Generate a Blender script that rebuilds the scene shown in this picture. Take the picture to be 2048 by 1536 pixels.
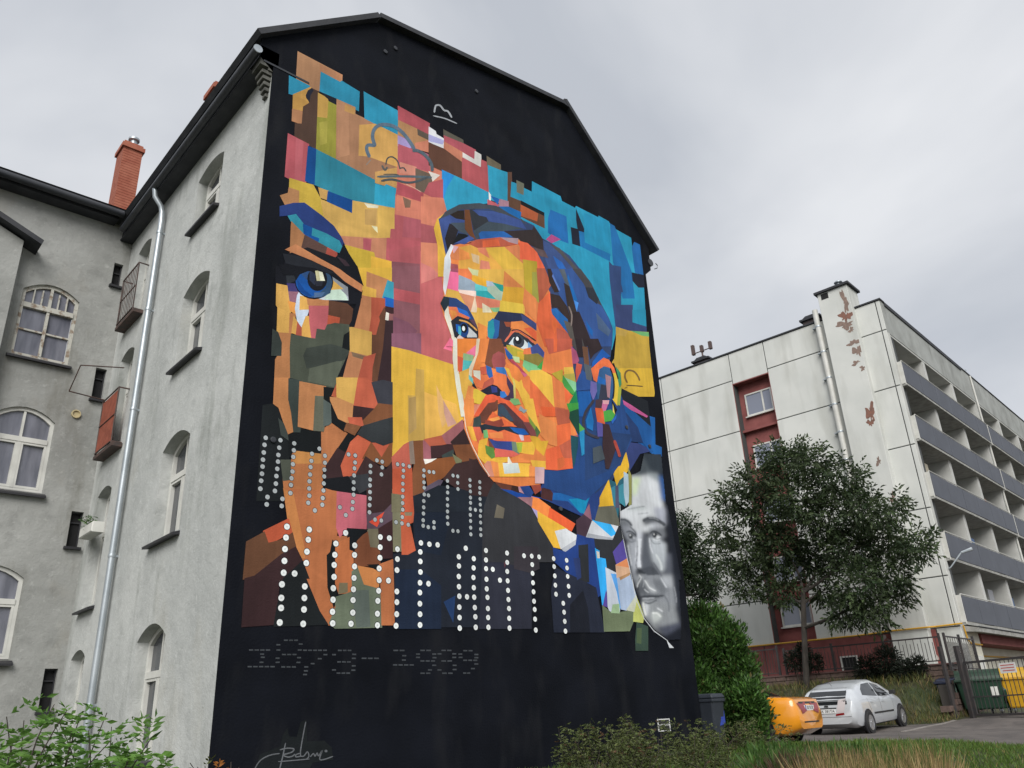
import bpy, bmesh, math, random
import numpy as np
from mathutils import Vector, Matrix
from mathutils.geometry import tessellate_polygon
from mathutils.bvhtree import BVHTree
random.seed(7); np.random.seed(7)
S = bpy.context.scene
for o in list(bpy.data.objects): bpy.data.objects.remove(o)
COL = S.collection

# ------------------------------------------------------------------ camera
# the eye is the origin of the scene (z = 0); the ground lies below it
RIGHT = Vector((0.747836, -0.662425, -0.043980))
DOWN = Vector((0.226130, 0.316451, -0.921262))
FWD = Vector((0.624185, 0.679008, 0.386447))
FPX = 1607.93
cd = bpy.data.cameras.new('camera'); cam = bpy.data.objects.new('camera', cd); COL.objects.link(cam)
cam.matrix_world = Matrix((
    (RIGHT.x, -DOWN.x, -FWD.x, 0), (RIGHT.y, -DOWN.y, -FWD.y, 0), (RIGHT.z, -DOWN.z, -FWD.z, 0), (0, 0, 0, 1)))
cd.sensor_width = 36; cd.lens = 36 * FPX / 2048; cd.clip_start = 0.1; cd.clip_end = 3000
S.camera = cam
S.render.resolution_x = 1024; S.render.resolution_y = 768

# ------------------------------------------------------------------ sky and sun
SUN_AZ, SUN_EL = math.radians(224), math.radians(36)     # from the south-west behind the camera
w = bpy.data.worlds.new('World'); S.world = w; w.use_nodes = True
nt = w.node_tree; nt.nodes.clear()
def N(t, tree=None, **k):
    n = (tree or nt).nodes.new(t)
    for a, b in k.items(): setattr(n, a, b)
    return n
out = N('ShaderNodeOutputWorld'); bg = N('ShaderNodeBackground'); bg.inputs['Strength'].default_value = 0.05
sky = N('ShaderNodeTexSky'); sky.sky_type = 'NISHITA'; sky.sun_disc = False
sky.sun_elevation = SUN_EL; sky.sun_rotation = SUN_AZ; sky.air_density = 1.0; sky.dust_density = 3.0
tc = N('ShaderNodeTexCoord')
mp = N('ShaderNodeMapping'); mp.inputs['Scale'].default_value = (1.0, 1.0, 1.5); mp.inputs['Location'].default_value = (0.35, 0.2, 0.4)
n1 = N('ShaderNodeTexNoise'); n1.inputs['Scale'].default_value = 1.7; n1.inputs['Detail'].default_value = 5; n1.inputs['Roughness'].default_value = 0.5
n1.inputs['Distortion'].default_value = 0.5
cr = N('ShaderNodeValToRGB'); e = cr.color_ramp.elements
e[0].position = 0.36; e[0].color = (5.35, 5.65, 6.2, 1); e[1].position = 0.64; e[1].color = (8.1, 8.25, 8.55, 1)
mx = N('ShaderNodeMixRGB'); mx.inputs['Fac'].default_value = 0.93
nt.links.new(tc.outputs['Generated'], mp.inputs['Vector']); nt.links.new(mp.outputs['Vector'], n1.inputs['Vector'])
nt.links.new(n1.outputs['Fac'], cr.inputs['Fac']); nt.links.new(sky.outputs['Color'], mx.inputs['Color1'])
nt.links.new(cr.outputs['Color'], mx.inputs['Color2']); nt.links.new(mx.outputs['Color'], bg.inputs['Color'])
nt.links.new(bg.outputs['Background'], out.inputs['Surface'])
sl = bpy.data.lights.new('sun', 'SUN'); sl.energy = 1.5; sl.angle = math.radians(40); sl.color = (1.0, 0.97, 0.93)
sun = bpy.data.objects.new('sun', sl); COL.objects.link(sun)
sd = Vector((math.sin(SUN_AZ) * math.cos(SUN_EL), math.cos(SUN_AZ) * math.cos(SUN_EL), math.sin(SUN_EL)))
sun.rotation_euler = sd.to_track_quat('Z', 'Y').to_euler(); sun.location = (0, -20, 40)
V = S.view_settings; V.view_transform = 'Standard'; V.look = 'None'; V.exposure = 1.05; V.gamma = 1.0
try: V.use_curve_mapping = False
except Exception: pass
S.render.engine = 'CYCLES'

# ------------------------------------------------------------------ helpers
def ray(x, y): return RIGHT * ((x - 1024) / FPX) + DOWN * ((y - 768) / FPX) + FWD
def on_y(x, y, Y): d = ray(x, y); return d * (Y / d.y)
def on_x(x, y, X): d = ray(x, y); return d * (X / d.x)
def lin(h):
    h = h.lstrip('#'); c = [int(h[i:i + 2], 16) / 255 for i in (0, 2, 4)]
    return tuple((v / 12.92 if v <= 0.04045 else ((v + 0.055) / 1.055) ** 2.4) for v in c)

MATS = {}
def mat(name, col, rough=0.8, col2=None, scale=3.0, detail=6, bump=0.0, bscale=None, metal=0.0, spec=0.5, stretch=(1, 1, 1), lo=0.35, hi=0.65, extra=None, coat=0.0):
    if name in MATS: return MATS[name]
    m = bpy.data.materials.new(name); m.use_nodes = True; t = m.node_tree; p = t.nodes['Principled BSDF']
    p.inputs['Roughness'].default_value = rough; p.inputs['Metallic'].default_value = metal
    p.inputs['Specular IOR Level'].default_value = spec; p.inputs['Coat Weight'].default_value = coat
    p.inputs['Base Color'].default_value = (*col, 1)
    if col2 is not None or bump:
        tcn = N('ShaderNodeTexCoord', t); mpn = N('ShaderNodeMapping', t); mpn.inputs['Scale'].default_value = stretch
        t.links.new(tcn.outputs['Object'], mpn.inputs['Vector'])
        if col2 is not None:
            nn = N('ShaderNodeTexNoise', t); nn.inputs['Scale'].default_value = scale; nn.inputs['Detail'].default_value = detail
            rr = N('ShaderNodeValToRGB', t); rr.color_ramp.elements[0].position = lo; rr.color_ramp.elements[1].position = hi
            rr.color_ramp.elements[0].color = (*col, 1); rr.color_ramp.elements[1].color = (*col2, 1)
            t.links.new(mpn.outputs['Vector'], nn.inputs['Vector']); t.links.new(nn.outputs['Fac'], rr.inputs['Fac'])
            last = rr.outputs['Color']
            if extra:       # second layer: (colour, scale, stretch, lo, hi, amount)
                c3, sc3, st3, lo3, hi3, am3 = extra
                m3 = N('ShaderNodeMapping', t); m3.inputs['Scale'].default_value = st3; t.links.new(tcn.outputs['Object'], m3.inputs['Vector'])
                k = N('ShaderNodeTexNoise', t); k.inputs['Scale'].default_value = sc3; k.inputs['Detail'].default_value = 8
                q = N('ShaderNodeMapRange', t); q.inputs['From Min'].default_value = lo3; q.inputs['From Max'].default_value = hi3; q.inputs['To Max'].default_value = am3
                x = N('ShaderNodeMixRGB', t); x.inputs['Color2'].default_value = (*c3, 1)
                t.links.new(m3.outputs['Vector'], k.inputs['Vector']); t.links.new(k.outputs['Fac'], q.inputs['Value'])
                t.links.new(q.outputs['Result'], x.inputs['Fac']); t.links.new(last, x.inputs['Color1']); last = x.outputs['Color']
            t.links.new(last, p.inputs['Base Color'])
        if bump:
            bn = N('ShaderNodeTexNoise', t); bn.inputs['Scale'].default_value = bscale or scale * 6; bn.inputs['Detail'].default_value = 8
            b = N('ShaderNodeBump', t); b.inputs['Strength'].default_value = bump; b.inputs['Distance'].default_value = 0.02
            t.links.new(mpn.outputs['Vector'], bn.inputs['Vector']); t.links.new(bn.outputs['Fac'], b.inputs['Height']); t.links.new(b.outputs['Normal'], p.inputs['Normal'])
    MATS[name] = m; return m
def glass(name, col, rough=0.04):
    if name in MATS: return MATS[name]
    m = mat(name, col, rough, spec=0.8); return m
def leaf_mat(name):
    if name in MATS: return MATS[name]
    m = bpy.data.materials.new(name); m.use_nodes = True; t = m.node_tree; p = t.nodes['Principled BSDF']; o = t.nodes['Material Output']
    a = N('ShaderNodeAttribute', t); a.attribute_name = 'tint'
    p.inputs['Roughness'].default_value = 0.55; p.inputs['Specular IOR Level'].default_value = 0.35
    tr = N('ShaderNodeBsdfTranslucent', t); mxs = N('ShaderNodeMixShader', t); mxs.inputs['Fac'].default_value = 0.3
    t.links.new(a.outputs['Color'], p.inputs['Base Color']); t.links.new(a.outputs['Color'], tr.inputs['Color'])
    t.links.new(p.outputs['BSDF'], mxs.inputs[1]); t.links.new(tr.outputs['BSDF'], mxs.inputs[2]); t.links.new(mxs.outputs['Shader'], o.inputs['Surface'])
    MATS[name] = m; return m

def tag(o, label=None, cat=None, group=None, kind=None):
    if label: o['label'] = label
    if cat: o['category'] = cat
    if group: o['group'] = group
    if kind: o['kind'] = kind
    return o
def empty(name, loc=(0, 0, 0), label=None, cat=None, group=None, rz=0):
    o = bpy.data.objects.new(name, None); COL.objects.link(o); o.location = loc; o.rotation_euler = (0, 0, rz); o.empty_display_size = 0.3
    return tag(o, label, cat, group)
def copy_tree(o, parent=None):
    c = o.copy(); COL.objects.link(c); c.parent = parent
    for ch in list(o.children): copy_tree(ch, c)
    return c
def setparent(o, p):
    """parent o to p, keeping o where it stands (o's data is in world space)"""
    if p is None: return
    o.parent = p
    M = Matrix.Identity(4); q = p; chain = []
    while q is not None: chain.append(q); q = q.parent
    for q in reversed(chain): M = M @ (Matrix.Translation(q.location) @ q.rotation_euler.to_matrix().to_4x4() @ Matrix.Diagonal((*q.scale, 1)))
    return M
class Frame:
    """a local frame: origin, u along, n outward, z up"""
    def __init__(s, o, u, n): s.o = Vector(o); s.u = Vector(u).normalized(); s.n = Vector(n).normalized(); s.k = Vector((0, 0, 1))
    def __call__(s, u, z, n=0.0): return s.o + s.u * u + s.k * z + s.n * n
WORLD = Frame((0, 0, 0), (1, 0, 0), (0, 1, 0))
class MB:
    def __init__(s): s.v = []; s.f = []; s.mi = []; s.cur = 0
    def add(s, vs, fs):
        b = len(s.v); s.v += [Vector(p) for p in vs]
        for f in fs: s.f.append([b + i for i in f]); s.mi.append(s.cur)
        return s
    def hexa(s, p):   # 8 points: bottom 4, top 4
        return s.add(p, [(0, 3, 2, 1), (4, 5, 6, 7), (0, 1, 5, 4), (1, 2, 6, 5), (2, 3, 7, 6), (3, 0, 4, 7)])
    def box(s, fr, u0, u1, z0, z1, n0, n1):
        return s.hexa([fr(u0, z0, n0), fr(u1, z0, n0), fr(u1, z0, n1), fr(u0, z0, n1), fr(u0, z1, n0), fr(u1, z1, n0), fr(u1, z1, n1), fr(u0, z1, n1)])
    def bbox(s, fr, u0, u1, z0, z1, n0, n1, b=0.01):
        """box whose front (n1) edges are bevelled"""
        a = [fr(u0, z0, n0), fr(u1, z0, n0), fr(u1, z1, n0), fr(u0, z1, n0)]
        c = [fr(u0, z0, n1 - b), fr(u1, z0, n1 - b), fr(u1, z1, n1 - b), fr(u0, z1, n1 - b)]
        d = [fr(u0 + b, z0 + b, n1), fr(u1 - b, z0 + b, n1), fr(u1 - b, z1 - b, n1), fr(u0 + b, z1 - b, n1)]
        fs = [(3, 2, 1, 0), (8, 9, 10, 11)]
        for i in range(4):
            j = (i + 1) % 4; fs += [(i, j, 4 + j, 4 + i), (4 + i, 4 + j, 8 + j, 8 + i)]
        return s.add(a + c + d, fs)
    def prism(s, fr, poly, n0, n1):
        """polygon in (u, z) extruded from n0 to n1"""
        m = len(poly); a = [fr(u, z, n0) for u, z in poly]; b = [fr(u, z, n1) for u, z in poly]
        tri = tessellate_polygon([[Vector((u, z, 0)) for u, z in poly]])
        fs = [tuple(t) for t in tri] + [tuple(m + i for i in reversed(t)) for t in tri]
        fs += [(i, (i + 1) % m, m + (i + 1) % m, m + i) for i in range(m)]
        return s.add(a + b, fs)
    def tube(s, pts, r, seg=8, cap=True):
        pts = [Vector(p) for p in pts]; rs = r if isinstance(r, (list, tuple)) else [r] * len(pts); rings = []
        up = Vector((0.123, 0.217, 0.97)).normalized(); vs = []; fs = []
        for i, p in enumerate(pts):
            d = (pts[min(i + 1, len(pts) - 1)] - pts[max(i - 1, 0)])
            d = d.normalized() if d.length > 1e-9 else Vector((0, 0, 1))
            a = d.cross(up); a = a.normalized() if a.length > 0.05 else d.cross(Vector((1, 0, 0))).normalized()
            b = d.cross(a).normalized()
            for k in range(seg):
                t = 2 * math.pi * k / seg; vs.append(p + (a * math.cos(t) + b * math.sin(t)) * rs[i])
        for i in range(len(pts) - 1):
            for k in range(seg):
                k2 = (k + 1) % seg; fs.append((i * seg + k, i * seg + k2, (i + 1) * seg + k2, (i + 1) * seg + k))
        if cap: fs.append(tuple(range(seg))[::-1]); fs.append(tuple((len(pts) - 1) * seg + k for k in range(seg)))
        return s.add(vs, fs)
    def lathe(s, o, prof, seg=20, axis=None):
        """profile (r, h) turned about the axis through o"""
        o = Vector(o); ax = Vector(axis or (0, 0, 1)).normalized(); a = ax.orthogonal().normalized(); b = ax.cross(a); vs = []; fs = []
        for r, h in prof:
            for k in range(seg):
                t = 2 * math.pi * k / seg; vs.append(o + ax * h + (a * math.cos(t) + b * math.sin(t)) * r)
        for i in range(len(prof) - 1):
            for k in range(seg):
                k2 = (k + 1) % seg; fs.append((i * seg + k, i * seg + k2, (i + 1) * seg + k2, (i + 1) * seg + k))
        fs.append(tuple(range(seg))[::-1]); fs.append(tuple((len(prof) - 1) * seg + k for k in range(seg)))
        return s.add(vs, fs)
    def build(s, name, m, parent=None, smooth=False, bevel=0.0, keep=True):
        me = bpy.data.meshes.new(name)
        vs = s.v
        o = bpy.data.objects.new(name, me); COL.objects.link(o)
        if parent is not None:
            M = setparent(o, parent); Mi = M.inverted(); vs = [Mi @ p for p in vs]
        me.from_pydata([tuple(p) for p in vs], [], s.f); me.update()
        for mm in (m if isinstance(m, (list, tuple)) else [m]): me.materials.append(mm)
        if isinstance(m, (list, tuple)): me.polygons.foreach_set('material_index', s.mi)
        bm = bmesh.new(); bm.from_mesh(me); bmesh.ops.remove_doubles(bm, verts=bm.verts, dist=1e-6); bmesh.ops.recalc_face_normals(bm, faces=bm.faces); bm.to_mesh(me); bm.free()
        if smooth:
            me.polygons.foreach_set('use_smooth', [True] * len(me.polygons))
            try: me.set_sharp_from_angle(angle=math.radians(40))
            except Exception: pass
        if bevel:
            b = o.modifiers.new('bevel', 'BEVEL'); b.width = bevel; b.segments = 2; b.limit_method = 'ANGLE'
        return o

# wall sheet with holes, tessellated in (u, z)
def wall_sheet(mb, fr, outer, holes, n=0.0, depth=0.25):
    loops = [[Vector((u, z, 0)) for u, z in outer]] + [[Vector((u, z, 0)) for u, z in h] for h in holes]
    flat = [p for l in loops for p in l]
    tri = tessellate_polygon(loops)
    mb.add([fr(p.x, p.y, n) for p in flat], [tuple(t) for t in tri])
    for h in holes:                                     # reveals
        m = len(h); a = [fr(u, z, n) for u, z in h]; b = [fr(u, z, n - depth) for u, z in h]
        mb.add(a + b, [(i, (i + 1) % m, m + (i + 1) % m, m + i) for i in range(m)])
def arch(u0, u1, z0, zs, rise, k=8):
    """outline of an opening: flat sill, segmental arch"""
    c = (u0 + u1) / 2; h = (u1 - u0) / 2
    pts = [(u0, z0), (u1, z0)]
    for i in range(k + 1):
        t = i / k; u = u1 + (u0 - u1) * t; pts.append((u, zs + rise * (1 - ((u - c) / h) ** 2)))
    return pts
def shrink(poly, d):
    c = (sum(p[0] for p in poly) / len(poly), sum(p[1] for p in poly) / len(poly)); r = []
    u0 = min(p[0] for p in poly); u1 = max(p[0] for p in poly); z0 = min(p[1] for p in poly); z1 = max(p[1] for p in poly)
    for u, z in poly: r.append((c[0] + (u - c[0]) * (1 - 2 * d / (u1 - u0)), (z0 + z1) / 2 + (z - (z0 + z1) / 2) * (1 - 2 * d / (z1 - z0))))
    return r
def ring(mb, fr, outer, inner, n0, n1):
    m = len(outer)
    vs = [fr(u, z, n1) for u, z in outer] + [fr(u, z, n1) for u, z in inner] + [fr(u, z, n0) for u, z in outer] + [fr(u, z, n0) for u, z in inner]; fs = []
    for i in range(m):
        j = (i + 1) % m; fs += [(i, j, m + j, m + i), (m + i, m + j, 3 * m + j, 3 * m + i), (j, i, 2 * m + i, 2 * m + j)]
    mb.add(vs, fs)

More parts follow.
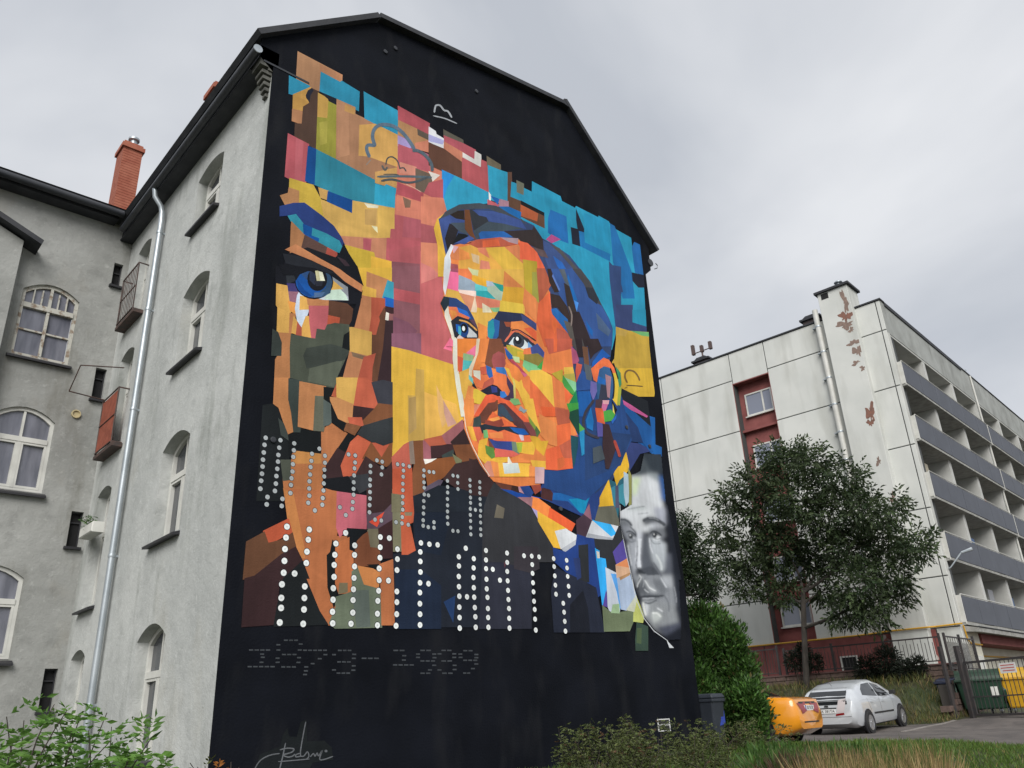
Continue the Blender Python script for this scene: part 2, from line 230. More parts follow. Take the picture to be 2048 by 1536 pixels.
# ------------------------------------------------------------------ the mural: flat painted patches, traced tile by tile
# T x y s : tile origin and scale in photograph pixels; #hex u,v ... : a patch; s w #hex : a brush stroke; e #hex c r : an ellipse
MURAL = {}
MURAL['mural_background'] = '''
T 540 90 .15625
#a57c5c 360,90 920,385 915,470 650,350 640,590 535,560 500,525 340,430
#ab7a5a 640,250 920,385 915,475 650,350
#2a83a2 250,400 500,525 510,545 300,635 245,620
#2a83a2 655,350 900,480 920,465 1140,600 1130,840 640,590
#b98e4c 300,640 520,545 540,560 490,590 465,660 490,730 510,745 430,795 420,860 295,830
#aa7a58 290,825 420,855 412,1015 285,970
#4c3930 540,560 620,600 605,930 592,1335 495,1275 318,1185 325,1010 412,1015 430,795 510,745 490,700 470,650
#1e2230 535,560 548,580 510,640 500,720 470,680 465,650 490,590
#b5904c 620,620 755,695 740,945 612,935
#8f8b3a 755,715 862,765 855,1480 595,1345 610,930 740,945
#9c9444 640,1000 730,980 720,1250 640,1280
#181c26 630,595 865,700 855,765 755,715 745,690
#a1775a 858,700 1085,800 1085,885 1360,1015 1640,1536 1640,1790 1350,1735 850,1480
#aa7e60 860,760 1000,820 1010,1400 860,1440
#b88d55 965,770 1085,815 1075,885 960,840
#2b88a8 1205,605 1650,855 1640,1160 1460,1075 1360,1015 1215,940
#c69a58 1150,1030 1350,1018 1640,1160 1640,1560 1250,1420 1140,1410
#a04a52 1640,790 2035,1010 2030,1135 1890,1075 1750,985 1645,955
#a8525c 1800,880 2035,1010 2030,1135 1890,1075 1800,1010
#a87e58 1645,952 1890,1073 1890,1155 2032,1218 2030,1370 1850,1325 1640,1165
#5c5248 1890,1073 2030,1132 2030,1215 1895,1150
#c07a62 1860,1262 2032,1225 2032,1372 1860,1325
#a8657a 1640,1160 1760,1215 1850,1325 2060,1420 2060,1580 1640,1580
#9f90c0 1640,1165 1750,1215 1800,1310 1740,1340 1640,1290
#ae5a66 1640,1400 1850,1370 2060,1430 2060,1580 1640,1560
#a8545c 235,1140 492,1272 465,1735 440,1775 250,1712 195,1682
#b05e66 340,1200 420,1240 390,1740 320,1720
#0f4a8a 492,1300 602,1345 572,1795 455,1738
T 540 320 .15625
#2e7f94 600,-125 850,0 1340,260 1460,330 1620,360 1620,430 1600,625 1060,530 740,405 578,335
#3098b8 1350,315 1460,345 1480,300 1625,365 1600,628 1340,565
#c0955a 1350,160 1640,100 1628,362 1480,300 1460,322 1350,290
#12161e 550,320 630,355 630,470 740,540 650,520 610,460
#c0995a 625,360 740,400 735,510 650,480
#12488a 745,408 1062,525 1056,692 732,540
#c2a544 255,240 440,295 550,325 650,510 720,535 800,600 900,985 800,850 440,555 370,565 360,400 250,360
#c59f58 700,530 1056,692 1062,528 1220,555 1602,625 1590,892 1550,892 1540,1008 1380,1012 895,985 790,840 690,715 655,520
#cda758 1380,600 1602,625 1590,892 1550,892 1540,1008 1380,1012 1390,800
#b8945a 1220,640 1360,640 1350,830 1220,820
#b08058 245,360 365,400 360,560 200,582 135,460 235,430
#dcd8c0 1215,560 1380,590 1370,610 1250,602
#dcd8b0 1310,850 1365,862 1370,920 1340,890
#ad5a60 1600,685 1960,745 2060,815 2060,1065 1540,1015 1550,890 1600,890
#a85a64 1720,720 1960,750 2060,820 2060,1000 1700,980
#c97b66 1612,445 1950,540 2060,600 2060,830 1940,762 1600,690
#cc8070 1640,40 1875,105 1875,340 1640,300
#6a5a4c 1870,110 2060,170 2060,390 1960,425 1870,365
#a85058 1630,295 1955,440 1955,545 1615,452
#7a6050 1700,480 1795,520 1790,590 1730,592 1705,550
#b87d60 890,980 1380,1008 1545,1003 1505,1295 1330,1245 1320,1192 970,1100
#b05a64 1200,1010 1290,1018 1280,1155 1200,1135
#ae5860 1500,1005 2060,1060 1975,1345 1570,1315 1490,1285
#a8585e 1500,1180 1940,1100 1970,1340 1570,1315
#c9ab40 965,1095 1325,1190 1340,1250 1570,1310 1570,1600 1170,1600 1100,1370
#dfb045 1300,1240 1570,1310 1570,1600 1300,1560
#84525a 1562,1308 1975,1345 1965,1600 1562,1600
T 520 540 .15625
#d8ae45 1245,-20 1695,-20 1695,140 1370,30 1370,330 1290,285 1320,190
#b88058 1370,30 1640,130 1570,372 1475,352 1480,260 1365,220
#85565e 1695,-40 2060,-40 2060,1065 1688,995
#ac565c 1705,240 2060,310 2060,440 1705,370
#7c5060 1700,600 1900,680 2000,780 1900,900 1690,800
#3a92a8 1635,140 1702,165 1702,378 1570,352
#1c5cae 1588,350 1702,380 1702,492 1595,470
#3a2628 1598,470 1702,490 1702,552 1600,552
#8a5a5a 1640,560 1695,575 1695,662 1635,642
#e0dcd0 1620,550 1642,560 1635,640 1598,630
#d5a84e 1300,200 1480,258 1475,352 1290,322
#b47a55 1290,328 1432,358 1432,600 1400,782 1192,742 1230,550 1280,400
#ab5540 1430,358 1592,373 1592,480 1530,600 1540,650 1490,842 1400,802 1430,600
#614030 1590,478 1602,552 1590,640 1612,660 1510,1432 1420,1425 1440,1250 1470,1080 1410,1100 1418,840 1490,840 1540,650 1530,600
#35262a 1612,655 1693,655 1693,1435 1508,1432 1580,1000
#cda458 1145,733 1422,800 1416,1112 1140,1048
#b57c58 1138,1050 1412,1108 1330,1132 1250,1432 1048,1372
#7a6450 1180,1060 1340,1110 1320,1140 1190,1100
#ab5542 1330,1122 1472,1075 1430,1250 1422,1440 1480,1560 1245,1560 1260,1400
#cfa558 1000,1368 1252,1430 1252,1560 985,1560
T 760 680 .1172
#c2686a 690,-1500 1240,-1100 1245,415 1090,388 750,278 688,235
#85586a 205,-100 690,-100 690,235 500,195 280,135 205,125
#e2b548 203,125 500,190 750,272 1090,382 1255,435 1290,800 1425,1360 1060,1640 760,1700 550,1722 410,1788 230,1990 198,1985
#e4b258 760,900 1290,1100 1340,1330 1280,1480 1060,1630 760,1690
#bd9a50 620,500 740,520 752,1700 490,1715 480,960 605,960
#ac8e58 500,1000 600,980 610,1500 500,1600
#dcae70 960,780 1080,1050 1200,1300 1060,1480 1000,1200
#d0a090 1080,1040 1290,1420 1160,1470 1100,1250
#f07898 1185,0 1240,-10 1252,192 1095,142
T 780 180 .15625
#c97b66 100,900 660,1010 670,1540 90,1540 90,1320
#a55058 110,212 502,430 492,562 350,492 108,378
#ae5a64 110,700 300,770 495,860 505,1045 330,1000 110,930
#cc8a78 130,930 330,990 330,1090 130,1060
#d6d8dc 500,478 580,530 590,570 692,630 690,752 498,662
#a8a8d4 500,575 690,652 665,692 500,652
#5a564c 685,512 930,640 940,695 690,595
#a8545e 690,588 940,690 1092,770 1086,897 940,822 698,682
#bb7860 693,665 940,808 932,932 690,762
#5f4033 498,678 690,758 922,930 922,1148 498,962
#d2d0cc 1088,788 1160,830 1167,998 933,872 933,808 1084,897
#aa555a 925,880 933,872 1167,998 1170,898 1243,930 1263,1315 925,1152
#68604f 1240,852 1412,960 1412,1032 1245,972
#2e94b4 1253,968 1412,1032 1500,1060 1502,1485 1290,1405 1268,1300
#3096b8 668,1030 920,1145 1263,1318 1283,1412 1250,1445 900,1485 668,1560
#2a88cc 668,1030 810,1100 720,1250 680,1420
#e0e0dc 1263,1308 1287,1350 1282,1412 1270,1402
#5c4236 1508,1058 1552,1058 1562,1368 1672,1420 1682,1560 1508,1510
#b05a62 1250,1408 1392,1470 1360,1540 1250,1500
#a88090 1388,1398 1512,1430 1512,1490 1398,1485
#1c60a8 1288,1358 1392,1400 1372,1462
#6a5c50 330,1010 540,1090 520,1250 430,1312 330,1282
#a85058 98,1188 422,1320 417,1432 90,1332
#aa555c 500,1195 672,1150 672,1432 440,1322
#dcd4cc 500,1050 632,1092 545,1162 530,1110
#7a6050 170,1380 260,1420 250,1500 195,1500
s 10 #e0dcd0 430,1440 510,1478 500,1535
s 7 #d8b0a0 200,1205 300,1250 400,1310
T 1020 340 .15625
#2a90b2 20,158 85,180 175,235 282,287 284,152 642,340 660,402 832,492 845,468 1130,612 1135,592 1260,662 1282,700 1330,752 1545,872 1562,992 1590,928 1655,960 1700,1335 1740,2050 1560,2060 1365,2020 1300,2300 1150,1900 600,1200 0,520
#258ab0 950,560 1130,612 1260,662 1290,1100 960,950
#2266a6 520,515 715,598 742,935 560,865 490,800 490,620
#2070aa 868,768 942,790 952,930 1275,1080 1275,1165 898,972
#2168a2 1280,690 1335,722 1440,1000 1550,1300 1590,1640 1440,1640 1320,1180 1290,800
#2468a8 1590,928 1658,960 1702,1342 1600,1312 1560,992
#35446e 1268,1178 1380,1300 1440,1560 1300,1560
#1c2030 780,738 872,765 892,972 800,942
#1c2030 843,500 942,750 942,792 870,772 850,650
#1c2030 1560,1318 1705,1350 1718,1500 1640,1500 1570,1420
#a84a80 468,890 530,832 642,890 530,932
#604434 -10,345 130,400 432,552 437,742 130,592 -10,485
#a85838 138,450 352,562 342,652 135,582
#14181c 140,398 432,550 432,582 145,442
#66685a 85,138 172,180 167,314 90,282
T 1040 540 .09766
#30446e 1825,-100 2060,-60 2060,1180 1958,1165 1840,200
T 1180 640 .09766
#37446e 528,-300 865,-300 872,42 1145,122 1152,242 820,217 535,137
#2688a8 870,-200 1130,-200 1145,125 872,42
#bd9c40 533,150 800,232 1192,258 1202,500 1252,980 1315,1495 1305,1560 930,1560 630,1405 620,1200 500,950 453,870 500,800 535,400
#cba63a 600,1000 1255,1000 1315,1495 1305,1560 930,1560 630,1405 620,1200
#6aa66a 830,222 1192,262 1197,332 1050,312
#c0a050 560,180 760,240 720,330 560,300
T 860 400 .09766
#cc7e66 -180,-60 265,-30 335,240 180,400 110,590 -180,510
#a4585e -180,495 110,560 170,915 -180,885
#d08468 -180,880 170,905 200,1560 -180,1560
#c87a74 -180,1300 40,1400 190,1560 -180,1700
T 500 760 .15625
#1a1e20 170,330 350,300 500,680 490,1000 430,1540 90,1540
#b27248 540,888 922,935 922,1560 455,1560 428,1280 500,1270 540,1000
#b57e48 580,900 922,945 915,1060 560,1060
#4d5248 398,1030 512,1030 512,1272 430,1282
#14181a 488,682 640,618 922,660 917,935 560,892 500,992
#ab6e48 1050,550 1255,702 1232,752 970,1105 918,1170 918,650
#17191b 1250,700 1392,598 1372,700 1300,800 1242,950 1180,1100 1100,1250 1000,1272 958,1182 980,1100
#3a282a 1120,880 1242,950 1150,1120 1190,1242 958,1285 978,1100
#bf6045 1400,698 1555,800 1452,1000 1352,1202 1200,1242 1168,1100 1290,800
#7c4e32 1550,808 1600,798 1700,830 1815,798 1805,1062 1740,1105 1500,1002 1448,1000
#bf6048 1570,808 1795,788 1680,972
#3c2a2a 1480,988 1650,1110 1740,1160 1815,1045 1815,1560 1500,1560 1500,1400 1365,1200
#34363a 1250,1248 1505,1208 1522,1382 1400,1442
#16181c 958,1278 1250,1240 1385,1445 958,1412
#b5724a 968,1410 1132,1438 1132,1560 955,1560
#bf6474 1130,1438 1495,1490 1505,1560 1118,1560
T 470 980 .15625
#ad6a44 625,-10 1100,10 1160,-10 1312,38 1312,490 1290,600 1452,600 1452,770 1505,800 1512,1305 1280,1215 1190,1150 1180,1250 1285,1400 1275,1560 1300,1740 1195,1720 880,950 830,860
#b97a48 625,-10 740,60 885,780 882,862 838,872 758,700 675,360
#bb6470 1308,28 1692,93 1672,497 1430,502 1340,592 1300,480
#3c2a2a 1690,-10 2008,-10 2008,170 1900,292 1688,315
#5c4a56 1688,318 1900,290 2008,175 2008,400 1900,482 1698,512
#d8523c 1730,410 1905,285 1812,462
#6c6654 1698,508 1832,508 1842,742 1718,745
#3c2628 1838,500 2008,395 2008,865 1858,872
#744630 1548,640 1692,548 1720,742 1842,755 1852,962 1528,972
#14181c 1438,498 1692,508 1550,642 1502,792 1448,772
#b5573c 368,530 680,378 722,542 418,692
#60412f 150,668 370,548 420,690 612,640 730,558 775,742 600,832 250,1112 108,1135
#372527 250,1108 600,828 772,738 862,920 700,1100 560,1200 500,1715 90,1745 130,1140
#1e2224 620,1140 860,918 1090,1540 1190,1715 500,1740 540,1500
#ad6a44 930,1150 1180,1150 1200,1230 1282,1410 1270,1480 1200,1715 1090,1540
#14181a 1250,655 1292,700 1282,1212 1292,1420 1262,1502 1190,1252 1180,840 1222,800
#b56c44 1290,698 1452,618 1452,772 1502,792 1502,1305 1330,1322 1288,1200
#7a7058 1340,1200 1430,1200 1430,1300 1330,1320
#bb7a48 1560,978 1842,1028 1832,1252 1640,1222
#14181a 1688,958 1852,958 1832,1032
#66705e 1498,1050 1560,998 1640,1220 1790,1260 1872,1298 1872,1752 1280,1765 1208,1705 1292,1500 1282,1380 1502,1308
#5c6660 1500,1300 1700,1290 1720,1740 1560,1750
#b06c46 1850,958 2012,898 2022,1000 2032,1722 1880,1722 1868,1260
T 740 1000 .15625
#20252f 540,-10 1460,-10 1440,800 1400,1620 330,1620 300,700 575,660
#1f2a3e 330,900 640,900 900,1100 900,1640 330,1640
#35353a 1450,-200 2060,-100 2060,1400 1980,1000 1440,760
#2c2e3a 1440,750 2060,900 2060,1640 1400,1640
#27406a 950,1310 1080,1240 1060,1560
#1c2432 560,40 900,0 1000,300 900,700 600,640
#7a7860 288,-130 392,-130 402,652 300,652
#be5f42 390,-300 505,-300 532,0 558,100 542,280 500,300 572,640 480,692 410,692 400,300
#857a64 440,98 542,98 522,192 450,192
#6e6a5a 1630,68 1712,130 1690,242 1600,222
#dcdcd8 1588,238 1600,242 1570,332 1558,332
#5a3840 1700,680 1850,480 1830,620 1720,860
T 760 840 .1172
#b86050 408,430 502,378 522,800 220,835 205,640
#7a4e34 555,370 742,358 752,690 762,850 742,1255 568,1305 538,1000 590,740
#85756a 498,380 552,368 582,742 520,742
#9c6068 738,358 862,350 872,662 748,692
#b56048 758,338 1062,272 1142,402 858,452
#9a6064 1058,272 1402,8 1432,162 1212,402 1130,402
#3a2a2a 1428,165 1545,432 1240,432 1208,382
#3e2a2c 868,458 1242,428 1252,562 1060,622 878,652
#3c4644 1058,612 1242,520 1242,645 1068,645
#7a4c32 1248,438 1545,428 1645,662 1400,705 1300,602
#84502f 758,700 1232,638 1292,742 1090,962 818,1155 778,900
#77785a 1238,588 1382,690 1362,802 1290,722
#3c2a2a 1288,758 1650,678 1925,1085 1880,1305 1550,1205 1338,1185 1080,1010
#5a5060 770,1160 1000,1030 1060,1040 1000,1140 740,1255
#20262f 538,1320 742,1248 1000,1128 1340,1178 1560,1248 1805,1330 1805,1560 570,1560
#34363a 1938,1078 2060,1150 2060,1560 1788,1560 1878,1250
#c05c40 218,848 532,828 545,1305 565,1560 400,1560 360,1272 218,1252
#78745c 203,1268 362,1290 372,1560 203,1560
#e0dcd4 752,680 830,682 960,658 872,702 770,742
T 940 920 .15625
#35363a 288,288 392,372 602,482 792,642 872,772 1075,1112 1060,1300 180,1300 180,600
#3c2a2a -10,-10 100,20 292,292 200,462 -10,440
#6a6458 345,580 432,625 415,740 315,730
#27407a 930,110 1120,130 1300,100 1500,-20 1960,-60 1850,182 1640,582 1600,742 1560,782 1400,702 1000,522 918,492 900,380 930,300
#2a3a5c 1500,60 1840,0 1820,240 1600,420 1520,300
#1f5ea0 1420,218 1512,230 1522,492 1420,682 1250,522 1050,502 1050,430 1400,430
#1582ac 1270,508 1512,488 1452,682 1400,662
#4a2c2c 918,368 1000,358 1052,430 1042,522 908,482
#1a80b0 1148,252 1292,128 1292,262
#38262a 1118,138 1285,118 1150,252
#1d4a9a 390,368 450,358 622,430 922,490 780,492 620,482
#60382c 298,268 542,318 532,382 400,362
#3a2622 538,318 622,328 612,412 530,382
#b88a98 618,340 682,278 652,340 712,442 630,402
#26427e 640,338 712,278 802,420 762,472 700,442
#96483a 768,298 892,308 902,382 830,432
#ee8a48 788,478 872,498 1022,608 1002,762 788,602
#e06038 1018,618 1335,820 1292,908 998,752
#9a7078 608,478 792,488 782,592
#a79cc8 790,618 872,668 872,765
#e6b440 863,665 1000,748 1245,888 1090,922 1162,1132 1068,1112 870,782
#b4b8c0 1160,1128 1405,985 1352,1092 1220,1185
#d4d8dc 1088,918 1220,888 1395,988 1160,1132
#4a3844 1358,778 1460,698 1575,788 1492,992 1368,962
#8a6070 1458,692 1520,568 1548,762
#243f80 1368,958 1492,998 1605,1018 1640,1540 1700,1700 1560,1800 1300,1500 1080,1300 1060,1130 1220,1185 1352,1092
#2c2f33 1388,1100 1502,1088 1515,1560 1400,1560
#d2d6dc 1560,788 1905,838 1822,1032 1488,982
#a8acb4 1488,982 1510,948 1835,1008 1822,1038
#3cb0f0 1558,768 1792,828 1862,942 1800,972
#66665a 1648,588 1852,568 1892,742 1905,842 1598,772
#e0b030 1770,258 1842,572 1648,592
#dfb035 1960,-60 2022,0 2052,70 1990,172 1870,322 1838,182
#2a6070 1780,258 1872,300 1965,218 1965,522 1900,562 1892,745 1850,562
#2e3034 1588,1018 1822,1032 1902,848 1995,1000 1840,1162 1862,1475 1750,1382 1600,1102
#564a98 1990,978 2012,1272 1870,1332 1828,1182
T 1020 1060 .1367
#262b3a 660,560 1000,720 1250,850 1375,1490 640,1490 600,900
#1a1d26 880,1100 1060,900 1130,1150 1160,1490 880,1490
#38343a 60,250 400,250 420,560 300,620 60,560
#2b3a68 930,420 1010,420 1030,690 980,720
#34aaf0 1243,278 1297,310 1302,410 1388,430 1432,800 1345,1115
#d8d0c4 1265,320 1295,330 1300,405 1275,405
#5a4a98 1400,878 1432,1125 1360,1102
#c0c8d4 1395,558 1560,640 1605,1100 1592,1212 1463,1205 1430,1132 1413,800
#5a9ee0 1478,648 1562,658 1645,1000 1605,1155 1560,900
#a8b8d0 1558,658 1745,648 1838,965 1700,1172 1620,1155
#d0a888 1543,518 1705,428 1745,622 1560,692
#d88a5c 1543,518 1705,425 1732,542
#b08860 1600,700 1745,630 1740,655 1610,725
#6e7a5e 1350,1112 1463,1205 1592,1212 1805,1180 1795,1342 1742,1472 1375,1478
#9cb890 1500,1100 1590,1090 1590,1212 1480,1205
#b5bb6a 1808,1182 1850,1000 1955,1250 1935,1352 1800,1332
#c8ccb8 1700,1170 1838,965 1850,1000 1808,1190
T 1190 1150 .09766
#36483e 850,978 1072,1062 1072,1540 830,1540 820,1342
#48583f 860,1100 940,1100 930,1400 850,1380
T 1200 880 .0879
#1c5ca0 560,-700 1240,-500 1250,110 1395,172 1395,362 1180,302 900,120
#333f70 545,205 640,60 900,95 1185,252 900,305 662,702 620,560
#dfb035 530,188 582,290 642,560 642,642 500,742 372,1032 308,790 500,430
#dfb035 180,928 302,1482 -10,1505 -10,1322
#3a7f94 250,1100 330,1060 345,1536 310,1480
#4a4a60 350,1060 420,1050 420,1536 350,1536
#3c8090 420,1058 542,998 552,1502 430,1402
#a4b8c4 538,738 642,798 662,1362 580,1492 540,1200
#8a8a50 628,618 702,818 702,1452 648,1492 660,1200
T 1060 680 .09766
#1e2228 1850,990 2060,1095 2400,1260 2480,1900 2200,1700 1850,1245
#1e5696 1790,1300 1860,1260 2060,1420 2480,1800 2480,2300 2300,2100 1900,2000 1750,1700
#243a66 1750,1560 1960,1500 2200,1800 2300,2100 1900,2050
#c05a90 1872,1228 2060,1340 2400,1560 2380,1580 2060,1425 1860,1272
'''
MURAL['mural_eye'] = '''
T 540 320 .15625
#263a72 130,600 300,558 440,555 660,718 812,850 912,1000 948,1082 912,1112 760,982 550,882 430,832 350,722 270,702 130,712
#2f8598 235,722 330,702 432,832 422,932 280,802
#0f4c90 428,828 552,880 542,962 642,1002 622,1052 438,972
#2f8598 548,880 722,950 882,1040 918,1112 912,1192 740,1132 628,1052 640,1000 540,962
#a87650 278,798 452,980 422,1112 258,1195 272,860
#56403a 448,968 742,1130 742,1212 500,1152 408,1122
#9c4a3e 738,1128 852,1190 852,1262 718,1212
#15171c 238,1202 480,1128 872,1268 1052,1420 1160,1560 1000,1560 850,1402 460,1232 330,1232
#10131a 900,1190 942,1078 1002,1200 1112,1370 1165,1560 1080,1560 1000,1420 900,1302 848,1250
#3a2c34 860,1240 960,1290 1080,1440 1000,1400
#15171f 240,1200 340,1230 460,1230 850,1400 1000,1540 1160,1700 1165,1760 300,1700 80,1600
T 520 540 .15625
#15171f 205,-40 940,-40 1130,180 1302,270 1272,440 1200,722 1150,722 1180,560 1242,430 1100,442 880,397 600,362 500,240 360,212 205,180
#10131a 1020,-40 1240,-40 1312,192 1110,82
#2a2e34 330,-20 460,-30 470,120 350,170
#bf8058 455,-320 490,-300 760,-140 1020,0 1112,70 1302,198 1292,272 1130,182 930,0 660,-130 330,-260
#3f386a 350,178 500,188 522,240 490,292 355,282
#8a6070 355,283 492,290 482,402 370,412
#cda055 215,183 340,208 367,400 387,560 372,822 220,802 230,480 210,450
#e09a50 363,408 457,430 452,562 390,522
#b47a50 385,560 450,570 410,800 372,822
#bcc8d8 530,238 650,345 620,360 622,500 542,742 480,652 453,500 480,330
#d5a558 518,340 602,358 622,500 510,502
#d0a055 618,598 662,882 520,842 540,732 590,600
#d0a055 430,598 482,680 465,822 408,802
#a85545 480,678 522,740 522,842 463,832
#b07850 603,358 882,398 882,462 640,462 615,440
#b05c62 628,468 887,468 872,682 842,782 730,762 712,892 663,882 638,680
#5c3e30 888,398 1112,438 1182,500 1162,642 1130,702 960,692 1012,622 880,582
#b5563e 878,588 1012,618 1002,692 920,708 868,692
#4a5045 383,828 660,882 712,888 732,762 832,778 862,708 960,688 1132,708 1132,862 1080,842 1062,990 1135,1020 1112,1132 1002,1352 942,1505 850,1492 560,1432 368,1392 368,1000
#3a403b 600,1010 900,958 1130,1018 1112,1132 980,1172 600,1252 560,1102
#565c50 640,1270 980,1180 1040,1180 1000,1350 940,1490 620,1420
#14181a 1078,838 1138,798 1138,1022 1058,992
#10131a 1110,1130 1132,1078 1050,1362 1000,1362
#b27a50 208,808 382,818 367,1000 372,1402 355,1560 183,1560 200,1150 260,1050
#343b38 165,768 222,800 267,930 262,1092 150,1092
#252a2c 368,1388 517,1428 512,1560 358,1560
#bcc4cc 868,38 1112,208 1122,382 820,377 640,342 530,240 700,150
#c5dccb 912,248 1062,263 1112,380 828,372
#8a8f96 878,42 1112,208 1122,332 1050,262 930,122
#dcae5a 923,138 1052,240 918,247
e #0e1118 690,155 236,212
e #164f98 685,148 222,200
#0f3f80 470,120 560,260 660,335 600,330 500,260
#2a4a78 560,-60 640,-40 600,120 540,60
#33506f 800,-30 860,0 915,150 890,290 780,345 640,350 740,320 850,230
#4a668c 700,300 820,290 780,335 700,345
e #14161d 730,120 118,142
#2c3448 640,20 700,60 690,180 640,130
#2a2e3a 700,150 800,150 780,200 720,200
#e8ead0 712,15 790,38 818,132 730,132
#c8c49c 712,15 740,22 760,130 730,132
#12141b 250,-60 480,-60 700,-40 880,30 1130,190 1290,280 1240,270 1110,205 870,42 760,0 600,10 500,50 460,120 440,60 300,60
#23262d 300,-200 520,-160 760,-60 930,40 880,40 700,-30 460,-60 330,-90
T 500 760 .15625
#b87d50 318,-20 492,-20 492,250 532,420 557,652 480,687 370,352 303,302
#39423f 498,-10 642,20 642,582 632,662 560,662 532,420 495,250
#3c4340 363,498 420,558 472,692 482,762 400,702
#b57c52 638,28 962,90 957,218 838,215 817,642 618,592
#66685a 838,213 952,220 947,280 947,582 932,652 815,642
#555f5c 945,268 1037,290 1032,542 1000,572 945,582
#14181a 948,98 1052,110 1032,230 1132,480 1252,550 1232,602 1200,652 1050,542 1040,302 948,242
#a8593f 1098,58 1112,222 1050,202
#cfa558 1108,-20 1388,-20 1388,50 1327,325 1113,235
#c08858 1028,228 1113,233 1327,323 1312,472 1250,548 1130,492 1030,262
#bd6048 1385,-20 1480,-20 1562,30 1642,310 1602,382 1328,342
#3b3c44 1560,38 1700,8 1815,38 1815,322 1640,307
#3a282a 1328,338 1592,373 1450,522 1430,482 1318,472
#7a4e34 1598,370 1640,308 1815,328 1815,482 1440,602 1450,522
#bf6048 1258,488 1422,488 1442,582 1280,582
#7d5238 1238,558 1402,598 1332,702 1208,642
#33373a 1438,598 1700,518 1817,488 1817,792 1700,832 1600,792 1560,792 1378,692
'''
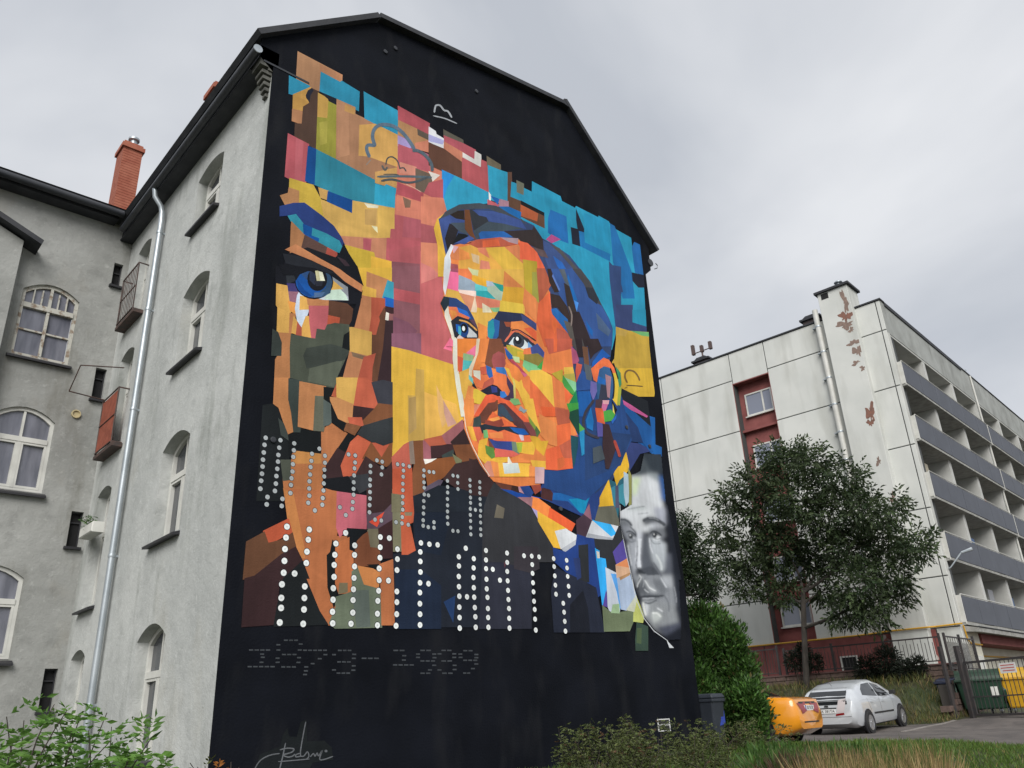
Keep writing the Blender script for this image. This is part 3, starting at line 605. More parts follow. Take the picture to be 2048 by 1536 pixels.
MURAL['mural_portrait'] = '''
T 0 0 1
#dd8048 891,514 901,491 950,480 999,475 1036,476 1069,498 1084,540 1100,587 1104,626 1135,667 1141,690 1145,727 1153,770 1156,800 1140,832 1156,872 1140,873 1145,936 1088,940 1078,968 1037,972 987,962 976,950 960,928 942,891 929,858 927,826 915,778 905,704 902,670 888,633 881,607 888,592 885,560
#35456a 891,514 877,439 892,424 918,411 958,408 992,413 1050,444 1067,452 1084,478 1103,488 1138,512 1168,550 1178,562 1197,600 1217,638 1224,657 1223,685 1219,718 1200,770 1153,785 1145,727 1141,690 1135,667 1104,626 1100,587 1084,540 1069,498 1036,476 999,475 950,480 901,491
#26467c 1152,768 1230,760 1244,800 1262,880 1240,925 1215,960 1170,1000 1088,975 1088,940 1145,936 1140,873 1156,872 1140,832
#27406c 1170,860 1262,870 1240,930 1170,960
T 860 400 .09766
#dcb045 335,238 148,400 82,590 160,950 168,1560 292,1560 302,1200 318,1168 202,600 178,400
#3c4f86 180,400 380,308 702,420 702,482 420,482 330,702 342,1042 320,1152
#272428 400,498 572,568 482,882 360,1042 308,802
#2c2420 400,298 520,238 682,228 692,402 520,372
#46525e 418,478 702,478 752,702 600,642 500,542
#40464e 178,402 330,248 600,108 1000,78 1350,138 1600,248 1850,388 1985,502 1530,312 1200,172 800,172 600,192 400,292
#33363c 800,208 900,198 1000,330 1152,370 1182,452 900,642
#3c5088 868,208 1000,228 1300,248 1532,310 1852,428 1955,592 1200,432 1150,342 1000,312
#3e4a54 898,642 1180,458 1500,498 1902,588 1500,632 1100,652 950,802
#6e452c 708,213 792,213 862,650 922,802 858,792 718,602
#2a62a8 1048,658 1500,658 1702,760 1430,772 1250,822 1038,822 1000,702
#342a2c 1528,648 2060,625 2060,915 1810,802 1700,762
#1d64a4 1398,138 1600,148 1852,258 1842,392 1600,262
#3f5490 488,882 780,738 882,790 700,902
#191c20 468,882 580,698 720,718 782,742 500,872
#191c20 700,907 932,828 880,872
#e0a84e 588,992 900,918 1500,958 1905,1290 1905,1560 590,1560
#d8b048 1148,1008 1520,968 1885,1290 1885,1560 1560,1485
#d88060 968,978 1122,978 1202,1182 1000,1062
#e8924e 588,998 782,1098 802,1202 588,1232
#ddc098 848,1108 992,1158 992,1302 880,1262
#cf8068 1038,1248 1192,1278 1222,1420 1060,1560 1000,1560
#d0d8a0 788,1398 972,1478 962,1560 850,1522
#cc7c52 1538,978 1800,938 2060,1340 1902,1302
#dd5e3c 1808,888 1920,868 2060,988 2060,1232 1900,1102
#b05844 798,902 940,828 1430,778 1700,798 1792,902 1500,952 950,972
#d86440 1078,850 1382,820 1422,932 1080,962
#a88e96 1438,773 1792,798 1782,902 1600,852
#cc7c50 468,1080 582,978 582,1222 440,1202 398,1132
#a05458 428,1318 552,1338 572,1482 428,1482
#d8a8b0 428,928 562,968 480,1082
#d2d8de 430,928 462,960 392,1132 412,1252 382,1560 278,1560 300,1200
T 1040 400 .09766
#3c5080 448,828 700,948 1305,1540 650,1540 520,1232
#4c4c50 598,898 802,998 1295,1540 1150,1482 820,1102
#2a62b0 678,1158 852,1288 985,1502 900,1540 760,1352
#342c2c 278,558 452,802 472,1042 300,962 0,832 0,642 250,630
#5a4a4c 248,968 492,1048 562,1182 400,1142
#dc6444 0,858 150,898 332,1080 492,1392 482,1540 360,1502 300,1302 0,1202
T 1040 540 .09766
#b19a35 60,-200 332,-160 372,682 100,402
#9c9a48 250,58 342,58 372,672 250,522
#d4804c 88,388 372,688 372,1082 100,862 48,652
#aa5a42 338,-20 500,-20 622,302 420,642 388,692
#d4643f 378,688 602,458 632,902 982,1302 1052,1560 500,1560 338,1082
#d8683c 700,1000 760,1150 700,1300 640,1100
#b35a48 748,1198 982,1302 1062,1560 760,1560
#34528c 618,-10 1100,-10 1402,248 1645,722 1805,1010 1872,1202 1862,1560 1150,1560 1050,1202 778,442
#454548 1080,-10 1232,-10 1452,288 1655,722 1580,682 1380,452 1300,282
#2c3038 1338,368 1482,380 1602,600 1562,692 1400,562
#1d66ac 978,98 1152,600 1152,852 1050,622 950,252
#4c8fe0 1108,638 1182,680 1150,855
#545e68 800,0 900,0 1000,330 940,300
#352a26 558,-10 620,-10 782,442 700,452 598,252
#38302e 898,278 1002,350 1062,560 1152,882 1050,1102 960,702
#32282a 1058,878 1202,868 1302,1100 1452,1482 1350,1560 1130,1560 1060,1102
#352a28 618,498 802,540 952,760 1042,1102 980,1052 760,762 650,762
#2764a6 638,818 730,798 962,1020 982,1302 880,1182 660,902
#585450 898,1048 1042,1098 1132,1560 1000,1352
s 30 #887a74 990,750 1050,920 1040,1150
#5a78b8 668,98 802,400 790,422 658,132
#4a6080 1558,898 1650,998 1842,1250 1800,1352 1600,1202
#1b5ea6 1338,1048 1472,1250 1472,1362 1400,1252
T 870 540 .09766
#d8ac50 478,0 1800,0 1822,902 1300,862 1100,1102 1050,1402 900,1452 848,1152 720,852 430,602 220,542 258,382
#d4d6da 188,-10 302,-10 200,522 168,382 178,202
#a2566a 328,-10 462,-10 462,82 328,52
#e8709a 308,48 462,68 472,432 248,372
#e88050 478,-10 702,-10 742,110 742,222 478,112
#d2d8a4 688,-10 872,18 862,112 760,92
#90a0b0 488,118 752,228 822,290 822,442 478,402
#e0a838 758,128 1032,198 1042,352 758,222
#60c0c4 818,298 1062,368 1082,452 828,432
#30a0a6 828,438 1062,448 1255,602 1050,572 838,542
#a8bca8 1048,238 1172,258 1375,450 1342,622 1250,602 1078,432
#a8b4c4 1058,238 1162,258 1202,312 1060,332
#2c9a90 1173,263 1405,328 1392,442 1330,422
#cd8a6c 498,458 822,538 832,702 740,852 620,702 500,482
#e8cfc4 478,418 822,448 822,542 500,462
#d57f66 838,543 1335,648 1335,762 1130,782 960,692 950,782 838,752
#e4ccb0 808,538 842,760 832,862 738,852
#dfd6b8 968,698 1102,778 1142,862 978,862
#80b888 1128,788 1325,778 1302,852 1190,852
#e0c04c 1338,638 1795,698 1785,882 1318,842
#d8864e 1418,38 1795,362 1398,342
#d2a038 1408,358 1805,378 1815,692 1368,622
#d4804c 1828,398 2060,600 2060,1062 1900,902 1798,682
#2c4476 178,558 432,598 652,758 782,1000 852,1205 700,1052 480,802 270,752 200,852 113,690
#25323c 178,558 272,578 262,752 190,862 113,690
#2a68c0 428,778 642,858 722,992 680,972 468,882
#e07850 258,768 432,778 472,880 682,980 662,1032 460,962 340,1052 268,902
#e0904a 300,840 400,850 430,900 350,1000
#e0dccc 198,862 260,748 272,900 332,1060 402,1352 432,1502 370,1560 330,1332 198,952
#5c4458 688,1048 792,1028 852,1180 862,1232 758,1132
#e0763e 518,1398 862,1388 852,1560 560,1560
#2a2c34 328,1058 460,958 682,1030 862,1230 882,1352 850,1402 620,1402 510,1332 450,1382 400,1372
#ccd0d2 638,1148 832,1328 842,1372 658,1372
#d8c8c0 500,1340 560,1400 480,1460 450,1400
e #1f3f78 580,1230 90,142
#1c5cb0 428,1128 482,1138 482,1302 438,1252
#4aa8c0 478,1168 522,1178 512,1332 478,1302
e #15181e 585,1195 58,85
e #e8ecec 575,1205 20,38
s 32 #d8a05a 480,1030 640,1070 760,1160 855,1250
#f07898 300,1408 342,1438 362,1560 228,1560
#2c3450 1298,858 1782,908 2060,1105 2060,1255 1760,1052 1480,1052 1440,1112 1198,1022
#3c4674 1758,918 2060,1110 2060,1248 1800,1062
#2a5c98 1178,1008 1440,1108 1402,1302 1300,1372 1160,1452 1058,1372 1088,1082
#2a90a0 1088,1068 1182,1038 1202,1252 1150,1442 1058,1362
#3c3440 1328,1048 1552,1058 1542,1212 1452,1432 1330,1560 1150,1560 1300,1370
#9a5038 1418,1078 1552,1088 1542,1162 1450,1152
#dd8448 1558,1078 1782,1058 2060,1258 2060,1445 1720,1232 1550,1192
#dc6440 1828,1208 1952,1188 2060,1278 2060,1445
#e08a48 878,1098 1052,1180 1062,1382 1132,1560 900,1560
#c85a42 1058,1378 1152,1448 1132,1560 1058,1560
#30323c 1398,1502 1570,1288 1702,1298 1962,1470 2060,1560 1400,1560
T 890 680 .09766
#dcdccc 168,-10 242,-10 252,300 272,652 332,1052 402,1560 328,1560 220,902 158,402
#e2843e 250,-10 642,-10 622,100 562,330 380,402 250,652
#e87a9c 620,118 602,312 570,332 438,272
#98c090 378,288 562,328 552,432 358,422
#58bcbc 348,428 532,448 480,562 338,652
#c85c44 258,348 352,378 332,652 280,682
#e0b050 288,678 482,598 482,802 552,902 470,1002 400,1272 338,1052
#e08448 688,-10 912,-10 832,452 740,452 702,602 588,602 640,422 660,202
#7c4c38 908,-10 1132,-10 1202,202 1222,382 970,422 960,562 848,542 818,482
#9a5050 978,318 1090,248 1202,298 1222,482 1192,572 988,572 958,422
#e4d4b8 648,-10 692,-10 662,252 540,622 532,742 488,742 500,562 620,332
#c05a44 718,578 822,558 862,690 738,702
#e0764a 718,718 852,748 962,768 1042,698 1222,728 1252,902 980,922 760,1002 648,952 598,802 560,740
#b05848 798,882 960,778 1002,882 758,1002
#2f5ea0 838,538 932,578 962,742 900,772 858,692
#3872b4 1038,573 1212,578 1255,732 1048,642
#d8d8c8 578,638 702,648 707,812 588,732
#e4b44a 1588,538 1700,638 2060,648 2060,1402 1830,1560 1700,1560 1500,1052 1400,902 1218,578 1290,598 1500,852 1600,742
#e07848 1038,678 1232,728 1252,932 1335,1102 1270,1142 1100,1002 988,922
#242634 718,1052 880,968 970,928 1052,958 1142,1050 1132,1132 940,1152
#384080 938,958 1042,978 1052,1062 958,1072
#3878c4 1128,1068 1202,1068 1252,1150 1242,1192 1128,1172
#4c3a54 1258,758 1402,980 1412,1202 1290,1262 1198,1202 1300,1142 1332,1052 1268,902
#202830 548,818 642,1002 560,942
#70c0c0 488,738 552,800 562,892 488,802
#e0c048 558,1028 640,1018 822,1130 702,1312 558,1272
#e49050 478,948 562,998 542,1352 460,1560 388,1560 400,1252
#d88870 558,1348 702,1328 600,1560 500,1560
#e88848 1268,478 1490,558 1602,752 1500,852 1368,762
#e07f48 1558,778 1700,748 1882,970 1730,1142 1600,952
#e27848 1728,1138 1880,968 2060,898 2060,1402 1830,1560 1780,1560
#d0c470 1380,758 1420,900 1430,1190 1410,1190 1400,980
#e06040 828,1148 960,1128 1122,1188 1290,1268 1610,1560 1480,1560 1180,1332 1060,1262 880,1282 700,1560 588,1560
#74442e 878,1268 1062,1248 1052,1402 960,1482 860,1560 700,1560
#5a3a3c 1078,1328 1182,1318 1500,1560 1078,1560
#3c4c5c 1088,1348 1172,1398 1162,1560 1088,1560
#c8d4d8 1308,82 1400,-40 1560,-40 1702,100 1692,182 1600,182 1450,122
e #383e48 1500,40 105,118
e #1c2026 1490,10 60,70
e #e8ecec 1470,-20 20,28
#6a9cd0 1698,58 1792,150 1700,182
s 40 #d87058 1215,40 1360,-140 1455,-190 1600,-140 1800,60
s 22 #2a2c34 1350,-190 1490,-200 1650,-110 1850,20
#b0a43c 1258,118 1440,148 1622,240 1602,422 1368,332 1298,262
#c8a438 1480,250 1610,260 1600,410 1480,340
s 32 #e8b058 1330,110 1480,170 1640,230
#e07a4c 1618,198 1802,148 1740,302 1598,282
#2c5ca0 1218,168 1300,258 1402,370 1300,392 1248,302
#41508c 1748,168 1880,88 2035,280 2035,392 1880,272 1768,292
#84783c 1618,318 1890,288 2015,390 1860,542 1618,432
#78bc88 1608,428 1872,538 1985,632 1700,642 1588,532
#3f9a48 2015,408 1992,622 1888,562
#b4c890 1378,348 1502,368 1512,462 1418,442
#b04a58 1288,398 1402,438 1665,720 1600,742 1508,582 1348,452
#d06888 1538,648 1665,718 1620,752
#88b878 1298,1258 1402,1208 1532,1310 1418,1332
#8c9ca4 1538,1368 1655,1480 1508,1442
T 1060 680 .09766
#e0804a 298,248 852,168 862,562 680,642 450,702 238,622
#b85a46 298,-10 842,-10 842,172 380,282
#d8663e 480,-10 540,-10 530,230 480,240
#e4b84c 0,638 222,628 402,730 452,800 492,1402 230,1082 130,962 0,802
#e0804c 448,778 652,880 832,1150 730,1302 782,1560 500,1402
#de7044 0,848 130,968 222,1080 492,1400 502,1560 90,1560 0,1102
#dd6238 220,1380 492,1400 500,1560 260,1560
#b86048 510,1390 700,1420 780,1560 520,1560
#e0b850 688,578 862,568 892,702 698,722
#b09c38 448,698 652,618 652,872 560,802
#b4aa50 690,720 892,700 920,880 700,780
#84c494 698,778 922,878 935,1022 888,1082
#4a9c4c 668,738 902,1080 860,1122 698,962 658,862
#e26a40 698,998 832,1148 718,1292
#1f8450 930,1038 962,1302 778,1332
#3f9440 748,1318 972,1298 985,1422 800,1482
#4a4848 858,98 960,248 1072,342 1102,152 1050,-10 890,-10
#30262a 918,-10 1042,-10 1075,342 978,342
#6a4a38 1068,148 1162,158 1192,502 1150,742 1108,502
#33282a 1148,-10 1382,-10 1455,170 1300,282 1230,382
#a05070 838,148 932,238 985,420 950,482 868,482
#c85a48 948,488 1045,518 1002,742 938,862 928,642
#2c4f8c 998,738 1062,638 1245,758 1245,1002 945,1035 940,900
#545c64 1098,498 1262,558 1242,832 1150,802
#1f58a6 1468,198 1625,340 1500,382 1248,562 1278,462
#1f5ca4 978,1068 1212,1068 1242,1252 1100,1560 1000,1560
#345c88 1398,598 1500,538 1622,578 1695,760 1705,1002 1640,1205 1380,1205 1348,862
#2262aa 1378,748 1532,828 1522,902 1388,882
#333848 1448,928 1562,948 1602,1202 1400,1232
#a07880 1538,718 1642,768 1612,1182 1578,1162
#6a64a4 1238,858 1342,888 1352,1052 1280,1242 1228,1062
#e07044 1248,602 1400,458 1500,378 1602,418 1735,620 1745,692 1680,702 1620,562 1500,532 1400,592 1350,855 1298,822
#d8b840 1678,698 1742,688 1815,850 1805,1052 1770,1335 1688,1222 1720,952
#3c8460 1748,558 1835,680 1855,900 1820,985 1790,802
#98a040 1808,978 1855,978 1822,1335 1778,1325
s 28 #1a1c24 1630,580 1690,760 1710,960 1690,1210
s 24 #1a1c24 1700,490 1790,790
s 55 #3c3a44 1300,1230 1150,1440 1100,1560 1080,1700 1130,1880 1250,1960 1400,2010
#4a3840 1338,1238 1455,1238 1455,1402 1338,1402
#c06a94 1488,1248 1605,1248 1520,1475 1448,1475
#d8a0a8 1480,1250 1600,1250 1590,1310 1490,1300
T 1060 800 .09766
#e08a50 178,298 532,498 552,952 380,902 198,702
#dd6a40 538,538 802,478 822,742 975,742 820,802 820,932 558,962
#e06640 328,1028 552,958 822,928 855,1392 540,1432 298,1412
#b86048 508,188 782,218 802,462 560,502
#bc6048 598,948 820,818 832,1182 678,1182
#c8643c 560,1220 680,1180 690,1330 560,1430
#1e4c3c 808,258 972,198 992,500 995,712 798,382
#22505a 828,738 972,768 962,952 900,1285 868,1392 838,1002
#2884b4 1008,598 1092,618 1092,1102 1050,1135 1008,742
#58a044 998,498 1092,598 1008,642
#1f70b4 1138,428 1232,158 1282,438 1262,622 1158,562
#5c58a0 1358,448 1462,498 1482,742 1378,742
#3c2c30 1488,488 1602,518 1682,802 1752,952 1600,1402 1540,1402 1478,952
#4a545c 1278,998 1442,948 1512,1202 1288,1292
s 60 #a8483c 1710,830 1790,1050 1825,1170
#d0603c 1328,178 1462,188 1502,302 1512,485 1368,442
#4a9c44 1498,248 1642,208 1722,302 1660,422 1518,442
#14161c 1660,0 1762,202 1722,292 1678,102
#e0cc60 1680,78 1722,290 1690,240
#2c64b8 1660,440 1760,300 1740,380 1670,480
T 900 800 .09766
#e8904e 298,-10 472,-10 472,332 380,562 308,562 278,202
#e8b048 358,558 472,558 532,832 450,832
#e8804a 448,838 572,878 582,1092 480,952
#dc6a50 468,558 612,548 662,672 570,882 538,802
#e2864a 1268,1148 1700,1078 1762,988 1935,1150 1945,1272 1650,1275 1270,1275
#e6b444 598,848 762,778 720,952 738,1090 840,1192 1150,1148 1182,1252 960,1302 700,1292 568,1152 578,952
#e2b444 1338,878 1692,868 1722,1000 1692,1112 1400,1072
#d0a238 1618,738 1762,748 1852,858 1995,848 1902,1132 1758,1002
#e4b44a 1478,-10 1682,-10 1762,402 1835,652 1760,745 1800,622 1598,342
#e8b648 958,1308 1382,1308 1622,1318 1622,1560 1000,1560
#e8b648 1648,1248 1932,1268 1942,1402 1680,1352
#d8907a 758,1268 852,1278 902,1560 780,1560 698,1332
#e89050 828,1258 962,1298 992,1560 900,1560
#e89050 1618,1358 1742,1388 1742,1560 1618,1560
#caa8ac 1738,1388 1912,1398 1902,1700 1738,1700
#ccd6d4 1078,1308 1372,1308 1412,1482 1108,1502
#e8e4d4 1178,1148 1252,1302 1178,1302
#e06040 598,148 830,-10 942,-10 880,62 620,302 478,342
#dd6240 1028,-10 1202,28 1582,420 1702,562 1500,472 1130,122
#6c4034 778,78 932,58 942,202 830,232 750,382 690,472 618,452 598,322
#3c4848 488,388 602,338 622,542 468,542
#54383c 1028,78 1122,88 1502,468 1755,742 1600,722 1350,562 1280,452 1038,302
#3c4c5c 1008,98 1082,128 1282,420 1230,432 998,252
#7a4444 1498,468 1652,478 1742,600 1765,742 1650,722
#e06a40 868,258 952,328 1352,548 1200,562 1000,562 838,542 698,502 778,402
#e89a50 798,398 982,358 1002,412 878,462
#8c4438 718,428 880,458 1042,408 1082,512 980,572 718,522
#e07048 718,588 850,598 970,638 1100,608 1430,728 1622,738 1632,852 1100,862 778,792
#e88a50 798,688 1052,678 1072,782 828,762
#26303a 608,538 700,508 860,548 980,568 1200,558 1342,568 1605,722 1430,722 1100,602 970,642 850,602 708,592 650,672
#1e5cac 1218,568 1502,608 1585,702 1440,712 1300,642
#78b878 678,638 742,628 762,762 690,772
#7a4a38 778,798 852,818 902,1002 798,952
#38488a 788,808 950,858 1262,868 1262,1062 918,992
#6c8070 1258,868 1332,878 1352,1010 1402,1105 1278,1062
#5e8840 718,948 872,998 902,1162 840,1192 738,1092
#d8665a 918,1008 1270,1058 1395,1120 1300,1152 918,1162
#d0c4cc 1408,728 1482,738 1492,822 1450,822
#9cb040 1360,900 1460,890 1440,1060 1380,1060
#7c9440 1598,338 1762,578 1750,642 1618,452
#4c6a40 1758,558 1825,660 1770,755 1738,622
#8c9ca4 1398,188 1562,208 1500,262
#80b878 1238,-10 1382,-10 1422,82 1298,92
s 14 #e8e4d4 270,200 320,600 440,930 640,1320 800,1560
'''
MURAL['cloud_outline'] = '''
T 540 90 .15625
s 44 #5d6f80 1275,1440 1238,1350 1250,1285 1350,1290
s 44 #5d6f80 1345,1300 1310,1180 1335,1075 1420,1022 1560,1035 1680,1110 1780,1230 1850,1345
s 40 #54626c 1820,1352 1900,1360 1990,1420 2060,1520 2075,1620
s 26 #8a8078 1230,1536 1290,1470
s 16 #454d50 1480,1536 1500,1455 1560,1432 1625,1480 1655,1560 1660,1590
s 16 #454d50 1660,1580 1710,1575 1740,1620
T 540 320 .15625
s 14 #454d50 1450,185 1600,185 1650,200
s 30 #54636b 1370,215 1640,210 1860,215 2070,225
s 28 #4a5257 1420,270 1560,250 1740,290 1880,275 2030,215
s 26 #5a5a58 1430,70 1470,130 1500,90
%
T 780 180 .15625
s 22 #a0a4aa 565,290 575,230 590,198 640,200 690,260 740,275 790,355
s 15 #a0a4aa 550,330 700,365 855,430
%
T 1180 640 .09766
s 34 #7a6038 760,1290 712,1180 722,1080 790,1032 900,1060 980,1160 1012,1245
s 22 #5a4830 740,1340 930,1350 1080,1362
s 20 #7a6038 700,1400 760,1372
'''
MURAL['signature'] = '''
T 490 1420 .1172
#1b1f21 180,1010 250,760 600,620 640,440 720,300 750,450 880,460 950,200 1050,160 1060,540 1350,520 1480,640 1500,850 1150,900 1100,1010
s 20 #63666a 1035,200 990,430 945,700 950,800
s 20 #63666a 690,560 640,800 590,1000
s 20 #63666a 165,1000 260,860 420,772 590,742
s 22 #63666a 590,680 720,652 830,665 790,722 650,765 720,802 800,790 850,752
s 20 #63666a 930,740 870,760 860,800 940,790 1000,785 1060,712 1085,790 1045,835
s 20 #63666a 1110,800 1165,742 1190,790 1230,732 1250,785 1315,690 1270,835 1350,842 1500,790
s 18 #63666a 560,882 800,862 1100,835
e #63666a 1380,700 26,22
'''
DOTS = '''
T 500 760 .15625 .037 #a9afb1
200,740 185,830 175,928 165,1020 160,1108 152,1200 142,1290 132,1392 387,772 373,867 362,960 357,1045 348,1137 337,1230 330,1327 318,1420
565,812 560,900 553,985 548,1078 543,1172 530,1258 522,1345 515,1448 793,945 785,1035 775,1115 768,1210 760,1297 755,1390 757,1482 887,880
958,970 958,1060 950,1150 947,1235 942,1325 937,1415 935,1510 1260,953 1345,967 1342,1057 1335,1132 1330,1222 1325,1310 1323,1395 1323,1470
1540,1100 1538,1180 1535,1275 1533,1350 1533,1435 1533,1515 1622,1030 1690,1047 1690,1120 1680,1210 1885,1080 1957,1088 2035,1108
T 470 980 .15625 .037 #a9afb1
415,90 405,185 605,115 595,205 935,165 1120,105 1115,190 1020,262 1505,155 1500,242 1415,322 1340,222 1725,110 1720,195 1718,287 1790,380 1870,392
T 760 840 .1172 .037 #a9afb1
395,865 390,970 385,1090 385,1200 382,1310 380,1420 385,1525 745,860 742,955 745,1065 750,1158 750,1272 742,1385 740,1490 835,885 910,893 822,1288
1145,1040 1148,1145 1148,1240 1145,1350 1145,1455 1240,950 1320,965 1320,1075 1325,1180 1530,1025 1530,1125 1537,1220 1538,1325 1540,1415 1538,1510
1697,1060 1697,1160 1697,1248 1702,1350 1705,1445
T 740 1000 .15625 .037 #a9afb1
415,125 410,220 330,285 405,300 487,318 683,95 680,175 677,260 677,330 742,348 815,355 815,285 988,70 988,148 988,222 992,305 1058,395 1122,400
1280,115 1280,193 1283,270 1285,355 1287,440 1345,128 1412,138 1408,208 1412,290 1413,375 1415,450
T 470 980 .15625 .048 #e2e6e5
662,470 650,610 637,757 630,908 620,1060 598,1208 590,1382 587,1510 570,1697 948,507 935,637 918,790 910,935 760,1070 890,1235 885,1383 880,1530 870,1714
1288,687 1275,830 1267,960 1265,1113 1255,1258 1252,1405 1245,1559 1248,1707 1413,550 1530,710 1527,832 1527,980 1520,1127 1513,1272 1508,1410 1505,1570 1482,1712
1857,603 1855,733 1852,868 1842,1005 1842,1155 1835,1290 1825,1420 1820,1584 1820,1732 1972,617
T 740 1000 .15625 .048 #e2e6e5
348,630 347,757 342,898 233,1032 340,1172 340,1308 338,1462 330,1610 648,550 640,665 640,787 642,922 637,1060 635,1185 635,1328 637,1462 637,1600 757,567 862,575 745,1072
1133,727 1135,845 1133,980 1135,1110 1140,1233 1140,1372 1143,1505 1145,1640 1222,618 1325,752 1323,870 1320,993 1325,1123 1330,1245 1338,1377 1345,1495 1350,1630 1238,1240
1480,647 1480,768 1482,880 1487,1015 1490,1138 1500,1247 1505,1390 1508,1505 1512,1630 1568,888 1660,1027 1750,680 1752,800 1753,915 1758,1035 1763,1158 1768,1275 1775,1390 1778,1515 1782,1640
T 1020 1060 .1367 .048 #e2e6e5
200,378 313,383 420,395 320,507 325,635 332,773 340,905 347,1043 357,1163 362,1305 373,1465 633,420 640,537 650,672 658,808 667,940
823,445 828,557 838,680 850,825 860,957 773,1073 785,1203 795,1337 805,1480
'''
# dashes of the numerals: x0-x1@y or x@y in tile (470,1260) scale .2637
DASH = '''105-275@152 205@183 210@207 200@245 95-310@278 % 370-485@78 328@112 497@107 328@152 490@152 355-475@186 322@214 485@210 322@245 480@246 350-470@280 %
515-705@154 685@187 642@218 588@255 540@280 537@310 530@338 % 780-890@155 750@187 903@185 900@215 775-885@242 900@272 750@303 897@305 770-880@327 % 960-1100@215 %
1200-1295@155 1283@195 1280@228 1197-1365@265 % 1405-1495@155 1387@183 1510@183 1387@208 1512@210 1405-1525@235 1510@268 1478@303 1405-1490@328 %
1565-1650@155 1550@181 1662@181 1662@208 1565-1655@235 1665@268 1550@303 1665@300 1570-1660@328 % 1730-1810@157 1708@183 1830@186 1710@208 1830@210 1730-1845@230 1830@258 1803@293 1730-1790@327'''
# the soft grey portrait: tone patches, blurred together on a fine grid
GREY_OUT = '''
T 1200 880 .0879
700,790 800,760 900,700 980,300 1380,330 1480,1360 1520,1536 700,1536
T 1190 1010 .09766
720,-10 640,50 500,130 490,400 640,1000 750,1536 1760,1536 1480,-10
T 1190 1150 .09766
730,-30 800,300 1000,880 1200,1130 1480,1345 1740,1320 1760,1000 1700,-30
'''
GREY = '''
T 1200 880 .0879
#c8ccd0 690,800 1000,770 1300,880 1380,1300 1440,1560 690,1560
#4a5258 690,650 1000,300 1300,300 1440,700 1280,790 1000,800 850,830 700,820
#2f373f 920,280 1420,340 1450,800 1280,780 1100,650
#c8d8b0 720,870 900,860 800,1260 720,1270
#8c9498 1000,760 1290,760 1340,900 1380,1200 1300,950 1100,830
#2f5690 1310,800 1480,870 1510,1370 1375,1370 1340,1000
T 1190 1010 .09766
#c8ccd0 470,-20 1300,-20 1400,200 1400,560 850,560 480,400
#a8acb8 1180,60 1420,60 1440,420 1250,330
#b0b8b8 620,60 1000,30 1060,90 640,120
#6a6e74 480,270 640,290 745,400 720,460 490,410
#8a8e96 520,420 700,450 840,560 850,720 700,770 620,690
#34383e 670,560 770,590 840,700 740,700 670,650
#d0d4d8 700,605 725,605 725,700 705,700
#a0a4ac 640,780 840,730 840,1290 770,1560 700,1100
#c8ccd4 835,560 950,560 905,1100 925,1300 825,1280 840,900
#565a62 950,540 1090,660 1135,1000 1185,1200 1320,1420 1000,1420 950,1300 920,1000
#4e5258 960,310 1100,235 1290,300 1430,430 1250,355 1000,430
#b0b4bc 1090,370 1280,370 1400,450 1180,470
#74787e 1090,480 1400,460 1440,640 1340,730 1200,710 1090,630
#2c3036 1150,550 1260,570 1340,640 1200,700
#c8ccd0 1245,620 1330,650 1260,700 1230,690
#b2b8be 1090,650 1340,740 1440,800 1440,1300 1340,1400 1150,1130 1120,950
#1e222c 1440,-20 1640,-20 1790,1560 1570,1560 1500,900 1450,600
#5a5e68 1430,1000 1540,1000 1580,1560 1400,1560
T 1190 1150 .09766
#888c92 740,-20 1610,-20 1650,650 950,500
#5c6066 900,-20 1150,250 1010,430 860,350 830,100
#d0d4d8 885,10 935,30 860,240 840,260
#d0d4d8 1000,120 1040,120 1100,240 1240,330 1210,360 1080,280
#6c7076 1150,60 1350,120 1500,300 1400,400 1200,300
#a8acb2 1330,30 1600,20 1640,250 1450,250
#40444a 890,460 1060,410 1410,400 1380,445 1100,500
#8c9094 950,500 1610,600 1730,1100 1450,1260 1200,1110 1000,880
#c4cac8 1140,770 1300,790 1360,860 1210,1010 1150,900
#d0d4d8 950,560 1080,600 1060,830 1000,850
#b8bcc0 1260,670 1340,700 1380,760 1300,740
#4a4e5c 1240,1080 1740,960 1760,1340 1480,1300
#2a2e38 1560,-20 1780,-20 1790,1000 1680,900
#1a1d26 1400,1270 1760,1040 1800,1420 1480,1400
'''
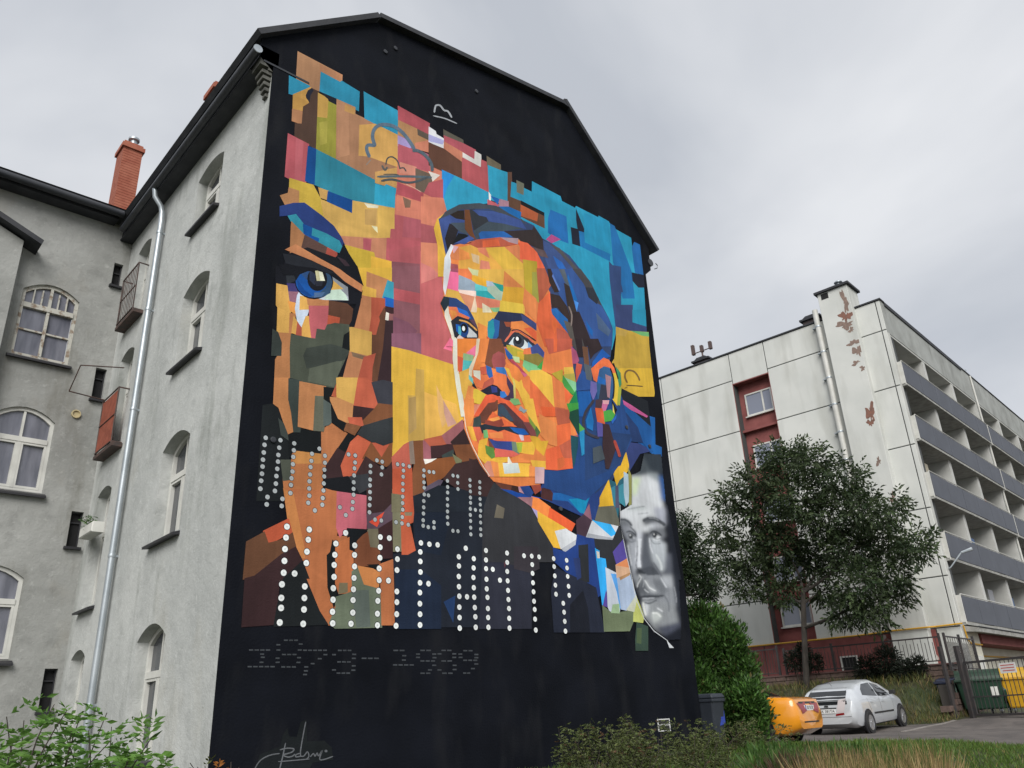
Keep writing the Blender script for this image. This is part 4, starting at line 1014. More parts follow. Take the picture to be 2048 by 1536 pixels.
GREY_DET = '''
T 1190 1010 .09766
s 16 #7c8086 640,95 900,45 1010,32
s 14 #8a8e94 860,190 940,180 1080,165
s 44 #43474d 495,305 580,300 660,340 740,430
s 22 #44484e 690,440 790,530 835,620
s 26 #34383e 620,565 690,540 770,580 835,655
e #24282d 715,640 40,55
e #d8dce0 706,622 13,20
#b4b8be 755,635 825,690 765,702
s 14 #60646a 650,705 720,765 825,735
s 16 #44484e 848,730 852,900 838,1100 826,1250 850,1300
s 16 #dce0e6 818,880 812,1150
#d4d8de 862,690 935,690 905,1100 930,1285 868,1272
s 34 #34383e 850,1310 930,1372 1015,1402
#484c53 955,1310 1100,1255 1200,1300 1310,1430 1050,1440
s 64 #43474d 965,340 1060,282 1200,290 1330,352 1425,425
s 20 #8a8e94 1080,270 1180,270 1290,320
s 30 #2c3036 1110,590 1180,540 1270,570 1350,632
e #202429 1205,615 46,52
e #e4e7ea 1194,603 13,17
#ccd0d4 1250,628 1328,655 1262,702 1235,682
s 16 #d4d8dc 1160,692 1240,732 1312,716
s 14 #5c6066 1120,705 1200,795 1335,790
s 26 #ccd0d6 1100,680 1120,850 1172,1000
s 44 #d0d6d8 1230,1010 1330,1200 1352,1340
s 30 #62666e 1180,1180 1272,1330 1350,1460
s 26 #b8bcc2 660,820 690,1000 740,1250
T 1190 1150 .09766
s 40 #3c4046 905,60 880,200 852,320
s 18 #e4e8ea 888,0 925,60 870,180 845,255
s 18 #e4e8ea 1000,105 1060,200 1110,270 1235,332
s 14 #dce0e4 985,290 1050,342 1085,362
s 12 #a8acb2 960,30 985,150 960,260
s 12 #9a9ea4 1160,180 1200,240 1190,300
s 30 #34383e 880,472 1000,440 1120,442 1250,440 1395,425
s 22 #b0b4ba 960,485 1080,482 1205,472
s 26 #4e5258 1000,562 1100,585 1255,512
s 26 #d8dce0 1255,675 1320,720 1372,752
s 40 #dce0de 1150,785 1250,785 1335,860
s 34 #dcdfd8 965,560 990,700 1032,835
s 22 #c8ccd2 1330,55 1400,180 1455,262
s 10 #b8bcc2 1600,220 1640,420 1655,600
s 30 #6c7076 1400,420 1480,560 1500,760
'''

LET1 = [0, 1.1, 1.65, 2.2, 2.75, 3.3, 3.85, 4.4, 9]
LET2 = [0, 1.5, 2.35, 3.2, 4.0, 4.77, 5.7, 6.5, 9]

# ------------------------------------------------------------------ ground
CX, CY = 4.809, 11.538            # near corner of the painted house
GP = [(0, 0, -1.65), (CX, CY, -0.86), (10, 11.3, -0.8), (15.8, 11.4, -0.7), (24.7, 12.25, -0.8), (27.5, 12.5, -0.70), (20.8, 5.6, -1.02), (15, 4, -1.2), (30.3, 10.2, -0.56),
      (33, 10, -0.5), (35, 4, -0.55), (60, 0, -0.5), (40, -12, -0.8), (-10, 12, -0.95), (0, -25, -1.8), (7, 5.5, -1.3), (12, 8, -1.03), (20, 14, -0.75), (24, 20, -0.6), (18, 28, -0.5), (-20, 30, -0.8), (90, 40, -0.3), (26, 9, -0.83), (20, 9.5, -0.85), (30, -30, -1.0), (-30, -10, -1.6)]
GPA = np.array(GP)
def gz(x, y):
    d2 = (GPA[:, 0] - x) ** 2 + (GPA[:, 1] - y) ** 2 + 1.5
    w_ = d2 ** -1.7
    z = float((w_ * GPA[:, 2]).sum() / w_.sum())
    # grassy bank below the apartment block
    if 11.9 < y < 40:
        k = min(1, max(0, (y - 11.9) / 1.2)); t = min(1, max(0, (x - 28.9) / 2.4)); t = t * t * (3 - 2 * t)
        z = z + (0.72 - z) * t * k
    return z
def sheet(name, xs, ys, m, dz=0.0, keep=None, kind='structure'):
    vs = []; fs = []; idx = {}
    for i, x in enumerate(xs):
        for j, y in enumerate(ys): vs.append((x, y, gz(x, y) + dz))
    ny = len(ys)
    for i in range(len(xs) - 1):
        for j in range(ny - 1):
            if keep and not keep((xs[i] + xs[i + 1]) / 2, (ys[j] + ys[j + 1]) / 2): continue
            fs.append((i * ny + j, (i + 1) * ny + j, (i + 1) * ny + j + 1, i * ny + j + 1))
    me = bpy.data.meshes.new(name); me.from_pydata(vs, [], fs); me.update(); me.materials.append(m)
    me.polygons.foreach_set('use_smooth', [True] * len(me.polygons))
    o = bpy.data.objects.new(name, me); COL.objects.link(o); o['kind'] = kind; return o
M_soil = mat('soil_and_grass', (0.035, 0.05, 0.018), 0.95, (0.06, 0.055, 0.03), 1.2, 8, 0.6, 18, lo=0.4, hi=0.62)
M_asph = mat('worn_asphalt', (0.085, 0.075, 0.07), 0.9, (0.15, 0.13, 0.118), 1.1, 9, 0.5, 60, lo=0.35, hi=0.66, extra=((0.05, 0.045, 0.042), 5, (1, 1, 1), 0.5, 0.7, 0.6))
def lsp(a, b, n): return [a + (b - a) * i / n for i in range(n + 1)]
gx = [-400, -200, -100, -60] + lsp(-40, 60, 150) + [70, 90, 130, 200, 300, 500]
gy = [-400, -200, -100, -60] + lsp(-40, 50, 135) + [60, 80, 120, 200, 300, 500]
sheet('ground', gx, gy, M_soil)
def road_keep(x, y):
    n = 0.3 * math.sin(y * 1.3) + 0.2 * math.sin(y * 3.1 + 1)
    if y > 11.9 and x > 29.0: return False
    if y > 30: return False
    if x < 16.9: return False
    if y > 10.6: return True
    return x > 20.5 + n * 0.5 + max(0, 6 - y) * 0.4
sheet('parking_road', lsp(16.5, 60, 290), lsp(-16, 30, 306), M_asph, 0.012, road_keep)

# ------------------------------------------------------------------ the painted house
HOUSE = empty('tenement_house', (CX, CY, gz(CX, CY)), 'tall grey plastered tenement with a black gable covered by a colourful portrait mural', 'building')
FM = Frame((CX, CY, 0), (1, 0, 0), (0, -1, 0))       # mural gable, u to the right
FA = Frame((CX, CY, 0), (0, 1, 0), (-1, 0, 0))       # grey facade, u away from the corner
YB = CY + 7.9
FB = Frame((0, YB, 0), (1, 0, 0), (0, -1, 0))        # courtyard wing
M_black = mat('black_mural_ground', (0.0045, 0.0055, 0.0085), 0.7, (0.008, 0.0095, 0.0145), 0.9, 5, 0.4, 30, spec=0.08, extra=((0.016, 0.017, 0.02), 2.2, (1, 1, 0.35), 0.52, 0.75, 0.75))
M_plast = mat('grey_plaster', (0.40, 0.415, 0.405), 0.92, (0.52, 0.535, 0.525), 0.8, 8, 0.55, 9, lo=0.3, hi=0.7, spec=0.2,
              extra=((0.27, 0.285, 0.265), 0.9, (1, 1, 0.35), 0.52, 0.72, 0.75))
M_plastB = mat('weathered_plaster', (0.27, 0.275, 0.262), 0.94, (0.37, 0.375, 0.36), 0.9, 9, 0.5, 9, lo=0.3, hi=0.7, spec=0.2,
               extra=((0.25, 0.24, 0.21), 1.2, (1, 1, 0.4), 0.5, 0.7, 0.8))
def plaster(name, a, b, stain, warm, seed):
    m = bpy.data.materials.new(name); m.use_nodes = True; t = m.node_tree; p = t.nodes['Principled BSDF']; p.inputs['Roughness'].default_value = 0.93; p.inputs['Specular IOR Level'].default_value = 0.2
    tcn = N('ShaderNodeTexCoord', t); last = None
    def noise(scale, st, detail=8, rough=0.6, loc=0.0):
        mp_ = N('ShaderNodeMapping', t); mp_.inputs['Scale'].default_value = st; mp_.inputs['Location'].default_value = (seed + loc, loc, 0); t.links.new(tcn.outputs['Object'], mp_.inputs['Vector'])
        k = N('ShaderNodeTexNoise', t); k.inputs['Scale'].default_value = scale; k.inputs['Detail'].default_value = detail; k.inputs['Roughness'].default_value = rough; t.links.new(mp_.outputs['Vector'], k.inputs['Vector']); return k.outputs['Fac']
    def ramp(f, lo, hi, to=1.0):
        q = N('ShaderNodeMapRange', t); q.inputs['From Min'].default_value = lo; q.inputs['From Max'].default_value = hi; q.inputs['To Max'].default_value = to; t.links.new(f, q.inputs['Value']); return q.outputs['Result']
    def mixc(c1, c2, f):
        x = N('ShaderNodeMixRGB', t)
        if isinstance(c1, tuple): x.inputs['Color1'].default_value = (*c1, 1)
        else: t.links.new(c1, x.inputs['Color1'])
        x.inputs['Color2'].default_value = (*c2, 1); t.links.new(f, x.inputs['Fac']); return x.outputs['Color']
    c = mixc(a, b, ramp(noise(0.55, (1, 1, 1)), 0.35, 0.65)); c = mixc(c, tuple(v * 0.8 for v in a), ramp(noise(3.0, (1, 1, 1), loc=3), 0.52, 0.72, 0.55)); c = mixc(c, tuple(min(1, v * 1.14) for v in b), ramp(noise(7.0, (1, 1, 1), loc=9), 0.58, 0.7, 0.6))
    c = mixc(c, stain, ramp(noise(1.5, (1, 1, 0.22), loc=5), 0.54, 0.75, 0.85)); c = mixc(c, warm, ramp(noise(0.8, (1, 1, 0.6), loc=7), 0.58, 0.75, 0.5)); c = mixc(c, tuple(v * 0.55 for v in a), ramp(noise(14.0, (1, 1, 0.5), loc=2), 0.68, 0.78, 0.6))
    t.links.new(c, p.inputs['Base Color'])
    b1 = N('ShaderNodeBump', t); b1.inputs['Strength'].default_value = 0.55; b1.inputs['Distance'].default_value = 0.06; t.links.new(noise(2.2, (1, 1, 1), loc=1), b1.inputs['Height'])
    b2 = N('ShaderNodeBump', t); b2.inputs['Strength'].default_value = 0.5; b2.inputs['Distance'].default_value = 0.015; t.links.new(noise(24, (1, 1, 1), loc=4), b2.inputs['Height']); t.links.new(b1.outputs['Normal'], b2.inputs['Normal']); t.links.new(b2.outputs['Normal'], p.inputs['Normal'])
    MATS[name] = m; return m
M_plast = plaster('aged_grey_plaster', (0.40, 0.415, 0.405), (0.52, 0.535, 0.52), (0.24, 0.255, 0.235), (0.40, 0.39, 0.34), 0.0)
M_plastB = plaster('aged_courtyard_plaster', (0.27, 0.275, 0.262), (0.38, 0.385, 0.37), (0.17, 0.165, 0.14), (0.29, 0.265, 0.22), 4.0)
M_roof = mat('dark_roofing', (0.018, 0.02, 0.026), 0.7, (0.035, 0.037, 0.043), 3, 6, 0.2)
M_gut = mat('black_sheet_metal', (0.02, 0.023, 0.03), 0.45, (0.035, 0.038, 0.045), 2, 5)
M_zinc = mat('zinc_pipe', (0.36, 0.40, 0.43), 0.42, (0.46, 0.5, 0.53), 2.5, 5, metal=0.55)
M_brick = mat('chimney_brick', (0.30, 0.085, 0.05), 0.9, (0.38, 0.13, 0.08), 5, 6)
M_white = mat('white_window_paint', (0.52, 0.52, 0.49), 0.55, (0.64, 0.64, 0.60), 3, 5)
M_old = mat('peeling_paint', (0.50, 0.49, 0.44), 0.8, (0.26, 0.20, 0.15), 9, 8, lo=0.5, hi=0.62)
M_pane = glass('dark_pane', (0.05, 0.055, 0.065)); M_pane2 = mat('curtain_sky_pane', (0.11, 0.115, 0.145), 0.08, (0.19, 0.195, 0.235), 2.0, 4, stretch=(3, 3, 0.6), spec=0.9)  # second pane colour holds curtain folds and the sky's reflection
M_sill = mat('dark_sill_metal', (0.022, 0.022, 0.026), 0.5)
M_hole = mat('unlit_interior', (0.012, 0.012, 0.013), 0.9)

# gable wall
gp = [(0, -2.4), (10.95, -2.4), (10.95, 11.08), (11.2, 11.3), (11.22, 12.02), (8.2, 15.3), (8.1, 15.27), (2.3, 14.42), (-0.28, 12.3), (-0.28, 11.82), (0, 11.6)]
mb = MB(); mb.prism(FM, gp, -0.03, 0); gw = mb.build('gable_wall', M_black, HOUSE)
# facade A with openings
A1 = [(2.08, 3.4, 9.78, 11.05, 0.16), (2.1, 3.42, 6.62, 8.22, 0.2), (2.14, 3.46, 3.23, 4.93, 0.22), (2.2, 3.52, -0.27, 1.53, 0.24)]
A2 = [(6.25, 7.15, 9.15, 11.1, 0.12), (6.3, 7.22, 5.95, 8.2, 0.14), (6.42, 7.36, 2.55, 4.95, 0.14), (6.5, 7.44, -0.6, 1.55, 0.16)]
holesA = [arch(*a) for a in A1 + A2]
mb = MB(); wall_sheet(mb, FA, [(0.031, -2.4), (7.9, -2.4), (7.9, 11.75), (0.031, 11.75)], holesA, 0.0, 0.34)
fa = mb.build('facade_wall', M_plast, HOUSE)
# courtyard wing wall
B1 = [(2.66, 3.86, 8.1, 9.75, 0.26), (2.6, 3.82, 5.02, 6.65, 0.26), (2.54, 3.78, 1.58, 3.2, 0.24)]
slots = [(4.47, 4.68, 10.45, 11.1), (4.46, 4.70, 7.4, 8.2), (4.46, 4.71, 3.93, 4.72), (4.46, 4.71, 0.6, 1.42)]
holesB = [arch(*a) for a in B1] + [[(a, c), (b, c), (b, d), (a, d)] for a, b, c, d in slots]
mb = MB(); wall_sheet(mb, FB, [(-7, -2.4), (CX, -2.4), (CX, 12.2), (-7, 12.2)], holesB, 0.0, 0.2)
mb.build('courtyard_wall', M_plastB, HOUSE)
# remaining hidden walls so that the body is closed
mb = MB(); FR_ = Frame((CX + 10.95, CY, 0), (0, 1, 0), (1, 0, 0)); mb.box(FR_, 0.35, 15, -2.4, 11.1, -0.3, 0); mb.build('rear_wall', M_plastB, HOUSE)

def window(fr, hole, parent, depth, style, frame_m, pane_m, sill=True):
    fw = 0.075; n0, n1 = -depth - 0.02, -depth + 0.06
    inner = shrink(hole, fw); mb = MB(); ring(mb, fr, hole, inner, n0, n1)
    u0 = min(p[0] for p in inner); u1 = max(p[0] for p in inner); z0 = min(p[1] for p in inner); z1 = max(p[1] for p in inner); um = (u0 + u1) / 2
    H = z1 - z0
    if style == 'old':
        zt = z0 + H * 0.69; mb.box(fr, u0, u1, zt - 0.07, zt + 0.05, n0, n1 + 0.03); mb.box(fr, um - 0.03, um + 0.03, z0, z1 - 0.01, n0, n1 + 0.012)
        zm = z0 + H * 0.34; mb.box(fr, u0, u1, zm - 0.02, zm + 0.02, n0 + 0.01, n1 - 0.01)
        for k in (1, 2):
            for a, b in ((u0, um), (um, u1)): x = a + (b - a) * k / 3; mb.box(fr, x - 0.014, x + 0.014, zt, z1 - 0.09, n0 + 0.01, n1 - 0.005)
        cells = [(a + 0.01, b - 0.01, c, d) for a, b in ((u0, um - 0.02), (um + 0.02, u1)) for c, d in ((z0, zm), (zm, zt - 0.06))]
    elif style == 'two':
        zt = z0 + H * 0.62; mb.box(fr, u0, u1, zt - 0.05, zt + 0.06, n0, n1 + 0.02); mb.box(fr, um - 0.035, um + 0.035, z0, zt, n0, n1 + 0.01)
        mb.box(fr, um - 0.025, um + 0.025, zt, z1 - 0.01, n0, n1 - 0.005)
        for a, b in ((u0, um - 0.035), (um + 0.035, u1)):
            ring(mb, fr, [(a, z0), (b, z0), (b, zt - 0.05), (a, zt - 0.05)], [(a + 0.045, z0 + 0.05), (b - 0.045, z0 + 0.05), (b - 0.045, zt - 0.1), (a + 0.045, zt - 0.1)], n0, n1 + 0.005)
        cells = [(u0, um, z0, zt), (um, u1, z0, zt)]
    w_ = mb.build('window', frame_m, parent)
    top = [p for p in inner]
    zt_ = cells[-1][3] + 0.03
    for a, b, c, d in cells:
        m2 = MB(); nn = -depth + random.uniform(-0.004, 0.004); m2.prism(fr, [(a, c), (b, c), (b, d), (a, d)], nn - 0.006, nn); m2.build('pane', pane_m, w_)
    poly = [(u0, zt_), (u1, zt_)] + [p for p in inner[2:]]
    m2 = MB(); m2.prism(fr, poly, -depth - 0.012, -depth - 0.002); m2.build('pane', pane_m, w_)
    if sill:
        h0 = min(p[1] for p in hole); a = min(p[0] for p in hole) - 0.06; b = max(p[0] for p in hole) + 0.06
        m2 = MB(); m2.hexa([fr(a, h0 - 0.10, -0.0), fr(b, h0 - 0.10, -0.0), fr(b, h0 - 0.12, 0.13), fr(a, h0 - 0.12, 0.13), fr(a, h0 + 0.05, -depth + 0.0), fr(b, h0 + 0.05, -depth), fr(b, h0 - 0.075, 0.13), fr(a, h0 - 0.075, 0.13)])
        m2.build('sill', M_sill, w_)
    return w_
for h in holesA[:4]: window(FA, h, HOUSE, 0.26, 'two', M_white, M_pane)
for h in holesA[4:]: window(FA, h, HOUSE, 0.26, 'two', M_white, M_pane)
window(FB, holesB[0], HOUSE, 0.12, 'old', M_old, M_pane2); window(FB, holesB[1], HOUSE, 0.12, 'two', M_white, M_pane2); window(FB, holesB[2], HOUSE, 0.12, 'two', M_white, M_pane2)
for (a, b, c, d) in slots:
    mb = MB(); ring(mb, FB, [(a, c), (b, c), (b, d), (a, d)], [(a + .03, c + .03), (b - .03, c + .03), (b - .03, d - .03), (a + .03, d - .03)], -0.16, -0.1)
    mb.box(FB, a, b, d - 0.25, d - 0.22, -0.16, -0.11)
    w_ = mb.build('stair_window', M_sill, HOUSE)
    mb = MB(); mb.prism(FB, [(a, c), (b, c), (b, d), (a, d)], -0.19, -0.15); mb.build('pane', M_hole, w_)
    mb = MB(); mb.box(FB, a - 0.05, b + 0.04, c - 0.06, c - 0.005, -0.05, 0.1); mb.build('sill', M_sill, w_)

# roof: three slabs following the gable profile, and the wing roof
def slab(mb, a, b, t, n0, n1):
    (u0, z0), (u1, z1) = a, b; L = math.hypot(u1 - u0, z1 - z0); du, dz = -(z1 - z0) / L * t, (u1 - u0) / L * t
    mb.prism(FM, [(u0, z0), (u1, z1), (u1 + du, z1 + dz), (u0 + du, z0 + dz)], n0, n1)
mb = MB()
slab(mb, (-0.36, 12.2), (2.26, 14.42), 0.12, -15, 0.16); slab(mb, (2.27, 14.43), (8.06, 15.27), 0.12, -15, 0.16)
slab(mb, (8.09, 15.42), (11.42, 11.93), 0.12, -15, 0.16); mb.prism(FM, [(8.02, 15.27), (8.24, 15.26), (8.2, 15.5), (8.08, 15.46)], -15, 0.155)
mb.box(FB, -7, CX + 0.4, 12.24, 12.42, -0.4, 0.42); mb.prism(Frame((-7, YB, 0), (0, 1, 0), (1, 0, 0)), [(-0.45, 12.42), (5.2, 15.2), (5.2, 15.0), (0, 12.3)], 0, 11.8 + 0.5)
RF = mb.build('roof', M_roof, HOUSE)
mb = MB(); mb.box(FA, 0.36, 7.9, 11.752, 11.79, -0.1, 0.30); mb.box(FA, -0.0, 7.9, 11.80, 12.1, -0.1, 0.27); mb.build('eaves_soffit', M_roof, HOUSE)
mb = MB(); mb.box(FB, -7, CX - 0.5, 12.12, 12.235, -0.05, 0.36); mb.build('eaves_soffit', M_roof, HOUSE)
def gutter(pts, r=0.10):
    mb = MB(); mb.tube(pts, r, 10); return mb.build('gutter', M_gut, HOUSE, True)
gutter([FA(-0.1, 11.86, 0.37), FA(7.5, 11.86, 0.37)], 0.085); gutter([FB(-7, 12.24, 0.47), FB(CX - 0.42, 12.24, 0.47)], 0.09)
mb = MB(); mb.tube([FM(11.22, 11.55, 0.02), FM(11.22, 11.55, -14)], 0.11, 10); mb.build('gutter', M_gut, HOUSE, True)
mb = MB(); mb.tube([FM(11.3, 11.35, 0.06), FM(11.42, 11.42, 0.06), FM(11.45, 11.52, 0.06), FM(11.38, 11.56, 0.06)], 0.012, 6); mb.build('gutter_hook', M_gut, HOUSE, True)
mb = MB(); mb.lathe(FA(-0.1, 11.86, 0.37), [(0.088, 0), (0.088, 0.02)], 14, (0, -1, 0)); mb.build('gutter_end', M_zinc, HOUSE, True)
M_corb = mat('corbel_brick', (0.05, 0.05, 0.045), 0.9, (0.13, 0.13, 0.115), 8, 5)
# gable cornice return and the brick corbels under the eaves
mb = MB(); mb.box(FA, 0.0, 0.36, 11.60, 11.66, 0, 0.09); mb.box(FA, 0.0, 0.36, 11.66, 11.80, 0, 0.26); mb.build('cornice', M_corb, HOUSE)
for i in range(5):
    mb = MB(); z = 11.52 - i * 0.115; mb.bbox(FA, 0.03 + 0.02 * i, 0.33 - 0.02 * i, z, z + 0.075, 0.0, 0.20 - i * 0.035, 0.01); mb.build('corbel_brick', M_corb, HOUSE)
# painted ledge line across the gable
mb = MB(); mb.box(FM, -0.2, 0.75, 11.74, 11.78, -0.02, 0.012); mb.build('ledge', M_gut, HOUSE)
# downpipe
u = 5.27; mb = MB()
mb.tube([FA(u, 11.8, 0.36), FA(u, 11.6, 0.33), FA(u, 11.4, 0.17), FA(u, 11.25, 0.13), FA(u, 11.0, 0.12), FA(u, -1.6, 0.12)], 0.062, 14)
dp = mb.build('downpipe', M_zinc, HOUSE, True)
for z in (10.7, 8.7, 6.35, 3.3, 0.6):
    mb = MB(); mb.lathe(FA(u, z, 0.12), [(0.07, -0.03), (0.074, 0), (0.07, 0.03)], 14); mb.box(FA, u - 0.015, u + 0.015, z - 0.02, z + 0.02, 0, 0.07); mb.build('pipe_bracket', M_zinc, dp, True)
# chimneys
def brick_stack(base, wx, wy, h, cap=True):
    x, y, z = base; fr = Frame((x, y, z), (1, 0, 0), (0, 1, 0)); courses = int(h / 0.085); m_ = MB()
    for i in range(courses):
        o = 0.012 * (i % 2); z0 = i * 0.085; m_.box(fr, -wx / 2, wx / 2, z0, z0 + 0.075, -wy / 2, wy / 2); m_.box(fr, -wx / 2 + .012, wx / 2 - .012, z0 + 0.074, z0 + 0.086, -wy / 2 + .012, wy / 2 - .012)
    m_.box(fr, -wx / 2 - .05, wx / 2 + .05, h - 0.2, h - 0.07, -wy / 2 - .05, wy / 2 + .05); m_.box(fr, -wx / 2, wx / 2, h - 0.07, h + 0.02, -wy / 2, wy / 2)
    return m_.build('chimney', M_brick, RF), fr
p = on_y(238, 434, 20.6); p2_ = on_y(264, 300, 20.6)
ch, fr = brick_stack((p.x, p.y, p.z - 0.6), 0.5, 0.62, p2_.z - p.z + 0.6)
mb = MB(); mb.lathe(fr(0.05, p2_.z - p.z + 0.6), [(0.09, 0), (0.09, 0.3), (0.15, 0.32), (0.15, 0.38), (0.05, 0.44)], 14); mb.build('flue_cowl', M_zinc, RF, True)
mb = MB()
for dz_ in (0.75, 1.25): mb.tube([fr(0.3, dz_, 0), fr(1.15, dz_ - 0.05, 0.1)], 0.02, 6)
for dx_ in (0.5, 0.8, 1.1): mb.tube([fr(dx_, 0.35, 0.05), fr(dx_, 1.3, 0.05)], 0.018, 6)
mb.box(fr, 0.55, 1.1, 0.62, 0.66, -0.2, 0.25); mb.build('roof_walkway', M_zinc, RF)
p = on_y(432, 226, 15.2); p2_ = on_y(438, 182, 15.2); brick_stack((p.x, p.y, p.z - 0.9), 0.36, 0.5, p2_.z - p.z + 0.9)
# lean-to stair annexe at the inner left
FX = Frame((0, YB - 0.35, 0), (1, 0, 0), (0, -1, 0))
mb = MB(); mb.prism(FX, [(-3, 6), (2.42, 6), (2.42, 10.75), (-3, 13.0)], -0.34, 0); an = mb.build('annexe_wall', M_plastB, HOUSE)
mb = MB(); mb.prism(FX, [(-3, 13.05), (2.75, 10.66), (2.78, 10.78), (-3, 13.2)], -0.34, 0.25); mb.build('annexe_roof', M_roof, HOUSE)
# french balconies, flower box, vent
M_iron = mat('rusty_iron', (0.045, 0.035, 0.032), 0.7, (0.09, 0.05, 0.04), 8, 5)
def french(u0, u1, z0, z1, slatm=None, proud=0.22):
    m_ = MB()
    for z in (z0, z1): m_.tube([FA(u0, z, 0), FA(u0, z, proud), FA(u1, z, proud), FA(u1, z, 0)], 0.018, 6)
    for u_ in (u0, u1): m_.tube([FA(u_, z0 - 0.1, proud - 0.01), FA(u_, z1, proud)], 0.016, 6)
    m_.tube([FA(u0, (z0 + z1) / 2, proud), FA(u1, (z0 + z1) / 2, proud)], 0.014, 6)
    m_.box(FA, u0 - 0.1, u1 + 0.1, z0 - 0.12, z0 - 0.04, 0, proud)
    b = m_.build('window_railing', M_iron, HOUSE); n = 14 if slatm else 9
    for i in range(n + 1):
        u_ = u0 + (u1 - u0) * i / n; k = MB()
        if slatm: 
            if i < n: k.box(FA, u_ + 0.004, u_ + (u1 - u0) / n - 0.004, z0 + 0.03, z1 - 0.04, proud - 0.02, proud - 0.005); k.build('slat', slatm, b)
        else: k.tube([FA(u_, z0, proud), FA(u_, z1, proud)], 0.009, 5); k.build('bar', M_iron, b)
french(6.15, 7.25, 9.1, 10.3); french(6.2, 7.3, 5.9, 7.15, mat('red_brown_boards', (0.22, 0.055, 0.03), 0.7, (0.3, 0.08, 0.045), 6, 5))
mb = MB(); mb.tube([FA(7.3, 7.2, 0.2), FA(7.32, 7.25, 0.95)], 0.014, 6); mb.tube([FA(6.5, 7.75, 0.1), FA(6.9, 7.75, 0.9)], 0.014, 6); mb.tube([FA(7.32, 7.25, 0.95), FA(6.9, 7.75, 0.9)], 0.012, 6); mb.build('awning_bracket', M_iron, HOUSE)
mb = MB(); mb.bbox(FA, 6.45, 7.35, 4.0, 4.22, 0.02, 0.26, 0.02); fb_ = mb.build('flower_box', M_white, HOUSE)
mb = MB(); mb.lathe(FB(4.2, 6.95, 0.0), [(0.10, 0), (0.10, 0.05), (0.075, 0.05), (0.075, 0.02)], 18, (0, -1, 0)); mb.build('vent_pipe', mat('cream_plastic', (0.5, 0.42, 0.24), 0.6), HOUSE, True)

# ------------------------------------------------------------------ paint the mural on the gable
M_paint = bpy.data.materials.new('mural_paint'); M_paint.use_nodes = True
t = M_paint.node_tree; p_ = t.nodes['Principled BSDF']; p_.inputs['Roughness'].default_value = 0.6; p_.inputs['Specular IOR Level'].default_value = 0.12
at = N('ShaderNodeAttribute', t); at.attribute_name = 'paint'
tcn = N('ShaderNodeTexCoord', t); nn = N('ShaderNodeTexNoise', t); nn.inputs['Scale'].default_value = 1.6; nn.inputs['Detail'].default_value = 7
mr = N('ShaderNodeMapRange', t); mr.inputs['From Min'].default_value = 0.3; mr.inputs['From Max'].default_value = 0.7; mr.inputs['To Min'].default_value = 0.80; mr.inputs['To Max'].default_value = 1.13
mu = N('ShaderNodeVectorMath', t); mu.operation = 'SCALE'
t.links.new(tcn.outputs['Object'], nn.inputs['Vector']); t.links.new(nn.outputs['Fac'], mr.inputs['Value']); t.links.new(at.outputs['Color'], mu.inputs[0]); t.links.new(mr.outputs['Result'], mu.inputs['Scale'])
ms = N('ShaderNodeMapping', t); ms.inputs['Scale'].default_value = (1, 1, 0.12); ns_ = N('ShaderNodeTexNoise', t); ns_.inputs['Scale'].default_value = 11; ns_.inputs['Detail'].default_value = 6
mr2 = N('ShaderNodeMapRange', t); mr2.inputs['From Min'].default_value = 0.3; mr2.inputs['From Max'].default_value = 0.7; mr2.inputs['To Min'].default_value = 0.92; mr2.inputs['To Max'].default_value = 1.08; mu2 = N('ShaderNodeVectorMath', t); mu2.operation = 'SCALE'
t.links.new(tcn.outputs['Object'], ms.inputs['Vector']); t.links.new(ms.outputs['Vector'], ns_.inputs['Vector']); t.links.new(ns_.outputs['Fac'], mr2.inputs['Value']); t.links.new(mu.outputs['Vector'], mu2.inputs[0]); t.links.new(mr2.outputs['Result'], mu2.inputs['Scale'])
t.links.new(mu2.outputs['Vector'], p_.inputs['Base Color'])
bn = N('ShaderNodeTexNoise', t); bn.inputs['Scale'].default_value = 40; bn.inputs['Detail'].default_value = 8
bu = N('ShaderNodeBump', t); bu.inputs['Strength'].default_value = 0.3; bu.inputs['Distance'].default_value = 0.02
t.links.new(tcn.outputs['Object'], bn.inputs['Vector']); t.links.new(bn.outputs['Fac'], bu.inputs['Height']); t.links.new(bu.outputs['Normal'], p_.inputs['Normal'])
PGAIN = 1.1
def wuv(x, y): p = on_y(x, y, CY); return (p.x - CX, p.z)
def clip_u(poly, lo=0.03, hi=10.9):
    for s_, lim in ((1, lo), (-1, -hi)):
        r = []
        for i in range(len(poly)):
            a, b = poly[i], poly[(i + 1) % len(poly)]; da, db = s_ * a[0] - lim, s_ * b[0] - lim
            if da >= 0: r.append(a)
            if da * db < 0: k = da / (da - db); r.append((a[0] + (b[0] - a[0]) * k, a[1] + (b[1] - a[1]) * k))
        poly = r
        if len(poly) < 3: return []
    return poly
LAY = []      # bounding boxes with their layer
def layer(polys):
    if len(polys) > 1:                                     # strokes: take the highest layer of their pieces
        ls = [layer([q]) for q in polys]; m_ = max(ls)
        for k in range(len(polys)): LAY[-1 - k] = (LAY[-1 - k][0], m_)
        return m_
    us = [p[0] for q in polys for p in q]; zs = [p[1] for q in polys for p in q]; b = (min(us), min(zs), max(us), max(zs)); l = 0
    for (c, ll) in LAY:
        if ll >= l and b[0] < c[2] and b[2] > c[0] and b[1] < c[3] and b[3] > c[1]: l = ll + 1
    LAY.append((b, l)); return l
